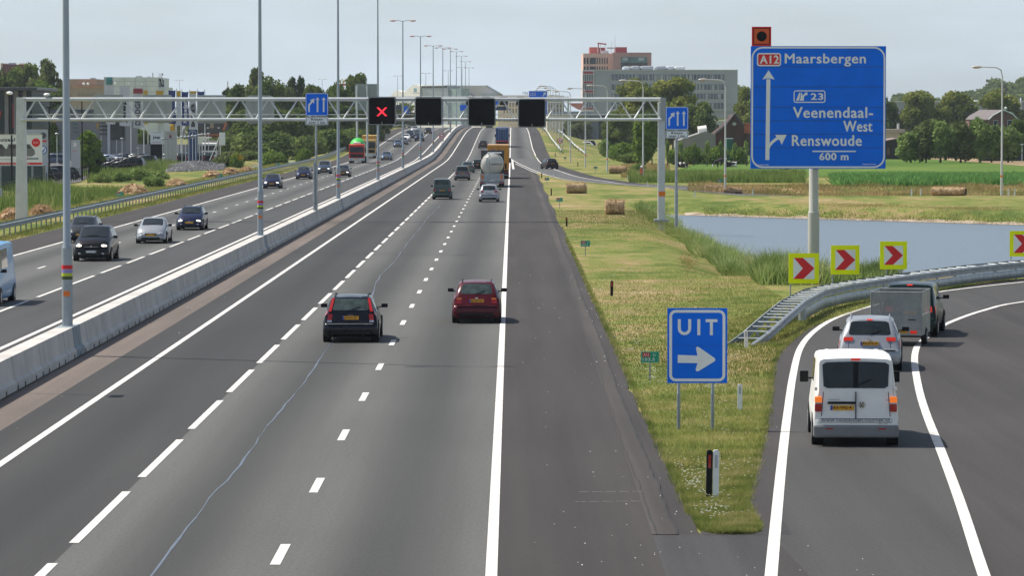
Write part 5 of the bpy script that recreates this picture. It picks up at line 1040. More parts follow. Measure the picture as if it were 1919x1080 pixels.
# lime trees in front of the offices and behind the farm
for k, (px, top, wd, d, lf, knd, lab) in enumerate([
    (1186, 145, 86, 840, 'lime', 'lime', 'large dense roadside tree left of the pair before the grey offices'), (1262, 143, 88, 850, 'lime', 'lime', 'large dense tree in front of the middle of the grey offices'), (1307, 188, 70, 820, 'dark', 'lime', 'darker tree tucked right of the large pair, above the merge sign'),
    (1213, 205, 60, 820, 'dark', 'lime', 'dark tree low between the two big trees'), (1160, 212, 60, 800, 'dark', 'lime', 'dark tree at the slope below the red-and-white building end'), (1405, 160, 62, 900, 'lime', 'lime', 'tall tree partly hidden by the left edge of the big blue sign'), (1660, 178, 56, 980, 'dark', 'lime', 'dark tree peeping out right of the big blue sign'),
    (1722, 169, 76, 980, 'lime', 'lime', 'broad tree nearest right of the big blue sign'), (1792, 167, 78, 980, 'lime', 'lime', 'broad tree left of the brick farmhouse'), (1877, 165, 84, 1000, 'lime', 'lime', 'broad tree behind the brick farmhouse and lamp')]):
    b = {840: 275, 850: 270, 820: 268, 800: 280, 900: 262, 980: 262, 1000: 262}[d]; zt_ = hz(top, d)
    tree(px, b, d, zt_, wpx(wd * 1.18, d), knd, lf, lab, 'big rounded trees on the right', n=9000, size=.34, seed=1 + k % 3, base=(12, 10))
tree(1208, 280, 560, hz(225, 560), wpx(50, 560), 'willow', 'bright', 'light green rounded willow behind the right end of the gantry', 'big rounded trees on the right', n=5000, size=.28, seed=4, base=(5, 4))
for k, (px, top, wd) in enumerate([(1707, 246, 44), (1735, 230, 40), (1762, 226, 52), (1800, 229, 48), (1836, 226, 46), (1858, 233, 42), (1889, 236, 44)]):
    d = 610; tree(px, 278, d, hz(top, d), wpx(wd * 1.3, d), 'willow', 'willow' if k not in (1, 3) else 'birch', f'willow in the row behind the field right of the blue sign, {ordn[k]} from the left', 'willow row behind the field', n=5000, size=.22, seed=5 + k % 3, base=(5, 4))
tree(1908, 265, 640, hz(222, 640), wpx(40, 640), 'round', 'dark', 'dark tree cut off by the right edge beside the farmhouse', 'big rounded trees on the right', n=9000, size=.34, seed=2, base=(12, 10))
for k, px in enumerate([1222, 1251, 1276, 1300, 1325, 1351, 1376, 1399]):
    d = 570; tree(px, 290, d, hz(263, d), wpx(13, d), 'pollard', 'willow', f'small pollarded tree in the row before the hedge, {ordn[k]} from the left', 'small pollarded trees at the pasture edge', n=500, size=.14, seed=9 + k % 3, base=(3, 1.3), name='pollard_tree')
# woods left of the motorway
k = 0
for px, top, wd, d, knd, lf in [(8, 128, 70, 830, 'round', 'dark'), (45, 118, 80, 840, 'round', 'dark'), (88, 120, 62, 800, 'tall', 'birch'), (70, 150, 90, 780, 'round', 'bright'), (105, 165, 60, 760, 'round', 'dark'), (20, 190, 70, 800, 'round', 'dark'), (405, 200, 44, 800, 'round', 'dark'), (448, 163, 50, 790, 'tall', 'dark'), (482, 136, 64, 800, 'tall', 'birch'), (505, 141, 74, 780, 'round', 'dark'), (530, 158, 60, 800, 'round', 'birch'), (548, 152, 34, 820, 'tall', 'fir'), (563, 150, 30, 820, 'tall', 'fir'),
    (585, 160, 60, 800, 'round', 'dark'), (612, 170, 60, 790, 'round', 'dark'), (640, 164, 62, 800, 'round', 'dark'), (668, 158, 60, 810, 'round', 'dark'), (690, 196, 50, 800, 'round', 'dark'), (455, 205, 70, 740, 'round', 'dark'), (500, 200, 80, 730, 'round', 'dark'), (545, 200, 76, 740, 'round', 'dark'), (590, 205, 76, 750, 'round', 'dark'), (632, 208, 70, 760, 'round', 'dark'), (663, 215, 56, 770, 'round', 'dark'), (426, 172, 40, 830, 'tall', 'fir'), (695, 215, 40, 840, 'round', 'dark'), (720, 232, 30, 860, 'round', 'dark')]:
    tree(px, 290, d, hz(top, d), wpx(wd * (1.5 if knd == 'tall' else 1.15), d), knd, lf, ('tree over the showroom roof, ' + ordn[k] + ' of that clump' if k < 6 else f'{["tall" if knd == "tall" else "round"][0]} {["lighter" if lf != "dark" else "dark"][0]} wood tree, {ordn[(k - 6) % 11]} of the {"skyline" if k < 18 else "lower"} crowns left of the motorway'), 'dense belt of trees left of the motorway', n=9000, size=.34, seed=1 + k % 3, base=(12, 10)); k += 1
for px, top, wd, d, lf, lab in [(432, 277, 62, 560, 'birch', 'greyish bush beside the stone heap left of the second lamp post'), (507, 262, 60, 600, 'bright', 'pale round bush at the foot of the wood behind the second lamp post'), (465, 278, 60, 640, 'dark', 'dark bush between the two pale bushes'), (340, 262, 1, 700, 'bright', ''), (570, 272, 30, 620, 'bright', 'pale bush by the clearing left of the merge sign'), (167, 240, 62, 470, 'bright', 'round green tree on the car lot behind the first lamp post'), (95, 228, 44, 640, 'bright', 'light green tree between flags at the far left'), (240, 232, 40, 760, 'willow', 'soft green tree between the white flagpoles'), (262, 240, 44, 770, 'dark', 'dark tree just right of the middle flagpoles'), (528, 268, 26, 600, 'fir', 'dark conical shrub at the wood edge')]:
    if wd == 1: continue
    if lab.startswith('round') or 'tree' in lab: tree(px, 330, d, hz(top, d), wpx(wd, d), 'round', lf, lab, None, n=5000 if d < 500 else 9000, size=.2 if d < 500 else .34, seed=3, base=(7, 4.5) if d < 500 else (12, 10))
    else: tree(px, 320, d, hz(top, d), wpx(wd, d), 'bush', lf, lab, 'bushes at the edge of the wood', n=3500, size=.26, seed=3, base=(4, 6), name='shrub')
r = tree(445, 305, 548, hz(281, 548), wpx(30, 548), 'bush', 'bright', 'bush with yellow blossom in front of the greyish bush', None, n=3500, size=.26, seed=3, base=(4, 6), name='shrub'); YF = leafmat('yellow blossom', (.45, .26, .01), (.60, .42, .02), .8)
V, Fq = leafcloud([(0, -1.5, 2.6, 2.2, 1.2, .7), (1.2, -1.8, 2.0, 1.6, 1, .6), (-1.6, -1.4, 2.2, 1, .8, .6)], 260, .15, 3); npmesh('blossom', V, Fq, YF, r)
for k, (px, top, wd, d, lf) in enumerate([(1265, 272, 40, 585, 'bright'), (1300, 268, 46, 590, 'bright'), (1345, 267, 52, 590, 'bright'), (1385, 270, 46, 590, 'bright'), (1180, 283, 50, 600, 'dark'), (1165, 262, 52, 640, 'bright'), (1150, 275, 34, 660, 'bright'), (1196, 305, 36, 520, 'willow'), (1135, 255, 30, 700, 'willow'), (1420, 272, 40, 600, 'bright')]):
    tree(px, 300, d, hz(top, d), wpx(wd, d), 'bush', lf, f'green hedge bush at the pasture edge on the right, {ordn[k]} described of its row', 'hedge bushes beyond the pasture', n=3500, size=.26, seed=3 + k % 2, base=(4, 6), name='shrub')
# distant wooded hill
mb = MB(); 
def hill(name, px0, px1, top, d, lab):
    x0_, x1_ = at(px0, 200, d)[0], at(px1, 200, d)[0]; H = hz(top, d); cx = (x0_ + x1_) / 2; hw = (x1_ - x0_) / 2; cl = []
    g = random.Random(px0)
    for i in range(60): t = g.uniform(-1, 1); hh = H * math.sqrt(max(0.02, 1 - abs(t) ** 2.4)); cl.append((cx + t * hw, d + g.uniform(0, 60), g.uniform(.3, .95) * hh, hw * .12, 20, hh * .12 + 3))
    V, Fq = leafcloud(cl, 42000, 1.9, px0); o = npmesh(name, V, Fq, LM['dark']); tag(o, kind='structure')
hill('hills', 1826, 2010, 156, 2600, ''); hill('hills', 1665, 1780, 184, 2600, ''); hill('hills', 1375, 1410, 174, 2600, ''); hill('hills', 1740, 1930, 181, 2500, '')
# ---- grasses
def blades(name, pts, h, w, m, lean=.35, seed=0, kind='stuff', parent=None):
    g = np.random.default_rng(seed); P = np.array(pts); n = len(P); a = g.uniform(0, 6.28, n); hh = h * g.uniform(.45, 1.15, n) if np.isscalar(h) else h * g.uniform(.6, 1.1, n)
    dx = np.cos(a) * w / 2; dy = np.sin(a) * w / 2; l = g.normal(size=(n, 2)) * lean * hh[:, None]
    V = np.stack([np.stack([P[:, 0] - dx, P[:, 1] - dy, P[:, 2] - .02], 1), np.stack([P[:, 0] + dx, P[:, 1] + dy, P[:, 2] - .02], 1), np.stack([P[:, 0] + l[:, 0], P[:, 1] + l[:, 1], P[:, 2] + hh], 1)], 1).reshape(-1, 3)
    o = npmesh(name, V, np.arange(3 * n).reshape(n, 3), m); tag(o, kind=kind); return o
GB = leafmat('grass blades', (.11, .165, .032), (.50, .42, .20), .55, (.26, .28, .08))
EX = sorted([(p.y, p.x) for p in GE]); ey = [p[0] for p in EX]; ex = [p[1] for p in EX]
def gore(n, y0_, y1_, seed, edge=.08):
    g = np.random.default_rng(seed); out = []; yy = y0_ + (y1_ - y0_) * g.random(n) ** 1.9; u = g.random(n)
    for y, t in zip(yy, u):
        xa = 3.27 + edge * math.sin(y * 3) * .6; xb = float(np.interp(y, ey, ex)) if y > 72.7 else 4.45
        xb = min(xb, 4.48) if y < 72.7 else xb
        if y < 70: k = max(0, 1 - ((70 - y) / 3.25) ** 5) ** .25; cx = 3.85; xa = cx - .57 * k; xb = cx + .60 * k
        if y > 122: xb = min(xb, 10.9)
        out.append((xa + (xb - xa) * t, y, 0))
    return out
tag(blades('verge_grass', gore(95000, 66.7, 300, 1), .075, .022, GB, seed=1), 'rough mown grass with straw on the gore between motorway and ramp', 'grass')
tag(blades('nose_grass', gore(26000, 66.75, 100, 9), .12, .013, GB, lean=.6, seed=12), 'tufted grass at the tip of the gore', 'grass')
ed = [(3.27 + rng.gauss(0, .05), y, 0) for y in np.arange(70, 230, .02)] + [(float(np.interp(y, ey, ex)) + rng.gauss(0, .05), y, 0) for y in np.arange(70, 172, .02)]
tag(blades('edge_grass', ed, .12, .02, GB, seed=2), 'ragged grass tufts fringing the asphalt edges', 'grass')
rg = [(float(np.interp(y, ey, ex)) - rng.uniform(0, 3.5), y, 0) for y in 122 + 50 * np.random.default_rng(4).random(16000)]
tag(blades('ramp_grass', rg, .10, .024, GB, seed=3), 'grass between the curved guard rail and the ramp', 'grass')
g_ = np.random.default_rng(8); fl = []
for i in range(120):
    cy = 70 + 250 * g_.random() ** 1.4; cx = 3.5 + g_.random() * 4.0 * min(1, (cy - 66) / 60); s = .12 + g_.random() * .8
    for j in range(26): fl.append((3.38 + abs(cx - 3.38 + g_.normal() * s * .6), cy + g_.normal() * s * 2.2, .09))
V = []; 
for x, y, z in fl: V += [(x - .022, y, z), (x, y - .022, z + .01), (x + .022, y, z), (x, y + .022, z + .01)]
o = npmesh('daisies', np.array(V), np.arange(len(V)).reshape(-1, 4), mat('daisy petals', (.70, .69, .62), .8, var=.1, scale=3)); tag(o, 'scattered white daisies in the verge grass', 'flowers', kind='stuff')
RB = leafmat('reed leaves', (.13, .20, .045), (.56, .55, .28), .5, (.27, .35, .11)); g_ = np.random.default_rng(5); rd = []
def reedh(x, y): return .5 + .5 * math.sin(x * 1.3 + y * .21) * math.sin(y * .37 + 1)
for i in range(30000):
    y = 172 + 155 * g_.random() ** 1.15; x = 10.9 + .35 * math.sin(y * .19) + .25 * math.sin(y * .53) + abs(g_.normal()) * .9; x = min(x, 13.2); rd.append((x, y, height(x, y)))
for i in range(9000):
    x = 10.8 + 6.4 * g_.random() ** 1.2; y = 170 + .3 * (x - 11) + g_.normal() * 1.5; rd.append((x, y, height(x, y)))
tag(blades('reeds', rd, np.array([(.85 + .75 * reedh(p[0], p[1])) * (1 if p[0] < 14 else .72) * (.62 if p[1] > 240 else 1) for p in rd]) * g_.uniform(.45, 1, len(rd)), .075, RB, lean=.42, seed=5), 'tall green reeds lining the near bank of the pond', 'reeds')
rd = []
for i in range(9000):
    x = 16 + 60 * g_.random(); y = 318 - (x - 15) * 1.2 + 3.5 + g_.normal() * 1.6; rd.append((x, y, height(x, y)))
tag(blades('bank_grass', rd, .24, .06, GB, lean=.5, seed=6), 'rough grass on the far bank of the pond', 'grass')
WD = leafmat('tall weeds', (.08, .14, .03), (.38, .40, .15), .16, (.17, .24, .06)); rd = []; hh = []
for i in range(42000):
    y = 285 + 330 * g_.random() ** .9; x0_ = -36.5 - max(0, (y - 480)) * .02; x = x0_ - abs(g_.random()) * (6 + 14 * (.5 + .5 * math.sin(y * .05))); 
    if y > 390: x = -46.5 - g_.random() * 10
    if y > 385 and 960 + x * F / y < 165 and y < 470: continue
    rd.append((x, y, height(x, y)))
tag(blades('tall_weeds', rd, np.array([.5 + 1.1 * max(0, math.sin(p[0] * .31 + p[1] * .043)) * (.4 + .6 * abs(math.sin(p[1] * .09))) for p in rd]) * g_.uniform(.5, 1.1, len(rd)), .14, WD, lean=.25, seed=7), 'tall green weeds between the guard rail and the car lots', 'weeds', kind='stuff')
rd = [( -33.2 - g_.random() * 3.6, 150 + 450 * g_.random(), 0) for i in range(26000)] + [(-29.7 - g_.random() * 1.3, 150 + 350 * g_.random(), 0) for i in range(15000)]
tag(blades('rail_grass', rd, .22, .05, GB, lean=.4, seed=8), 'grass around the left guard rail', 'grass', kind='stuff')
# scruffy growth beyond the slip road, corn
DG_ = leafmat('dry herbs', (.20, .22, .06), (.58, .40, .22), .16, (.36, .28, .12)); rd = []
for i in range(17000):
    px = 1290 + 660 * g_.random(); y = 386 + 22 * g_.random(); X = (px - 960) * y / F; rd.append((X, y, height(X, y)))
for i in range(6000):
    px = 1165 + 90 * g_.random(); y = 460 + 130 * g_.random(); X = (px - 960) * y / F; rd.append((X, y, 0))
tag(blades('dry_herbs', rd, np.array([.22 + .5 * max(0, math.sin(p[0] * .55) * math.sin(p[1] * .31 + p[0] * .2)) for p in rd]) * g_.uniform(.6, 1.2, len(rd)), .09, DG_, lean=.3, seed=9), 'brownish dry herbs behind the slip road', 'herbs', kind='stuff')
rd = []
for i in range(12000):
    px = 1180 + 330 * g_.random(); y = 425 + 50 * g_.random(); rd.append(((px - 960) * y / F, y, 0))
tag(blades('green_herbs', rd, 1.0, .12, WD, lean=.3, seed=10), 'green herbs at the pasture ditch', 'herbs', kind='stuff')
CN = leafmat('maize leaves', (.06, .17, .035), (.26, .46, .14), .6); cl = []; g2_ = random.Random(3)
V_ = []; n = 24000; P = []
for i in range(n):
    y = 404 + 48 * g_.random() * 1.0; a = at(1560, 300, y)[0]; b = at(1990, 300, y)[0]; P.append((a + (b - a) * g_.random(), y, 0))
tag(blades('maize_crop', P, .95, .26, CN, lean=.45, seed=11), 'dense green maize crop behind the hay roll', 'crop', kind='stuff')
# ---- hay
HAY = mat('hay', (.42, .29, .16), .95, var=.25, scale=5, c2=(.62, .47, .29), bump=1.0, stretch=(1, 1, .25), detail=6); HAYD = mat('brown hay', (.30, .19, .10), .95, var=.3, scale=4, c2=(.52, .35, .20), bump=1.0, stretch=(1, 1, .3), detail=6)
HB = leafmat('hay straws', (.34, .22, .11), (.66, .49, .29), 1.2)
def bale(px, py, w, h, lab, m=HAY, rz=0, d=None, fuzz=900, grp=None):
    x, y = G(px, py) if d is None else (at(px, py, d)[0], d); r = empty('hay_bale', (x, y, height(x, y)), R(rz), lab, 'hay bale', grp); rad = h / 2; mb = MB(); n = 26; g = random.Random(px); segs = 9; k0 = 0
    for s_ in range(segs + 1):
        xx = -w / 2 + w * s_ / segs; sh = .93 if s_ in (0, segs) else 1
        for j in range(n): a = 2 * math.pi * j / n; q = rad * sh * (1 + g.uniform(-.04, .04)); mb.v.append((xx + g.uniform(-.03, .03), q * math.cos(a) * 1.05, rad * .95 + q * math.sin(a) * .97))
    for s_ in range(segs): mb.f += [(s_ * n + j, s_ * n + (j + 1) % n, (s_ + 1) * n + (j + 1) % n, (s_ + 1) * n + j) for j in range(n)]
    mb.f.append(tuple(range(n))); mb.f.append(tuple(segs * n + j for j in range(n))[::-1]); mb.build('bale_body', m, r, smooth=True)
    gg = np.random.default_rng(int(px)); a = gg.uniform(0, 6.28, fuzz); X = gg.uniform(-w / 2, w / 2, fuzz); C = np.stack([X, rad * 1.03 * np.cos(a), rad * .95 + rad * .98 * np.sin(a)], 1); D = gg.normal(size=(fuzz, 3)) * .10; E = gg.normal(size=(fuzz, 3)) * .02
    npmesh('loose_straw', np.stack([C - D - E, C + E, C + D], 1).reshape(-1, 3), np.arange(3 * fuzz).reshape(-1, 3), HB, r)['kind'] = 'stuff'; return r
bale(1152, 402, 1.42, 1.12, 'single upright-looking round hay bale nearest the camera on the verge', grp='round hay bales'); bale(1080.5, 362, 1.95, 1.0, 'wide pair-like hay bale farther up the verge near the merge', grp='round hay bales'); bale(1158, 325, 2.2, 1.0, 'dark brown hay bale on the slope beyond the slip road', HAYD, rz=-14, grp='round hay bales')  # the dark bale takes the brown hay colour
bale(1337, 353, 1.7, .65, 'left low hay heap beside the tiny green sign and lamp post', grp='round hay bales', rz=6); bale(1373, 355, 1.9, .62, 'right low hay heap beside the tiny green sign and lamp post', grp='round hay bales', rz=-4)
r = bale(1778, 373, 3.1, .78, 'long sagging hay roll with dark open end right of the big sign', HAY, rz=-22, d=343, fuzz=1400); MB().tube([(1.54, 0, .37), (1.575, 0, .37)], .33, 14).build('dark_end', mat('dark end hay', (.04, .035, .02), .95, var=.3, scale=5), r)  # end disc of the roll coloured darker than its sides
def heap(x, y, w, h, lab, seed, m=HAYD, nm='hay_heap', cat='hay heap', grp='brown heaps of mown grass behind the left guard rail', fz=2600, fm=None):
    g = np.random.default_rng(seed); r = empty(nm, (x, y, 0), 0, lab, cat, grp); mb = MB(); n = 22; m_ = 7
    for i in range(m_ + 1):
        t = i / m_
        for j in range(n): a = 2 * math.pi * j / n; q = (1 - t) ** .8 * (1 + .16 * g.normal() * (i < m_)); mb.v.append((q * w / 2 * math.cos(a), q * w * .8 * math.sin(a), h * (1 - (1 - t) ** 2) * (1 + .10 * g.normal())))
    for i in range(m_): mb.f += [(i * n + j, i * n + (j + 1) % n, (i + 1) * n + (j + 1) % n, (i + 1) * n + j) for j in range(n)]
    mb.build('heap_body', m, r, smooth=True)
    a = g.uniform(0, 6.28, fz); q = np.sqrt(g.random(fz)); C = np.stack([q * w / 2 * np.cos(a), q * w * .8 * np.sin(a), h * (1 - q ** 2) * .95 + .03], 1); D = g.normal(size=(fz, 3)) * .16; D[:, 2] *= .6; E = g.normal(size=(fz, 3)) * .03
    if fm is None: npmesh('loose_straw', np.stack([C - D - E, C + E, C + D], 1).reshape(-1, 3), np.arange(3 * fz).reshape(-1, 3), HB, r)['kind'] = 'stuff'
    return r
for k, (px, py, w, h) in enumerate([(22, 412, 1.9, 1.0), (78, 404, 1.9, .95), (250, 364, 3.0, 1.15), (330, 349, 2.3, .9), (398, 333, 2.4, 1.0), (432, 328, 2.6, 1.1), (462, 322, 2.0, .8)]):
    x, y = G(px, py); heap(x, y, w * .95, h * .78, f'brown heap of mown grass behind the left guard rail, {ordn[k]} from the left', k)
# grey stone heap
r = empty('stone_heap', (*G(370, 321), 0), 0, 'long heap of grey rubble stones below the row of small posts', 'stone heap'); g = random.Random(4); mb = MB(); STN = mat('grey rubble', (.22, .21, .21), .9, var=.35, scale=.8, c2=(.42, .40, .38))
for i in range(1500):
    t = g.random(); px = 312 + 108 * t; w_ = g.random(); d = 508 + 20 * t + 24 * w_; hgt = (.55 + .5 * math.sin(math.pi * min(1, t * 1.1))) * w_; X = at(px, 300, d)[0] - r.location.x; s = g.uniform(.08, .24)
    mb.box(X - s, X + s, d - r.location.y - s, d - r.location.y + s, hgt - s * .7, hgt + s * .6, taper=g.uniform(.2, .6), rz=g.uniform(0, 3))
o = mb.build('rubble', STN, r); o['kind'] = 'stuff'
mb = MB(); pts = [(312, 508, 0), (420, 528, 0), (420, 552, .5), (365, 542, 1.0), (312, 532, .5)]; V = [(at(a, 300, b)[0] - r.location.x, b - r.location.y, c - .1) for a, b, c in pts]; mb.add(V, [(0, 1, 2, 3, 4)]); mb.build('rubble_core', STN, r)

# dry mown patches on the banks
rd = []
for cx, cy, rx, ry, n in ((1350, 392, 60, 6, 1500), (1600, 386, 110, 5, 2500), (1800, 392, 110, 5, 2500), (1560, 398, 80, 4, 1500), (1400, 348, 90, 4, 1500), (1240, 392, 30, 8, 800), (1290, 480, 16, 34, 500)):
    for i in range(n):
        x, y = G(cx + rx * g_.normal() * .5, cy + ry * g_.normal() * .5)
        if x > 3.5: rd.append((x, y, height(x, y)))
tag(blades('mown_straw', rd, .10, .05, DG_, lean=1.2, seed=14), 'patches of dry mown straw on the banks', 'straw', kind='stuff')

for k, (px, top, wd, d) in enumerate([(430, 245, 90, 715), (475, 240, 100, 700), (525, 238, 100, 700), (575, 240, 100, 700), (620, 243, 90, 715), (660, 246, 80, 725), (700, 250, 60, 800)]):
    tree(px, 300, d, hz(top, d), wpx(wd, d), 'bush', 'dark', f'dark undergrowth bush at the foot of the wood, {ordn[k]} from the left', 'undergrowth of the wood', n=3500, size=.26, seed=3 + k % 2, base=(4, 6), name='shrub')
for k, (px, top, wd, d) in enumerate([(225, 318, 44, 430), (262, 312, 50, 440), (300, 316, 46, 450), (190, 322, 40, 425), (285, 325, 44, 400), (70, 235, 50, 640), (1330, 280, 60, 600), (1480, 312, 60, 470), (1400, 318, 60, 455)]):
    tree(px, 300, d, hz(top, d), wpx(wd, d), 'bush', 'willow', f'greyish green wild shrub, {ordn[k]} of the loose shrubs ' + ('in the weeds before the car lots' if k < 5 else 'beyond the verges'), 'loose wild shrubs', n=3500, size=.26, seed=3 + k % 2, base=(4, 6), name='shrub')

k = 0
for px in list(range(-10, 760, 42)) + list(range(1075, 1960, 46)):
    d = 1180 + (k * 37) % 160; top = 203 + (k * 13) % 12 if px < 760 else 214 + (k * 7) % 10
    tree(px + (k * 17) % 15, 300, d, hz(top, d), wpx(62, d), 'round', ('dark', 'birch', 'willow')[k % 3], f'far tree low on the horizon, {ordn[k] if k < 16 else ordn[(k - 16) % 16]} from the left ' + ('of the left stretch' if k < 16 else 'beyond the left stretch' if k < 32 else 'at the right end'), 'far line of trees on the horizon', n=9000, size=.34, seed=1 + k % 3, base=(12, 10)); k += 1
g_ = np.random.default_rng(21); V = []
for i in range(130):
    u = g_.random()
    if u < .45: x, y = g_.uniform(.3, 3.1), 62 + 130 * g_.random() ** 1.6
    elif u < .7: x, y = g_.uniform(2.7, 3.2), 67 + 160 * g_.random() ** 1.4
    elif u < .85: x, y = g_.uniform(-13, -11.2), 60 + 160 * g_.random()
    else: x, y = g_.uniform(2, 6), 56 + 10 * g_.random()
    s_ = g_.uniform(.005, .014) * (1 + (y > 110)); V += [(x - s_, y - s_ * 2, .012), (x + s_, y - s_ * 1.5, .014), (x + s_ * .8, y + s_ * 2, .02), (x - s_ * .7, y + s_ * 2, .018)]
tag(npmesh('grit', np.array(V), np.arange(len(V)).reshape(-1, 4), mat('pale grit', (.5, .48, .44), .8, var=.3, scale=9)), 'pale grit and litter specks on the hard shoulder', 'grit', kind='stuff')
mb = MB()
for x, y, w_ in ((1.2, 72.3, 1.6), (1.3, 74.2, 1.6)): 
    for q in range(5): mb.add([(x + q * .26, y + .02 * q, .006), (x + q * .26 + .2, y + .02 * q, .006), (x + q * .26 + .2, y + .02 * q + .09, .006), (x + q * .26, y + .02 * q + .09, .006)], [(0, 1, 2, 3)])
tag(mb.build('scrape_mark', mat('faint scrape', (.13, .125, .12), .9, var=.5, scale=9)), kind='structure')

mb = MB(); pv_ = []
for i in range(60):
    x = 14.5 + i * 1.0; y = 318 - (x - 15) * 1.2 + 2.2; a = rng.uniform(.8, 1.9); pv_ += [(x, y, -.93), (x, y + a, height(x, y + a) + .03)]
mb.v = pv_; mb.f = [(2 * i, 2 * i + 2, 2 * i + 3, 2 * i + 1) for i in range(59)]
tag(mb.build('shore_strip', mat('wet sandy shore', (.30, .22, .15), .9, var=.35, scale=.7, c2=(.48, .38, .27))), kind='structure')
# ================================================================ buildings
def wins(mb, x0, x1, z0_, z1_, y, n, gap, rows=1, rgap=0):
    w = (x1 - x0 - gap * (n - 1)) / n; h = (z1_ - z0_ - rgap * (rows - 1)) / rows
    for r_ in range(rows):
        for k in range(n): mb.box(x0 + k * (w + gap), x0 + k * (w + gap) + w, y - .06, y + .02, z0_ + r_ * (h + rgap), z0_ + r_ * (h + rgap) + h)
WG = mat('office glass', (.05, .075, .10), .12, 0, spec=.8, var=.45, scale=.35); WGD = mat('dark office glass', (.018, .028, .035), .1, spec=.4, var=.3, scale=.3); WGG = mat('greenish glass', (.04, .12, .11), .15, spec=.8, var=.3, scale=.3); BLIND = mat('window blinds', (.36, .40, .40), .6, var=.15, scale=.6)
class B:                                  # a building measured in photo columns at one distance
    def __init__(s, name, d, label, cat='building', pxc=960): s.d = d; s.X = at(pxc, 300, d)[0]; s.r = empty(name, (s.X, d, 0), 0, label, cat)
    def x(s, px): return at(px, 300, s.d)[0] - s.X
    def z(s, py): return at(960, py, s.d)[2]
    def box(s, nm, a, b, top, bot, m, dep=20, off=0, bevel=0): zb_ = -.5 if bot is None else s.z(bot); return MB().box(s.x(a), s.x(b), off, off + dep, zb_, s.z(top)).build(nm, m, s.r, bevel=bevel)
    def win(s, a, b, top, bot, n=1, gap=.3, m=WG, off=0, nm='window'):
        w = (s.x(b) - s.x(a) - gap * (n - 1)) / n
        for k in range(n): x0_ = s.x(a) + k * (w + gap); MB().box(x0_, x0_ + w, off - .08, off + .02, s.z(bot), s.z(top)).build(nm, m, s.r)
# grey offices
GRYC = mat('grey cladding', (.34, .37, .39), .55, .1, var=.06, scale=.15); GRYL = mat('light grey cladding', (.50, .53, .56), .55, .1, var=.06, scale=.15)
b = B('office_block', 1450, 'long grey office block with window bands and a red-and-white end bay', pxc=1240)
b.box('wall', 1114, 1382, 131, 208, GRYC, 30); b.box('lower_wall', 1135, 1382, 208, None, GRYC, 28, 1); b.box('parapet', 1113.5, 1382.5, 130.3, 131.6, GRYL, 31, -.4)
for t, u, a, e in ((139, 150.5, 1145.5, 1357), (157.5, 168.5, 1145.5, 1357), (175, 186, 1145.5, 1356), (192.5, 204.5, 1145.5, 1356)):
    b.box('window_band', a, e, t, u, WG, .2, -.12)
    px = a + 2
    while px < e - 4:
        if rng.random() < .35: w_ = rng.choice((2, 3, 5)); MB().box(b.x(px), b.x(px + w_), -.14, -.121, b.z(u - .8), b.z(t + .8)).build('blind', BLIND, b.r)
        px += 6
    mb = MB()
    for k in range(34): x = b.x(a + (e - a) * k / 33); mb.box(x - .09, x + .09, -.22, -.05, b.z(u), b.z(t))
    mb.build('mullion', GRYC, b.r)['kind'] = 'stuff'
    b.box('sill_band', a, e, u, u + 1, GRYL, .4, -.25); b.box('sunshade', 1134, 1145, t + 3, t + 4, GRYC, .6, -.5); b.box('sunshade', 1356, 1368, t + 3, t + 4, GRYC, .6, -.5)
WHF = mat('white frame cladding', (.62, .62, .62), .5, var=.05, scale=.2); RDC = mat('dull red panels', (.33, .035, .05), .5, var=.08, scale=.3)
b.box('white_end_bay', 1091.5, 1113.4, 130.5, 208.5, WHF, 14, -1)
for t, u in ((133.5, 138), (152, 156), (169, 173), (186.5, 189.5), (202, 205)): b.box('red_panel', 1093, 1111.5, t, u, RDC, .3, -1.16)
for t, u in ((139.5, 151), (157, 168), (174, 185), (191, 201)): b.win(1093, 1111.5, t, u, 6, .25, WG, -1.05)
for a, e, t, m in ((1168, 1183, 123.5, GRYL), (1183, 1201, 122.5, GRYC), (1201, 1226, 122.5, GRYC), (1229, 1250, 122.5, GRYC), (1250, 1265, 122.8, GRYL), (1265, 1286, 123.5, PAINTG)): b.box('roof_plant', a, e, t, 130.6, m, 10, 8, bevel=.8)
for px in (1100, 1108): b.box('column', px - .8, px + .8, 208, None, GRYL, 1, 1)
b.box('glass_base', 1136, 1142, 212, None, WGD, .2, .6)
PINK_LIT = mat('pinkish brick', (.75, .48, .38), .8, var=.06, scale=.3); PINK_SHADE = mat('shade-toned pink brick', (.46, .27, .23), .8, var=.06, scale=.3); REDB = mat('red plant room', (.40, .11, .09), .7, var=.06, scale=.3)  # one brick in two tones, sun and shade put into the colour
b = B('office_tower', 1520, 'pinkish brick office tower with red rooftop plant rooms and antennas', pxc=1155)
b.box('sunlit_tone_wall', 1093, 1147.5, 99.5, None, PINK_LIT, 40, 3); b.box('wall', 1147.5, 1220.5, 98, None, PINK_SHADE, 40, 0)  # left wall takes the brick tone with sunlight painted in
for t, u in ((107.5, 119.5), (124, 135)): b.win(1094, 1103, t, u, 2, .5, WGD, 2.9); b.win(1105.5, 1116.5, t, u, 1, 0, WGD, 2.85); b.win(1118.5, 1139, t, u, 5, .6, WGD, 2.9)
b.box('glass_front', 1163.5, 1212, 106.5, 122, WGG, .4, -.2); b.win(1166, 1176, 107.5, 114, 1, 0, BLIND, -.25); b.win(1196, 1207, 107.5, 114, 1, 0, BLIND, -.25); b.box('dark_spandrel', 1163, 1213, 117.5, 122.5, WGD, .4, -.35); b.box('stair_glass', 1163.5, 1168, 122.5, 131, WGG, .3, -.2)
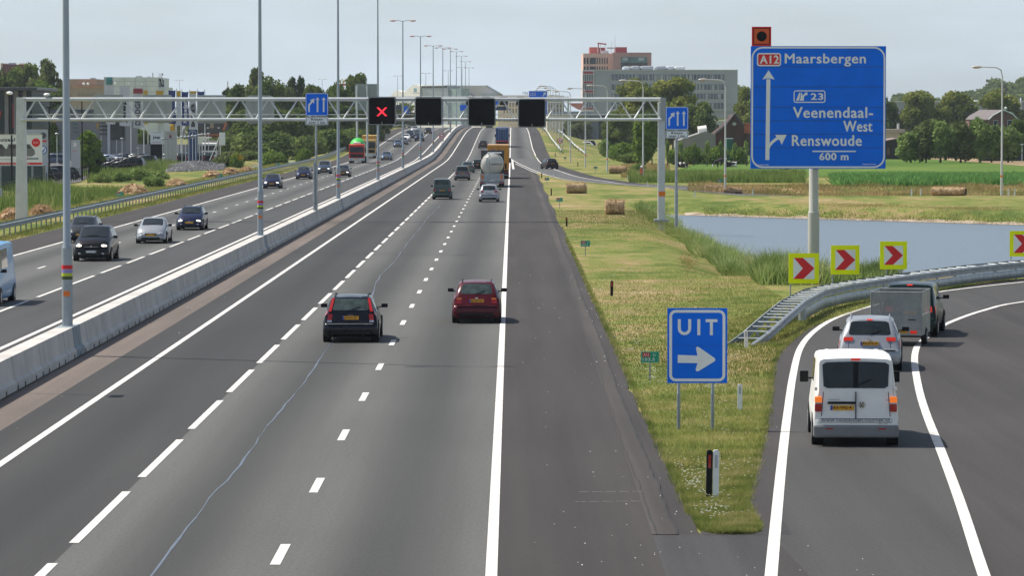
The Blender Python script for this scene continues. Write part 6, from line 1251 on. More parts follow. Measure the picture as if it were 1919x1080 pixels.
b.box('plant_room', 1106, 1122.5, 87, 99.5, REDB, 14, 12); b.box('plant_room', 1122.5, 1136, 87.5, 99.5, RDC, 12, 14); b.box('plant_room', 1153.5, 1176, 87, 98, RDC, 14, 10); b.box('roof_unit', 1128, 1141, 94, 99.5, GRYL, 5, 5); b.box('white_sign', 1137.5, 1153, 88, 91, WHF, .3, 4)
for px, t in ((1153, 66), (1146, 75), (1121, 80), (1126, 79), (1135, 80)): MB().tube([(b.x(px), 6, b.z(98)), (b.x(px), 6, b.z(t))], [.16, .07], 5).build('antenna', PAINTG, b.r)
MB().tube([(b.x(1120), 6, b.z(80)), (b.x(1137), 6, b.z(82))], .3, 6).build('crane_arm', RDC, b.r); MB().tube([(b.x(1122), 6, b.z(88)), (b.x(1122), 6, b.z(80))], .2, 6).build('crane_mast', RDC, b.r)
b = B('low_office', 1250, 'low beige and grey hall with a salmon roof left of the dark glass office', pxc=1090)
b.box('beige_wall', 1025, 1076, 216, None, mat('beige panels', (.78, .70, .54), .7, var=.06, scale=.3), 20); b.box('grey_band', 1025, 1140, 208.5, 215.9, GRYC, 21, -.3); b.box('cream_wall', 1076, 1091, 216, None, mat('dull cream panels', (.36, .34, .27), .7, var=.06, scale=.3), 20); b.box('glass_wall', 1091, 1122, 216, None, mat('blue grey glazing', (.14, .17, .20), .3, var=.2, scale=.3), 20); b.box('dark_glass_wall', 1122, 1142, 214, None, WGD, 20)
b.win(1056, 1074, 221, 238, 4, 1.2, WHF); b.box('dark_base', 1055, 1092, 241, None, WGD, .3, -.2)
MB().prism([(b.x(1066), b.z(193)), (b.x(1092), b.z(193)), (b.x(1092), b.z(207)), (b.x(1083), b.z(204)), (b.x(1072), b.z(198))], 2, 14).build('salmon_roof', mat('salmon roof', (.55, .22, .15), .7, var=.05, scale=.3), b.r)
b = B('office_building', 1500, 'pale apartment-like office with window rows just right of the far blue sign', pxc=1045); b.box('wall', 1026, 1057, 179, None, mat('beige grey facade', (.42, .38, .34), .7, var=.05, scale=.3), 20)
for t in (182, 189, 197, 205): b.win(1028, 1056, t, t + 3.4, 6, .8, WGD)
b.box('canopy', 1020, 1066, 184, 185.5, GRYL, 8, -3)
# centre: white halls beyond the hill
WHB = mat('white rendered wall', (.90, .86, .78), .7, var=.05, scale=.2); b = B('white_hall', 1700, 'white building with wavy roofline left of the median lamps', pxc=790)
wav = [(728, 250), (728, 182), (733, 176), (738, 170), (745, 169), (752, 172), (757, 171.5), (763, 168), (768, 163), (773, 159.5), (780, 158.3), (786, 160), (789, 163), (789, 250)]
MB().prism([(b.x(a), b.z(e)) for a, e in wav], 0, 12).build('curved_wall', WHB, b.r); b.win(775, 781, 165, 172, 1, 0, mat('sky blue pane', (.25, .42, .48), .2, var=.2, scale=.3)); text('KONINKLIJKE', 3.6, .6, b.x(773), b.z(175.5), -.05, INKG, b.r)
b.box('glass_hall', 789, 840, 161, None, mat('pale blue grey glazing', (.30, .34, .35), .35, .1, var=.12, scale=.3), 24, 1); b.box('dark_eave', 790, 838, 161, 164, WGD, .5, .5); b.box('white_eave', 788, 834, 159.5, 161, WHB, 25, 0); b.box('glass_stair', 840, 863, 166, None, mat('green grey glazing', (.28, .36, .34), .3, var=.2, scale=.3), 18, 3)
for t in (181, 207, 222): b.win(736, 776, t, t + 6, 8, 1.4, WGD)
b.box('white_lower', 728, 905, 233, None, WHB, 3, -3); b.win(740, 890, 239, 243, 22, 2, WGD, -3); b.r.rotation_euler.z = R(-42); b.r.scale = (1.34, .3, 1)
b = B('sports_hall', 1750, 'hall with a large pale sloping roof left of the top of the hill', pxc=900); RF = mat('pale metal roof', (.62, .59, .55), .5, var=.05, scale=.15)
MB().prism([(b.x(858), b.z(160)), (b.x(911), b.z(160)), (b.x(942), b.z(179)), (b.x(947), b.z(195)), (b.x(892), b.z(195)), (b.x(864), b.z(175))], 0, 22).build('roof', RF, b.r)
MB().tube([(b.x(852), -.3, b.z(160)), (b.x(892), -.3, b.z(182))], .45, 5).build('roof_edge', GRYC, b.r); MB().tube([(b.x(911), -.3, b.z(160)), (b.x(942), -.3, b.z(178))], .35, 5).build('roof_edge', GRYC, b.r)
MB().prism([(b.x(864), b.z(168)), (b.x(892), b.z(184)), (b.x(892), b.z(250)), (b.x(864), b.z(250))], -1.2, -.6).build('gable_wall', WHB, b.r); b.box('lower_roof', 904, 934, 176, 181, GRYL, 4, -4)
SAND = mat('sand coloured stone', (.78, .68, .54), .8, var=.05, scale=.2); b = B('office_building', 1600, 'sand coloured office wing behind the two right signal boxes', pxc=985)
b.box('wall', 933, 1022, 179.5, None, SAND, 20); b.box('eave', 932, 1023, 178.5, 180.5, mat('pinkish eave', (.55, .42, .35), .7, var=.05), 21, -.6)
for t in (191, 203, 219): b.win(944, 968, t, t + 9, 5, .9, WGD)
for t in (203, 219): b.win(995, 1021, t, t + 9, 5, .9, WGD)
for k, (px, t) in enumerate([(983, 166), (987, 168)]): pass
text('OPTIMUM', 2.3, 1.2, b.x(979), b.z(177), -.1, mat('pale blue letters', (.25, .35, .55), .5), b.r)
b = B('yellow_hall', 1300, 'low pale hall seen under the far gantry left of the hill', pxc=760); b.box('wall', 700, 735, 228, None, WHB, 10); b.win(703, 733, 236, 240, 5, .8, WGD)
# left industrial estate
TAN = mat('tan brick', (.34, .27, .20), .8, var=.06, scale=.3); b = B('brick_building', 950, 'tan brick building with copper-coloured cornices behind the first lamp post', pxc=150)
b.box('upper_block', 118, 179, 147.5, None, TAN, 20, 4); b.box('lower_block', 137, 200, 163, None, mat('lighter tan brick', (.38, .31, .23), .8, var=.06, scale=.3), 20, 0); b.box('copper_cornice', 136, 201, 161, 163.4, mat('copper cornice', (.52, .28, .17), .6, var=.05), 21, -.5); b.win(146, 178, 174, 180, 10, .4, WGD); b.box('copper_cornice', 120, 178, 186.5, 189, mat('copper cornice', (.5, .3, .2), .6), 1, -.4); b.win(122, 176, 198, 207, 9, .6, BLIND); b.box('roof_unit', 165, 173, 145, 147.6, GRYL, 3, 6)
for px in (158, 166): MB().sphere((b.x(px), -.3, b.z(157)), .35, 8, 5).build('lamp', SIGNW, b.r)
IND = mat('pale concrete panels', (.72, .74, .71), .75, var=.05, scale=.25, c2=(.78, .80, .77)); b = B('industrial_hall', 900, 'tall pale windowless industrial hall with a teal window', pxc=250)
b.box('wall', 213, 296, 144.5, None, IND, 30); b.box('stair_tower', 195, 213, 144, None, GRYL, 26, .5); b.box('teal_window', 200, 210.5, 144.5, 158, mat('teal glass', (.04, .22, .24), .2, var=.35, scale=.5), .3, .2); b.box('right_wing', 296, 309, 163, None, IND, 20, 2)
for px in (234, 254, 274): b.box('panel_joint', px - .25, px + .25, 145, 215, GRYC, .1, -.04)
for t in (152, 161, 172): b.box('panel_joint', 213.2, 295.8, t, t + .4, GRYC, .1, -.05)
for px, t in ((217, 156), (242, 157), (267, 158.5)): MB().sphere((b.x(px), -.3, b.z(t)), .22, 8, 5).build('lamp', SIGNW, b.r)
b.box('roof_unit', 251, 261, 141.5, 144.6, GRYC, 4, 5); b.box('chimney', 282.8, 284.6, 136, 144.6, GRYC, 1, 4); MB().tube([(b.x(275.8), 5, b.z(145)), (b.x(275.8), 5, b.z(142.5))], .4, 8).build('vent', GRYC, b.r)
text('HS', 1.0, 3.2, b.x(297), b.z(162), 1.9, INK, b.r)
MB().box(b.x(297), b.x(302), 1.8, 1.9, b.z(162.5), b.z(149.5)).build('letter_panel', BLACK, b.r); MB().box(b.x(303), b.x(306.6), 1.8, 1.9, b.z(162.5), b.z(149.5)).build('letter_panel', BLACK, b.r); MB().box(b.x(298.4), b.x(299.6), 1.7, 1.79, b.z(161), b.z(151)).build('white_stroke', SIGNW, b.r); MB().box(b.x(304), b.x(305), 1.7, 1.79, b.z(158), b.z(151)).build('white_stroke', SIGNW, b.r)
b = B('tower_block', 1150, 'dark maroon block with a pale edge rising over the trees at the far left', pxc=25); b.box('wall', 6, 46, 120.5, None, mat('maroon cladding', (.14, .045, .06), .7, var=.1, scale=.3), 20); b.box('pink_edge', 2.5, 6, 118, None, mat('pale pink edge', (.55, .35, .28), .7), 20, -.2); b.box('roof_unit', 13, 25, 117, 120.5, GRYL, 3, 5); b.box('parapet', 37, 46.5, 118.5, 121, PINK_LIT, 3, -.3)
b = B('showroom', 520, 'dark glass showroom with flat black roof at the left edge', pxc=30); b.box('glass_wall', -20, 60, 170, None, mat('dark green glass', (.010, .030, .026), .1, spec=.3, var=.4, scale=.4), 20); b.box('roof', -22, 75, 163.5, 170, mat('dark roof fascia', (.06, .065, .075), .4, var=.1), 24, -3, bevel=.1)
for px, w_ in ((14, 7), (32, 9), (48, 6)): b.box('column', px - w_ / 2, px + w_ / 2, 170, None, mat('grey column', (.22, .21, .20), .6, var=.05), .6, -.7)
b.box('red_panel', 24, 29, 195, 240, RDC, .2, -.3)
b = B('grey_showroom', 640, 'grey panelled showroom with dark window strips behind the lot trees', pxc=170); b.box('wall', 60, 236, 222, None, mat('mid grey panels', (.20, .20, .21), .6, var=.06, scale=.3), 20); b.box('eave', 55, 178, 205, 211, mat('dark blue grey eave', (.07, .09, .10), .5, var=.1), 18, -1); b.box('upper_wall', 60, 175, 211, 222, GRYC, 17, 1)
for t in (224, 231, 238, 246): b.box('window_strip', 55, 82, t, t + 2.6, WGD, .2, -.15); b.box('window_strip', 137, 147, t, t + 2.6, WGG, .2, -.15); b.box('window_strip', 187, 204, t + 4, t + 6.6, WGD, .2, -.15)
b.box('dark_portal', 208, 234, 226, 262, WGD, .2, -.15); b.box('portal_frame', 202, 207, 228, None, GRYL, .5, -.4); b.box('portal_frame', 200, 217, 229, 232.5, WHF, .5, -.6)
b = B('lot_wall', 700, 'long low grey wall closing off the car lots', 'wall', pxc=260); b.box('wall', 60, 390, 270.5, None, mat('grey lot wall', (.25, .25, .25), .8, var=.08, scale=.2), .3)
b = B('brick_houses', 760, 'dark red houses with white roof windows beyond the star pylon', pxc=395); ROOFD = mat('dark roof tiles', (.07, .065, .07), .8, var=.1, scale=.5); b.box('wall', 372, 424, 252, None, mat('red brick', (.20, .07, .05), .8, var=.1, scale=.4), 12)
MB().prism([(b.x(370), b.z(252)), (b.x(376), b.z(226)), (b.x(392), b.z(218)), (b.x(416), b.z(220)), (b.x(424), b.z(252))], -.3, 12).build('roof', ROOFD, b.r); MB().prism([(b.x(417), b.z(244)), (b.x(423), b.z(229)), (b.x(427), b.z(229)), (b.x(421), b.z(244))], -.6, -.3).build('orange_gable', mat('orange gable', (.55, .17, .07), .7), b.r)
for px in (390, 410): b.box('roof_window', px - 2, px + 2, 238.5, 240.5, SIGNW, .2, -.45)
b.box('pale_gable', 394, 401, 231, 240, TAN, .2, -.4); b.box('brick_band', 384, 424, 251, 253.5, mat('orange brick', (.45, .16, .08), .8), .3, -.6); b.box('pale_shed', 374, 402, 256, 272, IND, 6, -12)
# right: farm
DRB = mat('dark brown brick', (.065, .028, .024), .85, var=.15, scale=.4); b = B('barn', 720, 'dark red-brown gabled barn left of the big blue sign', pxc=1372)
MB().prism([(b.x(1340), -.3), (b.x(1340), b.z(250)), (b.x(1362), b.z(232)), (b.x(1376), b.z(214)), (b.x(1394), b.z(236)), (b.x(1394), -.3)], 0, 14).build('wall', DRB, b.r); MB().tube([(b.x(1340), -.1, b.z(250)), (b.x(1362), -.1, b.z(232)), (b.x(1376), -.1, b.z(213)), (b.x(1394), -.1, b.z(236))], .25, 5).build('verge_board', ROOFD, b.r)
MB().sphere((b.x(1376), -.02, b.z(232)), (.4, .1, .35), 8, 5).build('round_window', BLIND, b.r)
b.box('side_wing', 1388, 1412, 250, None, mat('brown timber', (.10, .055, .04), .85, var=.15), 10, 1); MB().prism([(b.x(1387), b.z(249.5)), (b.x(1393), b.z(240)), (b.x(1393), b.z(231)), (b.x(1412), b.z(231)), (b.x(1412), b.z(249.5))], .6, 10).build('orange_roof', mat('orange red tiles', (.46, .12, .06), .75, var=.1, scale=.5), b.r)
b = B('shed', 690, 'low grey shed with a wide pitched roof left of the dark barn', pxc=1308); RG = mat('grey fibre cement', (.24, .235, .22), .85, var=.07, scale=.5)
MB().prism([(b.x(1268), -.2), (b.x(1268), b.z(264)), (b.x(1322), b.z(246)), (b.x(1341), b.z(253)), (b.x(1341), -.2)], 0, 12).build('wall', RG, b.r)
MB().tube([(b.x(1310), 3, b.z(247)), (b.x(1326), 3, b.z(244.5))], 1.0, 10).build('white_tank', WHB, b.r, smooth=True)
b = B('white_pavilion', 900, 'small white flat buildings peeping out above the shed', pxc=1345); b.box('wall', 1332, 1357, 226, 240, GRYL, 6); b.box('white_roof', 1332, 1341, 224, 226.5, WHB, 7, -.5); b.box('white_roof', 1343, 1358, 224, 227, WHB, 7, -.5); b.box('white_post', 1346, 1348, 236, 246, WHB, 1, -1)
b = B('container', 640, 'dark green container beside the dark barn', 'container', pxc=1368); b.box('container_body', 1362, 1374, 259.5, None, mat('green container', (.01, .10, .07), .6, var=.1), 3, bevel=.05); b.box('container_lid', 1361.6, 1374.4, 259, 260.2, GRYL, 3.1, -.05)
b = B('long_hall', 1500, 'very long low grey industrial hall behind the trees on the right', pxc=1800); b.box('wall', 1640, 1990, 190.5, None, mat('grey blue hall cladding', (.27, .30, .33), .55, var=.05, scale=.1), 30); b.box('white_eave', 1640, 1990, 189.3, 190.6, PAINTG, 31, -.4)
b.box('stack', 1911, 1913, 183, 205, GRYL, 2, -2); b.box('roof_unit', 1828, 1836, 187.5, 189.5, WHB, 3, 3)
BRK = mat('brown red brick', (.16, .075, .065), .85, var=.1, scale=.5); b = B('farmhouse', 800, 'brick farmhouse with a grey gambrel roof at the right', pxc=1862); RT = mat('brown grey roof tiles', (.15, .13, .125), .8, var=.1, scale=.6)
gb = [(1852, 224), (1860, 216), (1879, 205.5), (1897, 213), (1908, 225)]
MB().prism([(b.x(1852), -.3)] + [(b.x(a), b.z(e)) for a, e in gb] + [(b.x(1908), -.3)], 0, .3).build('gable_wall', BRK, b.r)
V = []; 
for a, e in gb: V.append((b.x(a), -.15, b.z(e)))
for a, e in gb: V.append((b.x(a - 38 + (4 if a < 1890 else 0)), 9, b.z(e - .0)))
n = len(gb); MB().add(V, [(i, i + 1, n + i + 1, n + i) for i in range(n - 1)] + [tuple(range(2 * n - 1, n - 1, -1))]).build('roof', RT, b.r); MB().box(b.x(1818), b.x(1852), 1.5, 8, -.3, b.z(226)).build('side_wall', BRK, b.r); MB().tube([(b.x(a), -.2, b.z(e)) for a, e in gb], .16, 5).build('verge_board', PAINTG, b.r)
for px in (1865.5, 1892): b.box('window_frame', px - 4.4, px + 4.4, 225, 240, PAINTG, .1, -.06); b.box('window', px - 3.8, px + 3.8, 225.7, 240, WGD, .1, -.1)
MB().sphere((b.x(1884), -.3, b.z(202.5)), .3, 8, 5).build('roof_ball', SIGNW, b.r)
b = B('farm_shed', 660, 'dark open-fronted wooden shed right of the big blue sign', pxc=1675); b.box('wall', 1640, 1688, 263, None, mat('dark weathered wood', (.035, .03, .028), .9, var=.2, scale=.6), 8); MB().prism([(b.x(1636), b.z(267)), (b.x(1679), b.z(259)), (b.x(1690), b.z(267)), (b.x(1690), b.z(269)), (b.x(1679), b.z(261)), (b.x(1636), b.z(269))], -.5, 9).build('roof', mat('pinkish sheet roof', (.30, .22, .19), .8, var=.1), b.r); b.box('low_wall', 1688, 1714, 277, None, mat('dark brown boards', (.06, .04, .035), .9, var=.2), 5); b.box('door', 1662, 1667, 277, 290, mat('brown door', (.16, .11, .05), .8), .2, -.1)
b = B('farm_hall', 780, 'low cream farm hall with flat roof right of the big blue sign', pxc=1670); b.box('wall', 1630, 1686, 249, None, mat('cream sheet wall', (.56, .50, .42), .7, var=.05), 10); b.box('roof', 1628, 1695, 242, 248.9, mat('beige sheet roof', (.42, .35, .27), .7, var=.05), 12, -1); b.box('white_flue', 1683, 1687, 231, 242, PAINTG, .6, 2)
b = B('garden_fence', 630, 'low dark fence with pale rail behind the willows at the right', 'fence', pxc=1890); b.box('panel', 1835, 1950, 271, None, mat('dark fence boards', (.05, .055, .05), .9, var=.2), .1, .1); b.box('top_rail', 1842, 1950, 269.6, 270.9, PAINTG, .2); b.box('post', 1914, 1916, 269, None, PAINTG, .2, -.1)
b = B('clipped_hedge', 700, 'dark clipped hedge at the right edge behind the willows', 'hedge', pxc=1890); b.box('hedge_body', 1880, 1960, 247, None, LM['dark'], 3)
hb = MB(); hb.box(-3600, 3600, -40, 2300, -3, 46); hz_o = hb.build('haze', None); hm = bpy.data.materials.new('haze air'); hm.use_nodes = True; N_h = hm.node_tree.nodes; N_h.remove(N_h['Principled BSDF']); pv = N_h.new('ShaderNodeVolumePrincipled'); pv.inputs['Color'].default_value = (.80, .87, .95, 1); pv.inputs['Density'].default_value = .00006; pv.inputs['Anisotropy'].default_value = .2
hm.node_tree.links.new(pv.outputs[0], N_h['Material Output'].inputs['Volume']); hz_o.data.materials.append(hm); tag(hz_o, 'thin pale summer haze over the whole scene', 'haze', kind='stuff')
# ---- signs and flags on the dealer lots
LB = mat('container dark teal', (.025, .05, .06), .5, var=.1, scale=.5); x, y, z = at(40, 300, 395)
r = empty('billboard', (x, y, 0), 0, 'large white billboard with a red badge and two dark cars at the left edge', 'billboard'); k_ = 395 / F
def bx(px): return (px - 40) * k_
def bz(py): return at(40, py, 395)[2]
MB().box(bx(-30), bx(79), 0, .15, bz(309.5), bz(253)).build('white_board', SIGNW, r); MB().box(bx(-30), bx(79.5), -.1, .2, bz(253), bz(251.6)).build('top_edge', PAINTG, r); MB().box(bx(-30), bx(79), -.01, -.001, bz(308.5), bz(304.5)).build('red_band', SIGNR, r)
text('uizen?', 28 * k_, 6.5 * k_, bx(1), bz(265), -.01, INK, r, bold=.03); text('WWW.AUTO-OCCASION.NL', 55 * k_, 1.8 * k_, bx(1), bz(307.5), -.02, SIGNW, r)
MB().prism([(bx(67.5) + 8 * k_ * math.cos(R(t)), bz(267) + 8 * k_ * math.sin(R(t))) for t in range(0, 360, 15)], -.03, -.001).build('red_badge', SIGNR, r); text('EXTRA', 9 * k_, 2.6 * k_, bx(63), bz(268.5), -.035, SIGNW, r)
def suv_pic(x0_, s): return [(x0_, bz(290)), (x0_, bz(282)), (x0_ + 6 * s, bz(278)), (x0_ + 9 * s, bz(270)), (x0_ + 26 * s, bz(270)), (x0_ + 32 * s, bz(278)), (x0_ + 35 * s, bz(281)), (x0_ + 36 * s, bz(289)), (x0_ + 30 * s, bz(293)), (x0_ + 4 * s, bz(293))]
for k, x0_ in enumerate((bx(-22), bx(7), bx(30))): flat([suv_pic(x0_, k_)], -.004 - k * .003, mat(f'printed car {k}', (.10 + .05 * k, .10 + .05 * k, .10 + .05 * k), .6), r, 'printed_car'); flat([[(x0_ + 10 * k_, bz(278)), (x0_ + 11.5 * k_, bz(272)), (x0_ + 25 * k_, bz(272)), (x0_ + 29 * k_, bz(278))]], -.006 - k * .003, INKG, r, 'printed_window')
MB().box(bx(50), bx(72), -.012, -.002, bz(299), bz(295.5)).build('grey_band', GALVD, r); MB().box(bx(45), bx(52), -.014, -.003, bz(299), bz(295.5)).build('red_mark', SIGNR, r); text('businesslease', 22 * k_, 2 * k_, bx(1), bz(299.5), -.01, INKG, r)
for px in (0, 60): MB().box(bx(px) - .1, bx(px) + .1, .15, .3, 0, bz(260)).build('post', GALVD, r)
r = empty('container', (at(40, 300, 397)[0], 397, 0), 0, 'dark teal container wall under the billboard', 'container'); MB().box(-4.0, at(80, 300, 397)[0] - r.location.x, 0, 2.4, 0, bz(311)).build('container_body', LB, r, bevel=.05)
def pylon(px0, px1, top, bot, d, m, label, base=None):
    c = (px0 + px1) / 2; X = at(c, 300, d)[0]; r = empty('sign_pylon', (X, d, 0), 0, label, 'sign pylon'); w = (px1 - px0) * d / F / 2; MB().prism(rrect(-w, w, 0 if bot is None else hz(bot, d), hz(top, d), .08), 0, .35).build('pylon_body', m, r)
    if base: MB().box(-w, w, .02, .33, 0, hz(bot, d)).build('pylon_base', base, r)
    return r, w
GP = mat('pale grey pylon', (.46, .48, .49), .5, var=.05, scale=1); r, w = pylon(50, 89, 242.5, None, 430, GP, 'grey pylon with round emblems behind the billboard')
def emb(r, x, z, rad, ring_m, in_m, y=-.02): MB().prism([(x + rad * math.cos(R(t)), z + rad * math.sin(R(t))) for t in range(0, 360, 20)], y, -.001).build('emblem', ring_m, r); MB().prism([(x + rad * .78 * math.cos(R(t)), z + rad * .78 * math.sin(R(t))) for t in range(0, 360, 20)], y - .01, y - .001).build('emblem_field', in_m, r)
ULB = mat('emblem blue', (.03, .12, .38), .4, var=.05); emb(r, w * .6, hz(254, 430), .4, GALVD, INKG); emb(r, w * .55, hz(281, 430), .5, ULB, SIGNW, -.03); flat([[(w * .55 - .3, hz(281, 430) + .2), (w * .55 - .2, hz(281, 430) + .2), (w * .55, hz(281, 430) - .1), (w * .55 + .2, hz(281, 430) + .2), (w * .55 + .3, hz(281, 430) + .2), (w * .55 + .05, hz(281, 430) - .32), (w * .55 - .05, hz(281, 430) - .32)]], -.05, ULB, r, 'emblem_mark'); MB().box(w * .3, w * .92, -.02, -.001, hz(266, 430), hz(262.5, 430)).build('red_mark', SIGNR, r)
r, w = pylon(133, 150, 262.5, None, 455, GP, 'grey pylon with chrome S emblem right of the first lamp post'); text('S', .34, .42, -.22, hz(274, 455), -.01, CHROME, r, bold=.06); text('SEAT', .6, .12, -.35, hz(284, 455), -.01, SIGNR, r)
r, w = pylon(282, 305, 246, 270, 560, SIGNW, 'white pylon reading Jeep on a black base', BLACK); text('Jeep', 1.1, .5, -.55, hz(261, 560), -.01, INK, r, bold=.04); text('CHRYSLER', 1.3, .13, -.65, hz(248.8, 560), -.01, INKG, r); text('DODGE', 1.2, .14, -.6, hz(267, 560), -.01, SIGNR, r)
r, w = pylon(308, 331, 245, None, 575, mat('beige grey pylon', (.50, .48, .42), .5, var=.05), 'beige grey pylon between the white one and the flags'); text('SERVICE', 1.0, .12, -.5, hz(251, 575), -.01, INKG, r); emb(r, 0, hz(255, 575), .2, RDC, RDC)
r, w = pylon(352, 370, 243, None, 585, mat('navy pylon', (.012, .05, .16), .4, var=.06), 'navy blue pylon with a silver three-pointed star'); zc = hz(252, 585)
SIL = mat('silver emblem', (.5, .52, .55), .3, .5, var=.05); mb = MB(); n = 24
for t in range(n): a, b_ = R(15 * t), R(15 * (t + 1)); mb.add([(q * math.cos(c), -.03, zc + q * math.sin(c)) for q, c in ((.60, a), (.60, b_), (.52, b_), (.52, a))], [(0, 1, 2, 3)])
for a in (90, 210, 330): p = R(a); q1 = R(a + 60); q2 = R(a - 60); mb.add([(0, -.031, zc), (.09 * math.cos(q1), -.031, zc + .09 * math.sin(q1)), (.54 * math.cos(p), -.031, zc + .54 * math.sin(p)), (.09 * math.cos(q2), -.031, zc + .09 * math.sin(q2))], [(0, 1, 2, 3)])
mb.build('star_emblem', SIL, r)
def flag(px0, px1, top, bot, ppx, pbase, d, m, label, text_=None, tm=INK, extra=None):
    X = at(ppx, 300, d)[0]; r = empty('banner_flag', (X, d, 0), 0, label, 'flag', 'banner flags on the dealer lots'); k = d / F; x0_ = (px0 - ppx) * k; x1_ = (px1 - ppx) * k; zt_, zb_ = hz(top, d), hz(bot, d); mb = MB(); n = 10; g = random.Random(px0)
    ph = g.uniform(0, 6)
    for i in range(n + 1):
        z = zt_ + (zb_ - zt_) * i / n
        for j in range(4): u = j / 3; mb.v.append((x0_ + (x1_ - x0_) * u * (1 - .08 * math.sin(i * .5)) + .05 * math.sin(i * .7 + ph), .12 * math.sin(j * 1.5 + i * .4 + ph), z - .12 * math.sin(u * 3)))
    for i in range(n): mb.f += [(i * 4 + j, i * 4 + j + 1, (i + 1) * 4 + j + 1, (i + 1) * 4 + j) for j in range(3)]
    mb.build('cloth', m, r, smooth=True)
    if text_: text(text_, (zt_ - zb_) * .62, abs(x1_ - x0_) * .55, min(x0_, x1_) + abs(x1_ - x0_) * .2, zb_ + (zt_ - zb_) * .06, -.16, tm, r, vertical=True, bold=.03)
    if extra: MB().box(min(x0_, x1_) + .05, max(x0_, x1_) - .05, -.18, -.14, hz(extra[1], d), hz(extra[0], d)).build('cloth_panel', extra[2], r)
    MB().tube([(.06 if x1_ < .2 else -.06, .05, 0), (.06 if x1_ < .2 else -.06, .05, zt_ + .3)], [.10, .06], 8).build('pole', POLEW, r, smooth=True); return r
FW = mat('white flag cloth', (.60, .60, .60), .8, var=.06, scale=.6); FY = mat('yellow flag cloth', (.62, .36, .02), .8, var=.06); FN = mat('navy flag cloth', (.03, .05, .19), .8, var=.08)
flag(197, 216, 160, 232, 218, 303, 640, FW, 'white flag at the left of the row, before the teal window', 'CHR', INKG); flag(224, 244, 161, 235, 245, 306, 620, FW, 'white flag with large dark letters left of the ram emblem flag', 'Jeep', INK); flag(250, 268.5, 163, 239, 269, 308, 600, FW, 'white flag with a red emblem at its top', 'DODGE', INKG, (166, 175, RDC)); flag(268, 278, 168, 232, 277, 285, 740, FY, 'yellow flag close right of the emblem flag'); flag(293, 307, 169, 230, 308, 300, 660, FY, 'broad yellow flag above the white pylon'); flag(316, 329.5, 168.5, 231, 330.5, 295, 640, FN, 'first navy flag from the left', None)
flag(331, 340, 169, 234, 340.5, 295, 650, FW, 'narrow white flag with yellow squares between navy flags', None, INK, (170, 180, FY)); flag(341, 354, 171, 234, 355, 295, 630, FN, 'navy flag with pale lettering in the middle of the group', 'Mercedes', SIGNW); flag(356, 369, 170, 242, 369.5, 295, 620, FW, 'white flag with yellow top and red mark', 'MB', INKG, (170.5, 174.5, FY)); flag(370, 383, 170.5, 232, 383.5, 296, 640, FN, 'rightmost navy flag of the group'); flag(342, 348, 233, 254, 339.5, 290, 690, FW, 'small white flag low between the pylons', 'Vito', INKG); flag(319, 327, 229, 245, 328.5, 290, 700, FY, 'small yellow flag low right of the beige pylon')
flag(58, 64, 215, 240, 65, 300, 560, FY, 'yellow flag beside the gantry post at the far left'); flag(98.5, 104, 222, 269, 101, 269, 640, mat('orange flag cloth', (.62, .28, .02), .8), 'orange and white narrow flag between the black masts'); flag(182, 188, 230, 246, 189, 300, 640, FY, 'small yellow flag above the lot tree'); flag(-3, 2.5, 207, 250, -4, 300, 520, mat('red flag cloth', (.6, .07, .04), .8), 'red flag cut by the left edge')
for k, (px, top, bot, d) in enumerate([(22, 175, 355, 395), (92.5, 202, 343, 420), (154, 186, 335, 440), (49.5, 190, 300, 500)]):
    r = empty('light_mast', (at(px, 300, d)[0], d, 0), 0, f'thin black light mast on the lots, {ordn[k]} of four' + (' by the billboard', ' right of the billboard', ' right of the first lamp post', ' behind the gantry post')[k], 'light mast'); MB().tube([(0, 0, 0), (0, 0, hz(top, d))], [.09, .07], 8).build('mast', BLACK, r, smooth=True); MB().box(-.3, .3, -.15, .15, hz(top, d), hz(top, d) + .12).build('lamp_head', BLACK, r)
sp = empty('lot_lamp', (0, 0, 0)); MB().tube([(0, 0, 0), (0, 0, 4.3)], .045, 6).build('pole', PAINTG, sp); MB().sphere((.0, 0, 4.35), (.28, .2, .14), 8, 5).build('lamp_head', GALV, sp, smooth=True)
for k, (px, top, d) in enumerate([(305, 260, 545), (312, 259, 560), (320, 258, 575), (327, 258, 590), (334, 257, 600), (341, 256, 545), (348, 256, 560), (354, 255, 575), (361, 254, 560), (367, 254, 575), (374, 252, 590), (379, 251, 600), (385, 251, 610), (391, 250, 620), (229, 259, 560), (107, 250, 500), (259, 277, 560)]):
    o = sp if k == 0 else copy_tree(sp); o.location = (at(px, 300, d)[0], d, 0); o.scale = (1, 1, hz(top, d) / 4.4); tag(o, f'slim grey lamp post of the car lots, {ordn[k] if k < 16 else "last"} in the row beside the pylons', 'lamp post', 'slim lamp posts around the pylons')
# fences
FE = mat('dark fence steel', (.02, .022, .022), .5); r = empty('bar_fence', (0, 0, 0), 0, 'low dark post fence in the weeds before the near car lot', 'fence'); pr = []
for k in range(46):
    px = 4 + k * 3.6; d = 352 + k * 2.2; X = at(px, 300, d)[0]; MB().box(X - .04, X + .04, d, d + .08, 0, 1.25 + .2 * (k > 20)).build('fence_post', FE, r); pr.append((X, d, 1.2))
MB().tube(pr, .02, 5).build('fence_rail', FE, r); r = empty('mesh_fence', (0, 0, 0), 0, 'dark wire fence along the flag lot before the stone heap', 'fence'); pr = []
for k in range(9): px = 190 + k * 8; d = 500 + k * 3; X = at(px, 300, d)[0]; MB().box(X - .05, X + .05, d, d + .08, 0, 1.9).build('fence_post', FE, r); pr.append((X, d, 1.8))
MB().tube(pr, .025, 5).build('fence_rail', FE, r); MB().tube([(a, b_, .9) for a, b_, c in pr], .02, 5).build('fence_rail', FE, r)
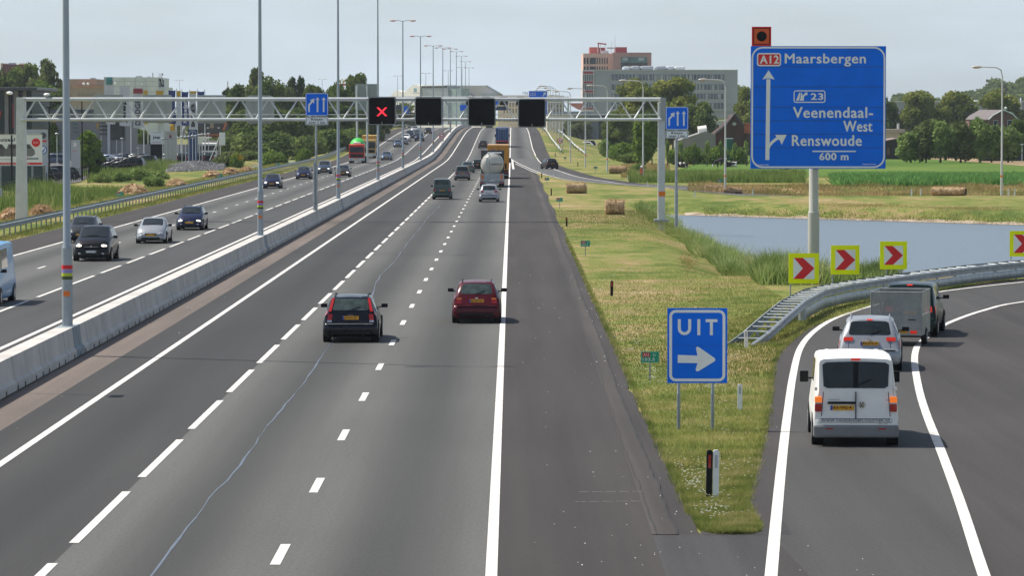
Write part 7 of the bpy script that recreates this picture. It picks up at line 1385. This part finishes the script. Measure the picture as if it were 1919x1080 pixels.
# white lorry, white board, loudspeaker mast, arches sign
r = empty('white_lorry', (at(392, 300, 640)[0], 640, 0), R(180), 'white lorry parked on the lot beyond the small lamp posts', 'lorry'); cab(r, -2.1, P_WHITE, H=3.0); axle(r, (-1.0, -6)); MB().box(-1.2, 1.2, -9, -2.4, .9, 3.3).build('cargo_box', mat('grey brown box', (.2, .19, .18), .6), r)
r = empty('white_board', (at(417, 300, 600)[0], 600, 0), R(20), 'white board leaning on a stand beside the white lorry', 'board'); MB().box(-.45, .45, 0, .1, hz(272, 600), hz(248, 600)).build('board', SIGNW, r); MB().tube([(-.3, .05, 0), (-.3, .05, hz(260, 600))], .06, 6).build('post', PAINTG, r); MB().tube([(-2.0, .3, 0.5), (-.3, .05, hz(252, 600))], .06, 6).build('strut', PAINTG, r)
d = 1100; r = empty('loudspeaker_mast', (at(427, 300, d)[0], d, 0), 0, 'red and white round mast head above the trees left of the sign back', 'mast'); MB().tube([(0, 0, 0), (0, 0, hz(152, d))], .18, 6).build('mast', PAINTG, r)
for k, t in enumerate((163, 166.5, 170)): MB().tube([(0, 0, hz(t + 1.6, d)), (0, 0, hz(t - 1.4, d))], .5 - .06 * k, 12).build('mast_disc', SIGNW if k % 2 == 0 else mat('pink disc', (.5, .25, .22), .6), r)
d = 1000; r = empty('arches_sign', (at(644.5, 300, d)[0], d, 0), 0, 'pale golden double arch sign on a red base above the trees', 'sign'); GLD = mat('pale golden arches', (.62, .52, .22), .5, var=.05)
for s in (-1, 1):
    pts = [(s * .45 + .42 * math.cos(R(t)) * 1.0, 0, hz(157, d) + 1.25 * math.sin(R(t)) * .95) for t in range(0, 181, 15)]; MB().tube(pts, .13, 6).build('arch', GLD, r, smooth=True)
MB().box(-1.1, 1.1, -.1, .1, hz(160, d), hz(157, d)).build('red_base', SIGNR, r); MB().tube([(0, 0.2, 0), (0, .2, hz(158, d))], .2, 8).build('pole', PAINTG, r)
# worker and cows
def skin(name, pts, edges, radii, m, parent=None, loc=(0, 0, 0), rz=0):
    me = bpy.data.meshes.new(name); me.from_pydata(pts, edges, []); o = link(name, me, m, parent, loc); o.rotation_euler.z = rz
    o.modifiers.new('skin', 'SKIN'); 
    for v, rr in zip(me.skin_vertices[0].data if me.skin_vertices else [], radii): v.radius = (rr, rr)
    return o
import bmesh
def skinned(name, pts, edges, radii, m, parent, root=0):
    me = bpy.data.meshes.new(name); me.from_pydata(pts, edges, []); bm = bmesh.new(); bm.from_mesh(me); sk = bm.verts.layers.skin.verify()
    for v, rr in zip(bm.verts, radii): v[sk].radius = rr if isinstance(rr, tuple) else (rr, rr); v[sk].use_root = (v.index == root)
    bm.to_mesh(me); bm.free(); o = link(name, me, m, parent); o.modifiers.new('skin', 'SKIN').use_smooth_shade = True; s = o.modifiers.new('sub', 'SUBSURF'); s.levels = s.render_levels = 1; return o
x, y = G(1202, 340); r = empty('person', (x, y, 0), R(20), 'worker in orange vest and white helmet bending beside a lamp post', 'person')
skinned('body', [(0, 0, .95), (0, .0, 1.15), (0, -.04, 1.38), (0, -.06, 1.5), (0, -.08, 1.6), (.1, 0, .88), (.11, -.03, .5), (.12, .02, .08), (-.1, 0, .88), (-.12, .02, .5), (-.13, .05, .08), (.2, -.04, 1.4), (.27, -.08, 1.12), (.22, -.22, .95), (-.2, -.04, 1.4), (-.27, -.1, 1.12), (-.2, -.26, 1.0), (.12, -.1, .04), (-.13, -.07, .04)], [(0, 1), (1, 2), (2, 3), (3, 4), (0, 5), (5, 6), (6, 7), (0, 8), (8, 9), (9, 10), (2, 11), (11, 12), (12, 13), (2, 14), (14, 15), (15, 16), (7, 17), (10, 18)],
        [.14, .13, .15, .06, .10, .10, .07, .05, .10, .07, .05, .06, .045, .035, .06, .045, .035, .045, .045], mat('work clothing and skin', (.20, .13, .09), .8, var=.3, scale=2), r)
MB().tube([(0, 0, .92), (0, -.01, 1.15), (0, -.04, 1.42)], [.17, .17, .19], 12).build('orange_vest', mat('orange vest', (.75, .16, .04), .7, var=.1, scale=4), r, smooth=True); MB().sphere((0, -.09, 1.68), (.15, .16, .11), 10, 6).build('helmet', SIGNW, r, smooth=True); MB().tube([(0, -.09, 1.64), (0, -.09, 1.655)], .18, 12).build('helmet_brim', SIGNW, r)
COW = mat('black and white cow hide', (.015, .014, .013), .85, c2=(.60, .58, .54), scale=1.1, fac=(.52, .54), detail=1)
def cow(px, py, d, rz, lying, lab):
    X = at(px, 300, d)[0]; r = empty('cow', (X, d, 0), R(rz), lab, 'cow', 'cows in the pasture'); h = .48 if lying else 1.12
    pts = [(-.75, 0, h + .02), (-.25, 0, h), (.3, 0, h + .02), (.7, 0, h + .05)]; rad = [(.30, .34), (.42, .44), (.38, .42), (.27, .32)]; E = [(0, 1), (1, 2), (2, 3)]
    if lying: nk = [(1.0, .05, h + .32), (1.22, .08, h + .40), (1.45, .1, h + .30)]
    else: nk = [(1.05, .05, .85), (1.35, .1, .42), (1.45, .12, .14)]
    k = len(pts); pts += nk; rad += [.17, .14, .09]; E += [(3, k), (k, k + 1), (k + 1, k + 2)]
    for sx_, j in ((-.7, 0), (.6, 3)):
        for sy in (-.2, .2):
            k = len(pts)
            if lying: pts += [(sx_ + .1, sy * 1.9, .28), (sx_ + .45, sy * 2.1, .1)]; rad += [.13, .06]
            elif j == 0: pts += [(sx_ + .08, sy, .72), (sx_ - .08, sy, .42), (sx_ - .03, sy, .05)]; rad += [.14, .06, .055]
            else: pts += [(sx_, sy, .68), (sx_ + .02, sy, .38), (sx_, sy, .05)]; rad += [.11, .06, .055]
            E.append((j, k)); 
            for q in range(k, len(pts) - 1): E.append((q, q + 1))
    skinned('body', pts, E, rad, COW, r, 1); n_ = nk[1]
    for s in (-1, 1): MB().sphere((n_[0] - .05, n_[1] + s * .2, n_[2] + .06), (.05, .13, .05), 8, 5).build('ear', BLACK, r, smooth=True)
    MB().tube([(-.98, 0, h + .12), (-1.06, 0, h - .25), (-1.04, 0.02, max(.1, h - .75))], [.03, .02, .04], 6).build('tail', BLACK, r)
    r.scale = (.95, .95, .95)
cow(1279, 313, 545, 165, True, 'black and white cow lying alone left of the lamp post'); cow(1352, 313, 545, 195, False, 'cow with white neck grazing left of the lamp post'); cow(1369, 313, 552, 8, True, 'black cow with white leg lying right of the lamp post')
# lamp-mounted camera mast just outside the view whose shadow falls on the lane
r = empty('camera_mast', (-13.66, 101.3, .9), 0, 'camera mast on the median barrier beyond the left edge of the photo', 'mast'); MB().tube([(0, 0, 0), (0, 0, 4.4)], .045, 8).build('mast', GALV, r); MB().box(-.12, .12, -.5, .4, 4.3, 4.5).build('camera_head', GALV, r)
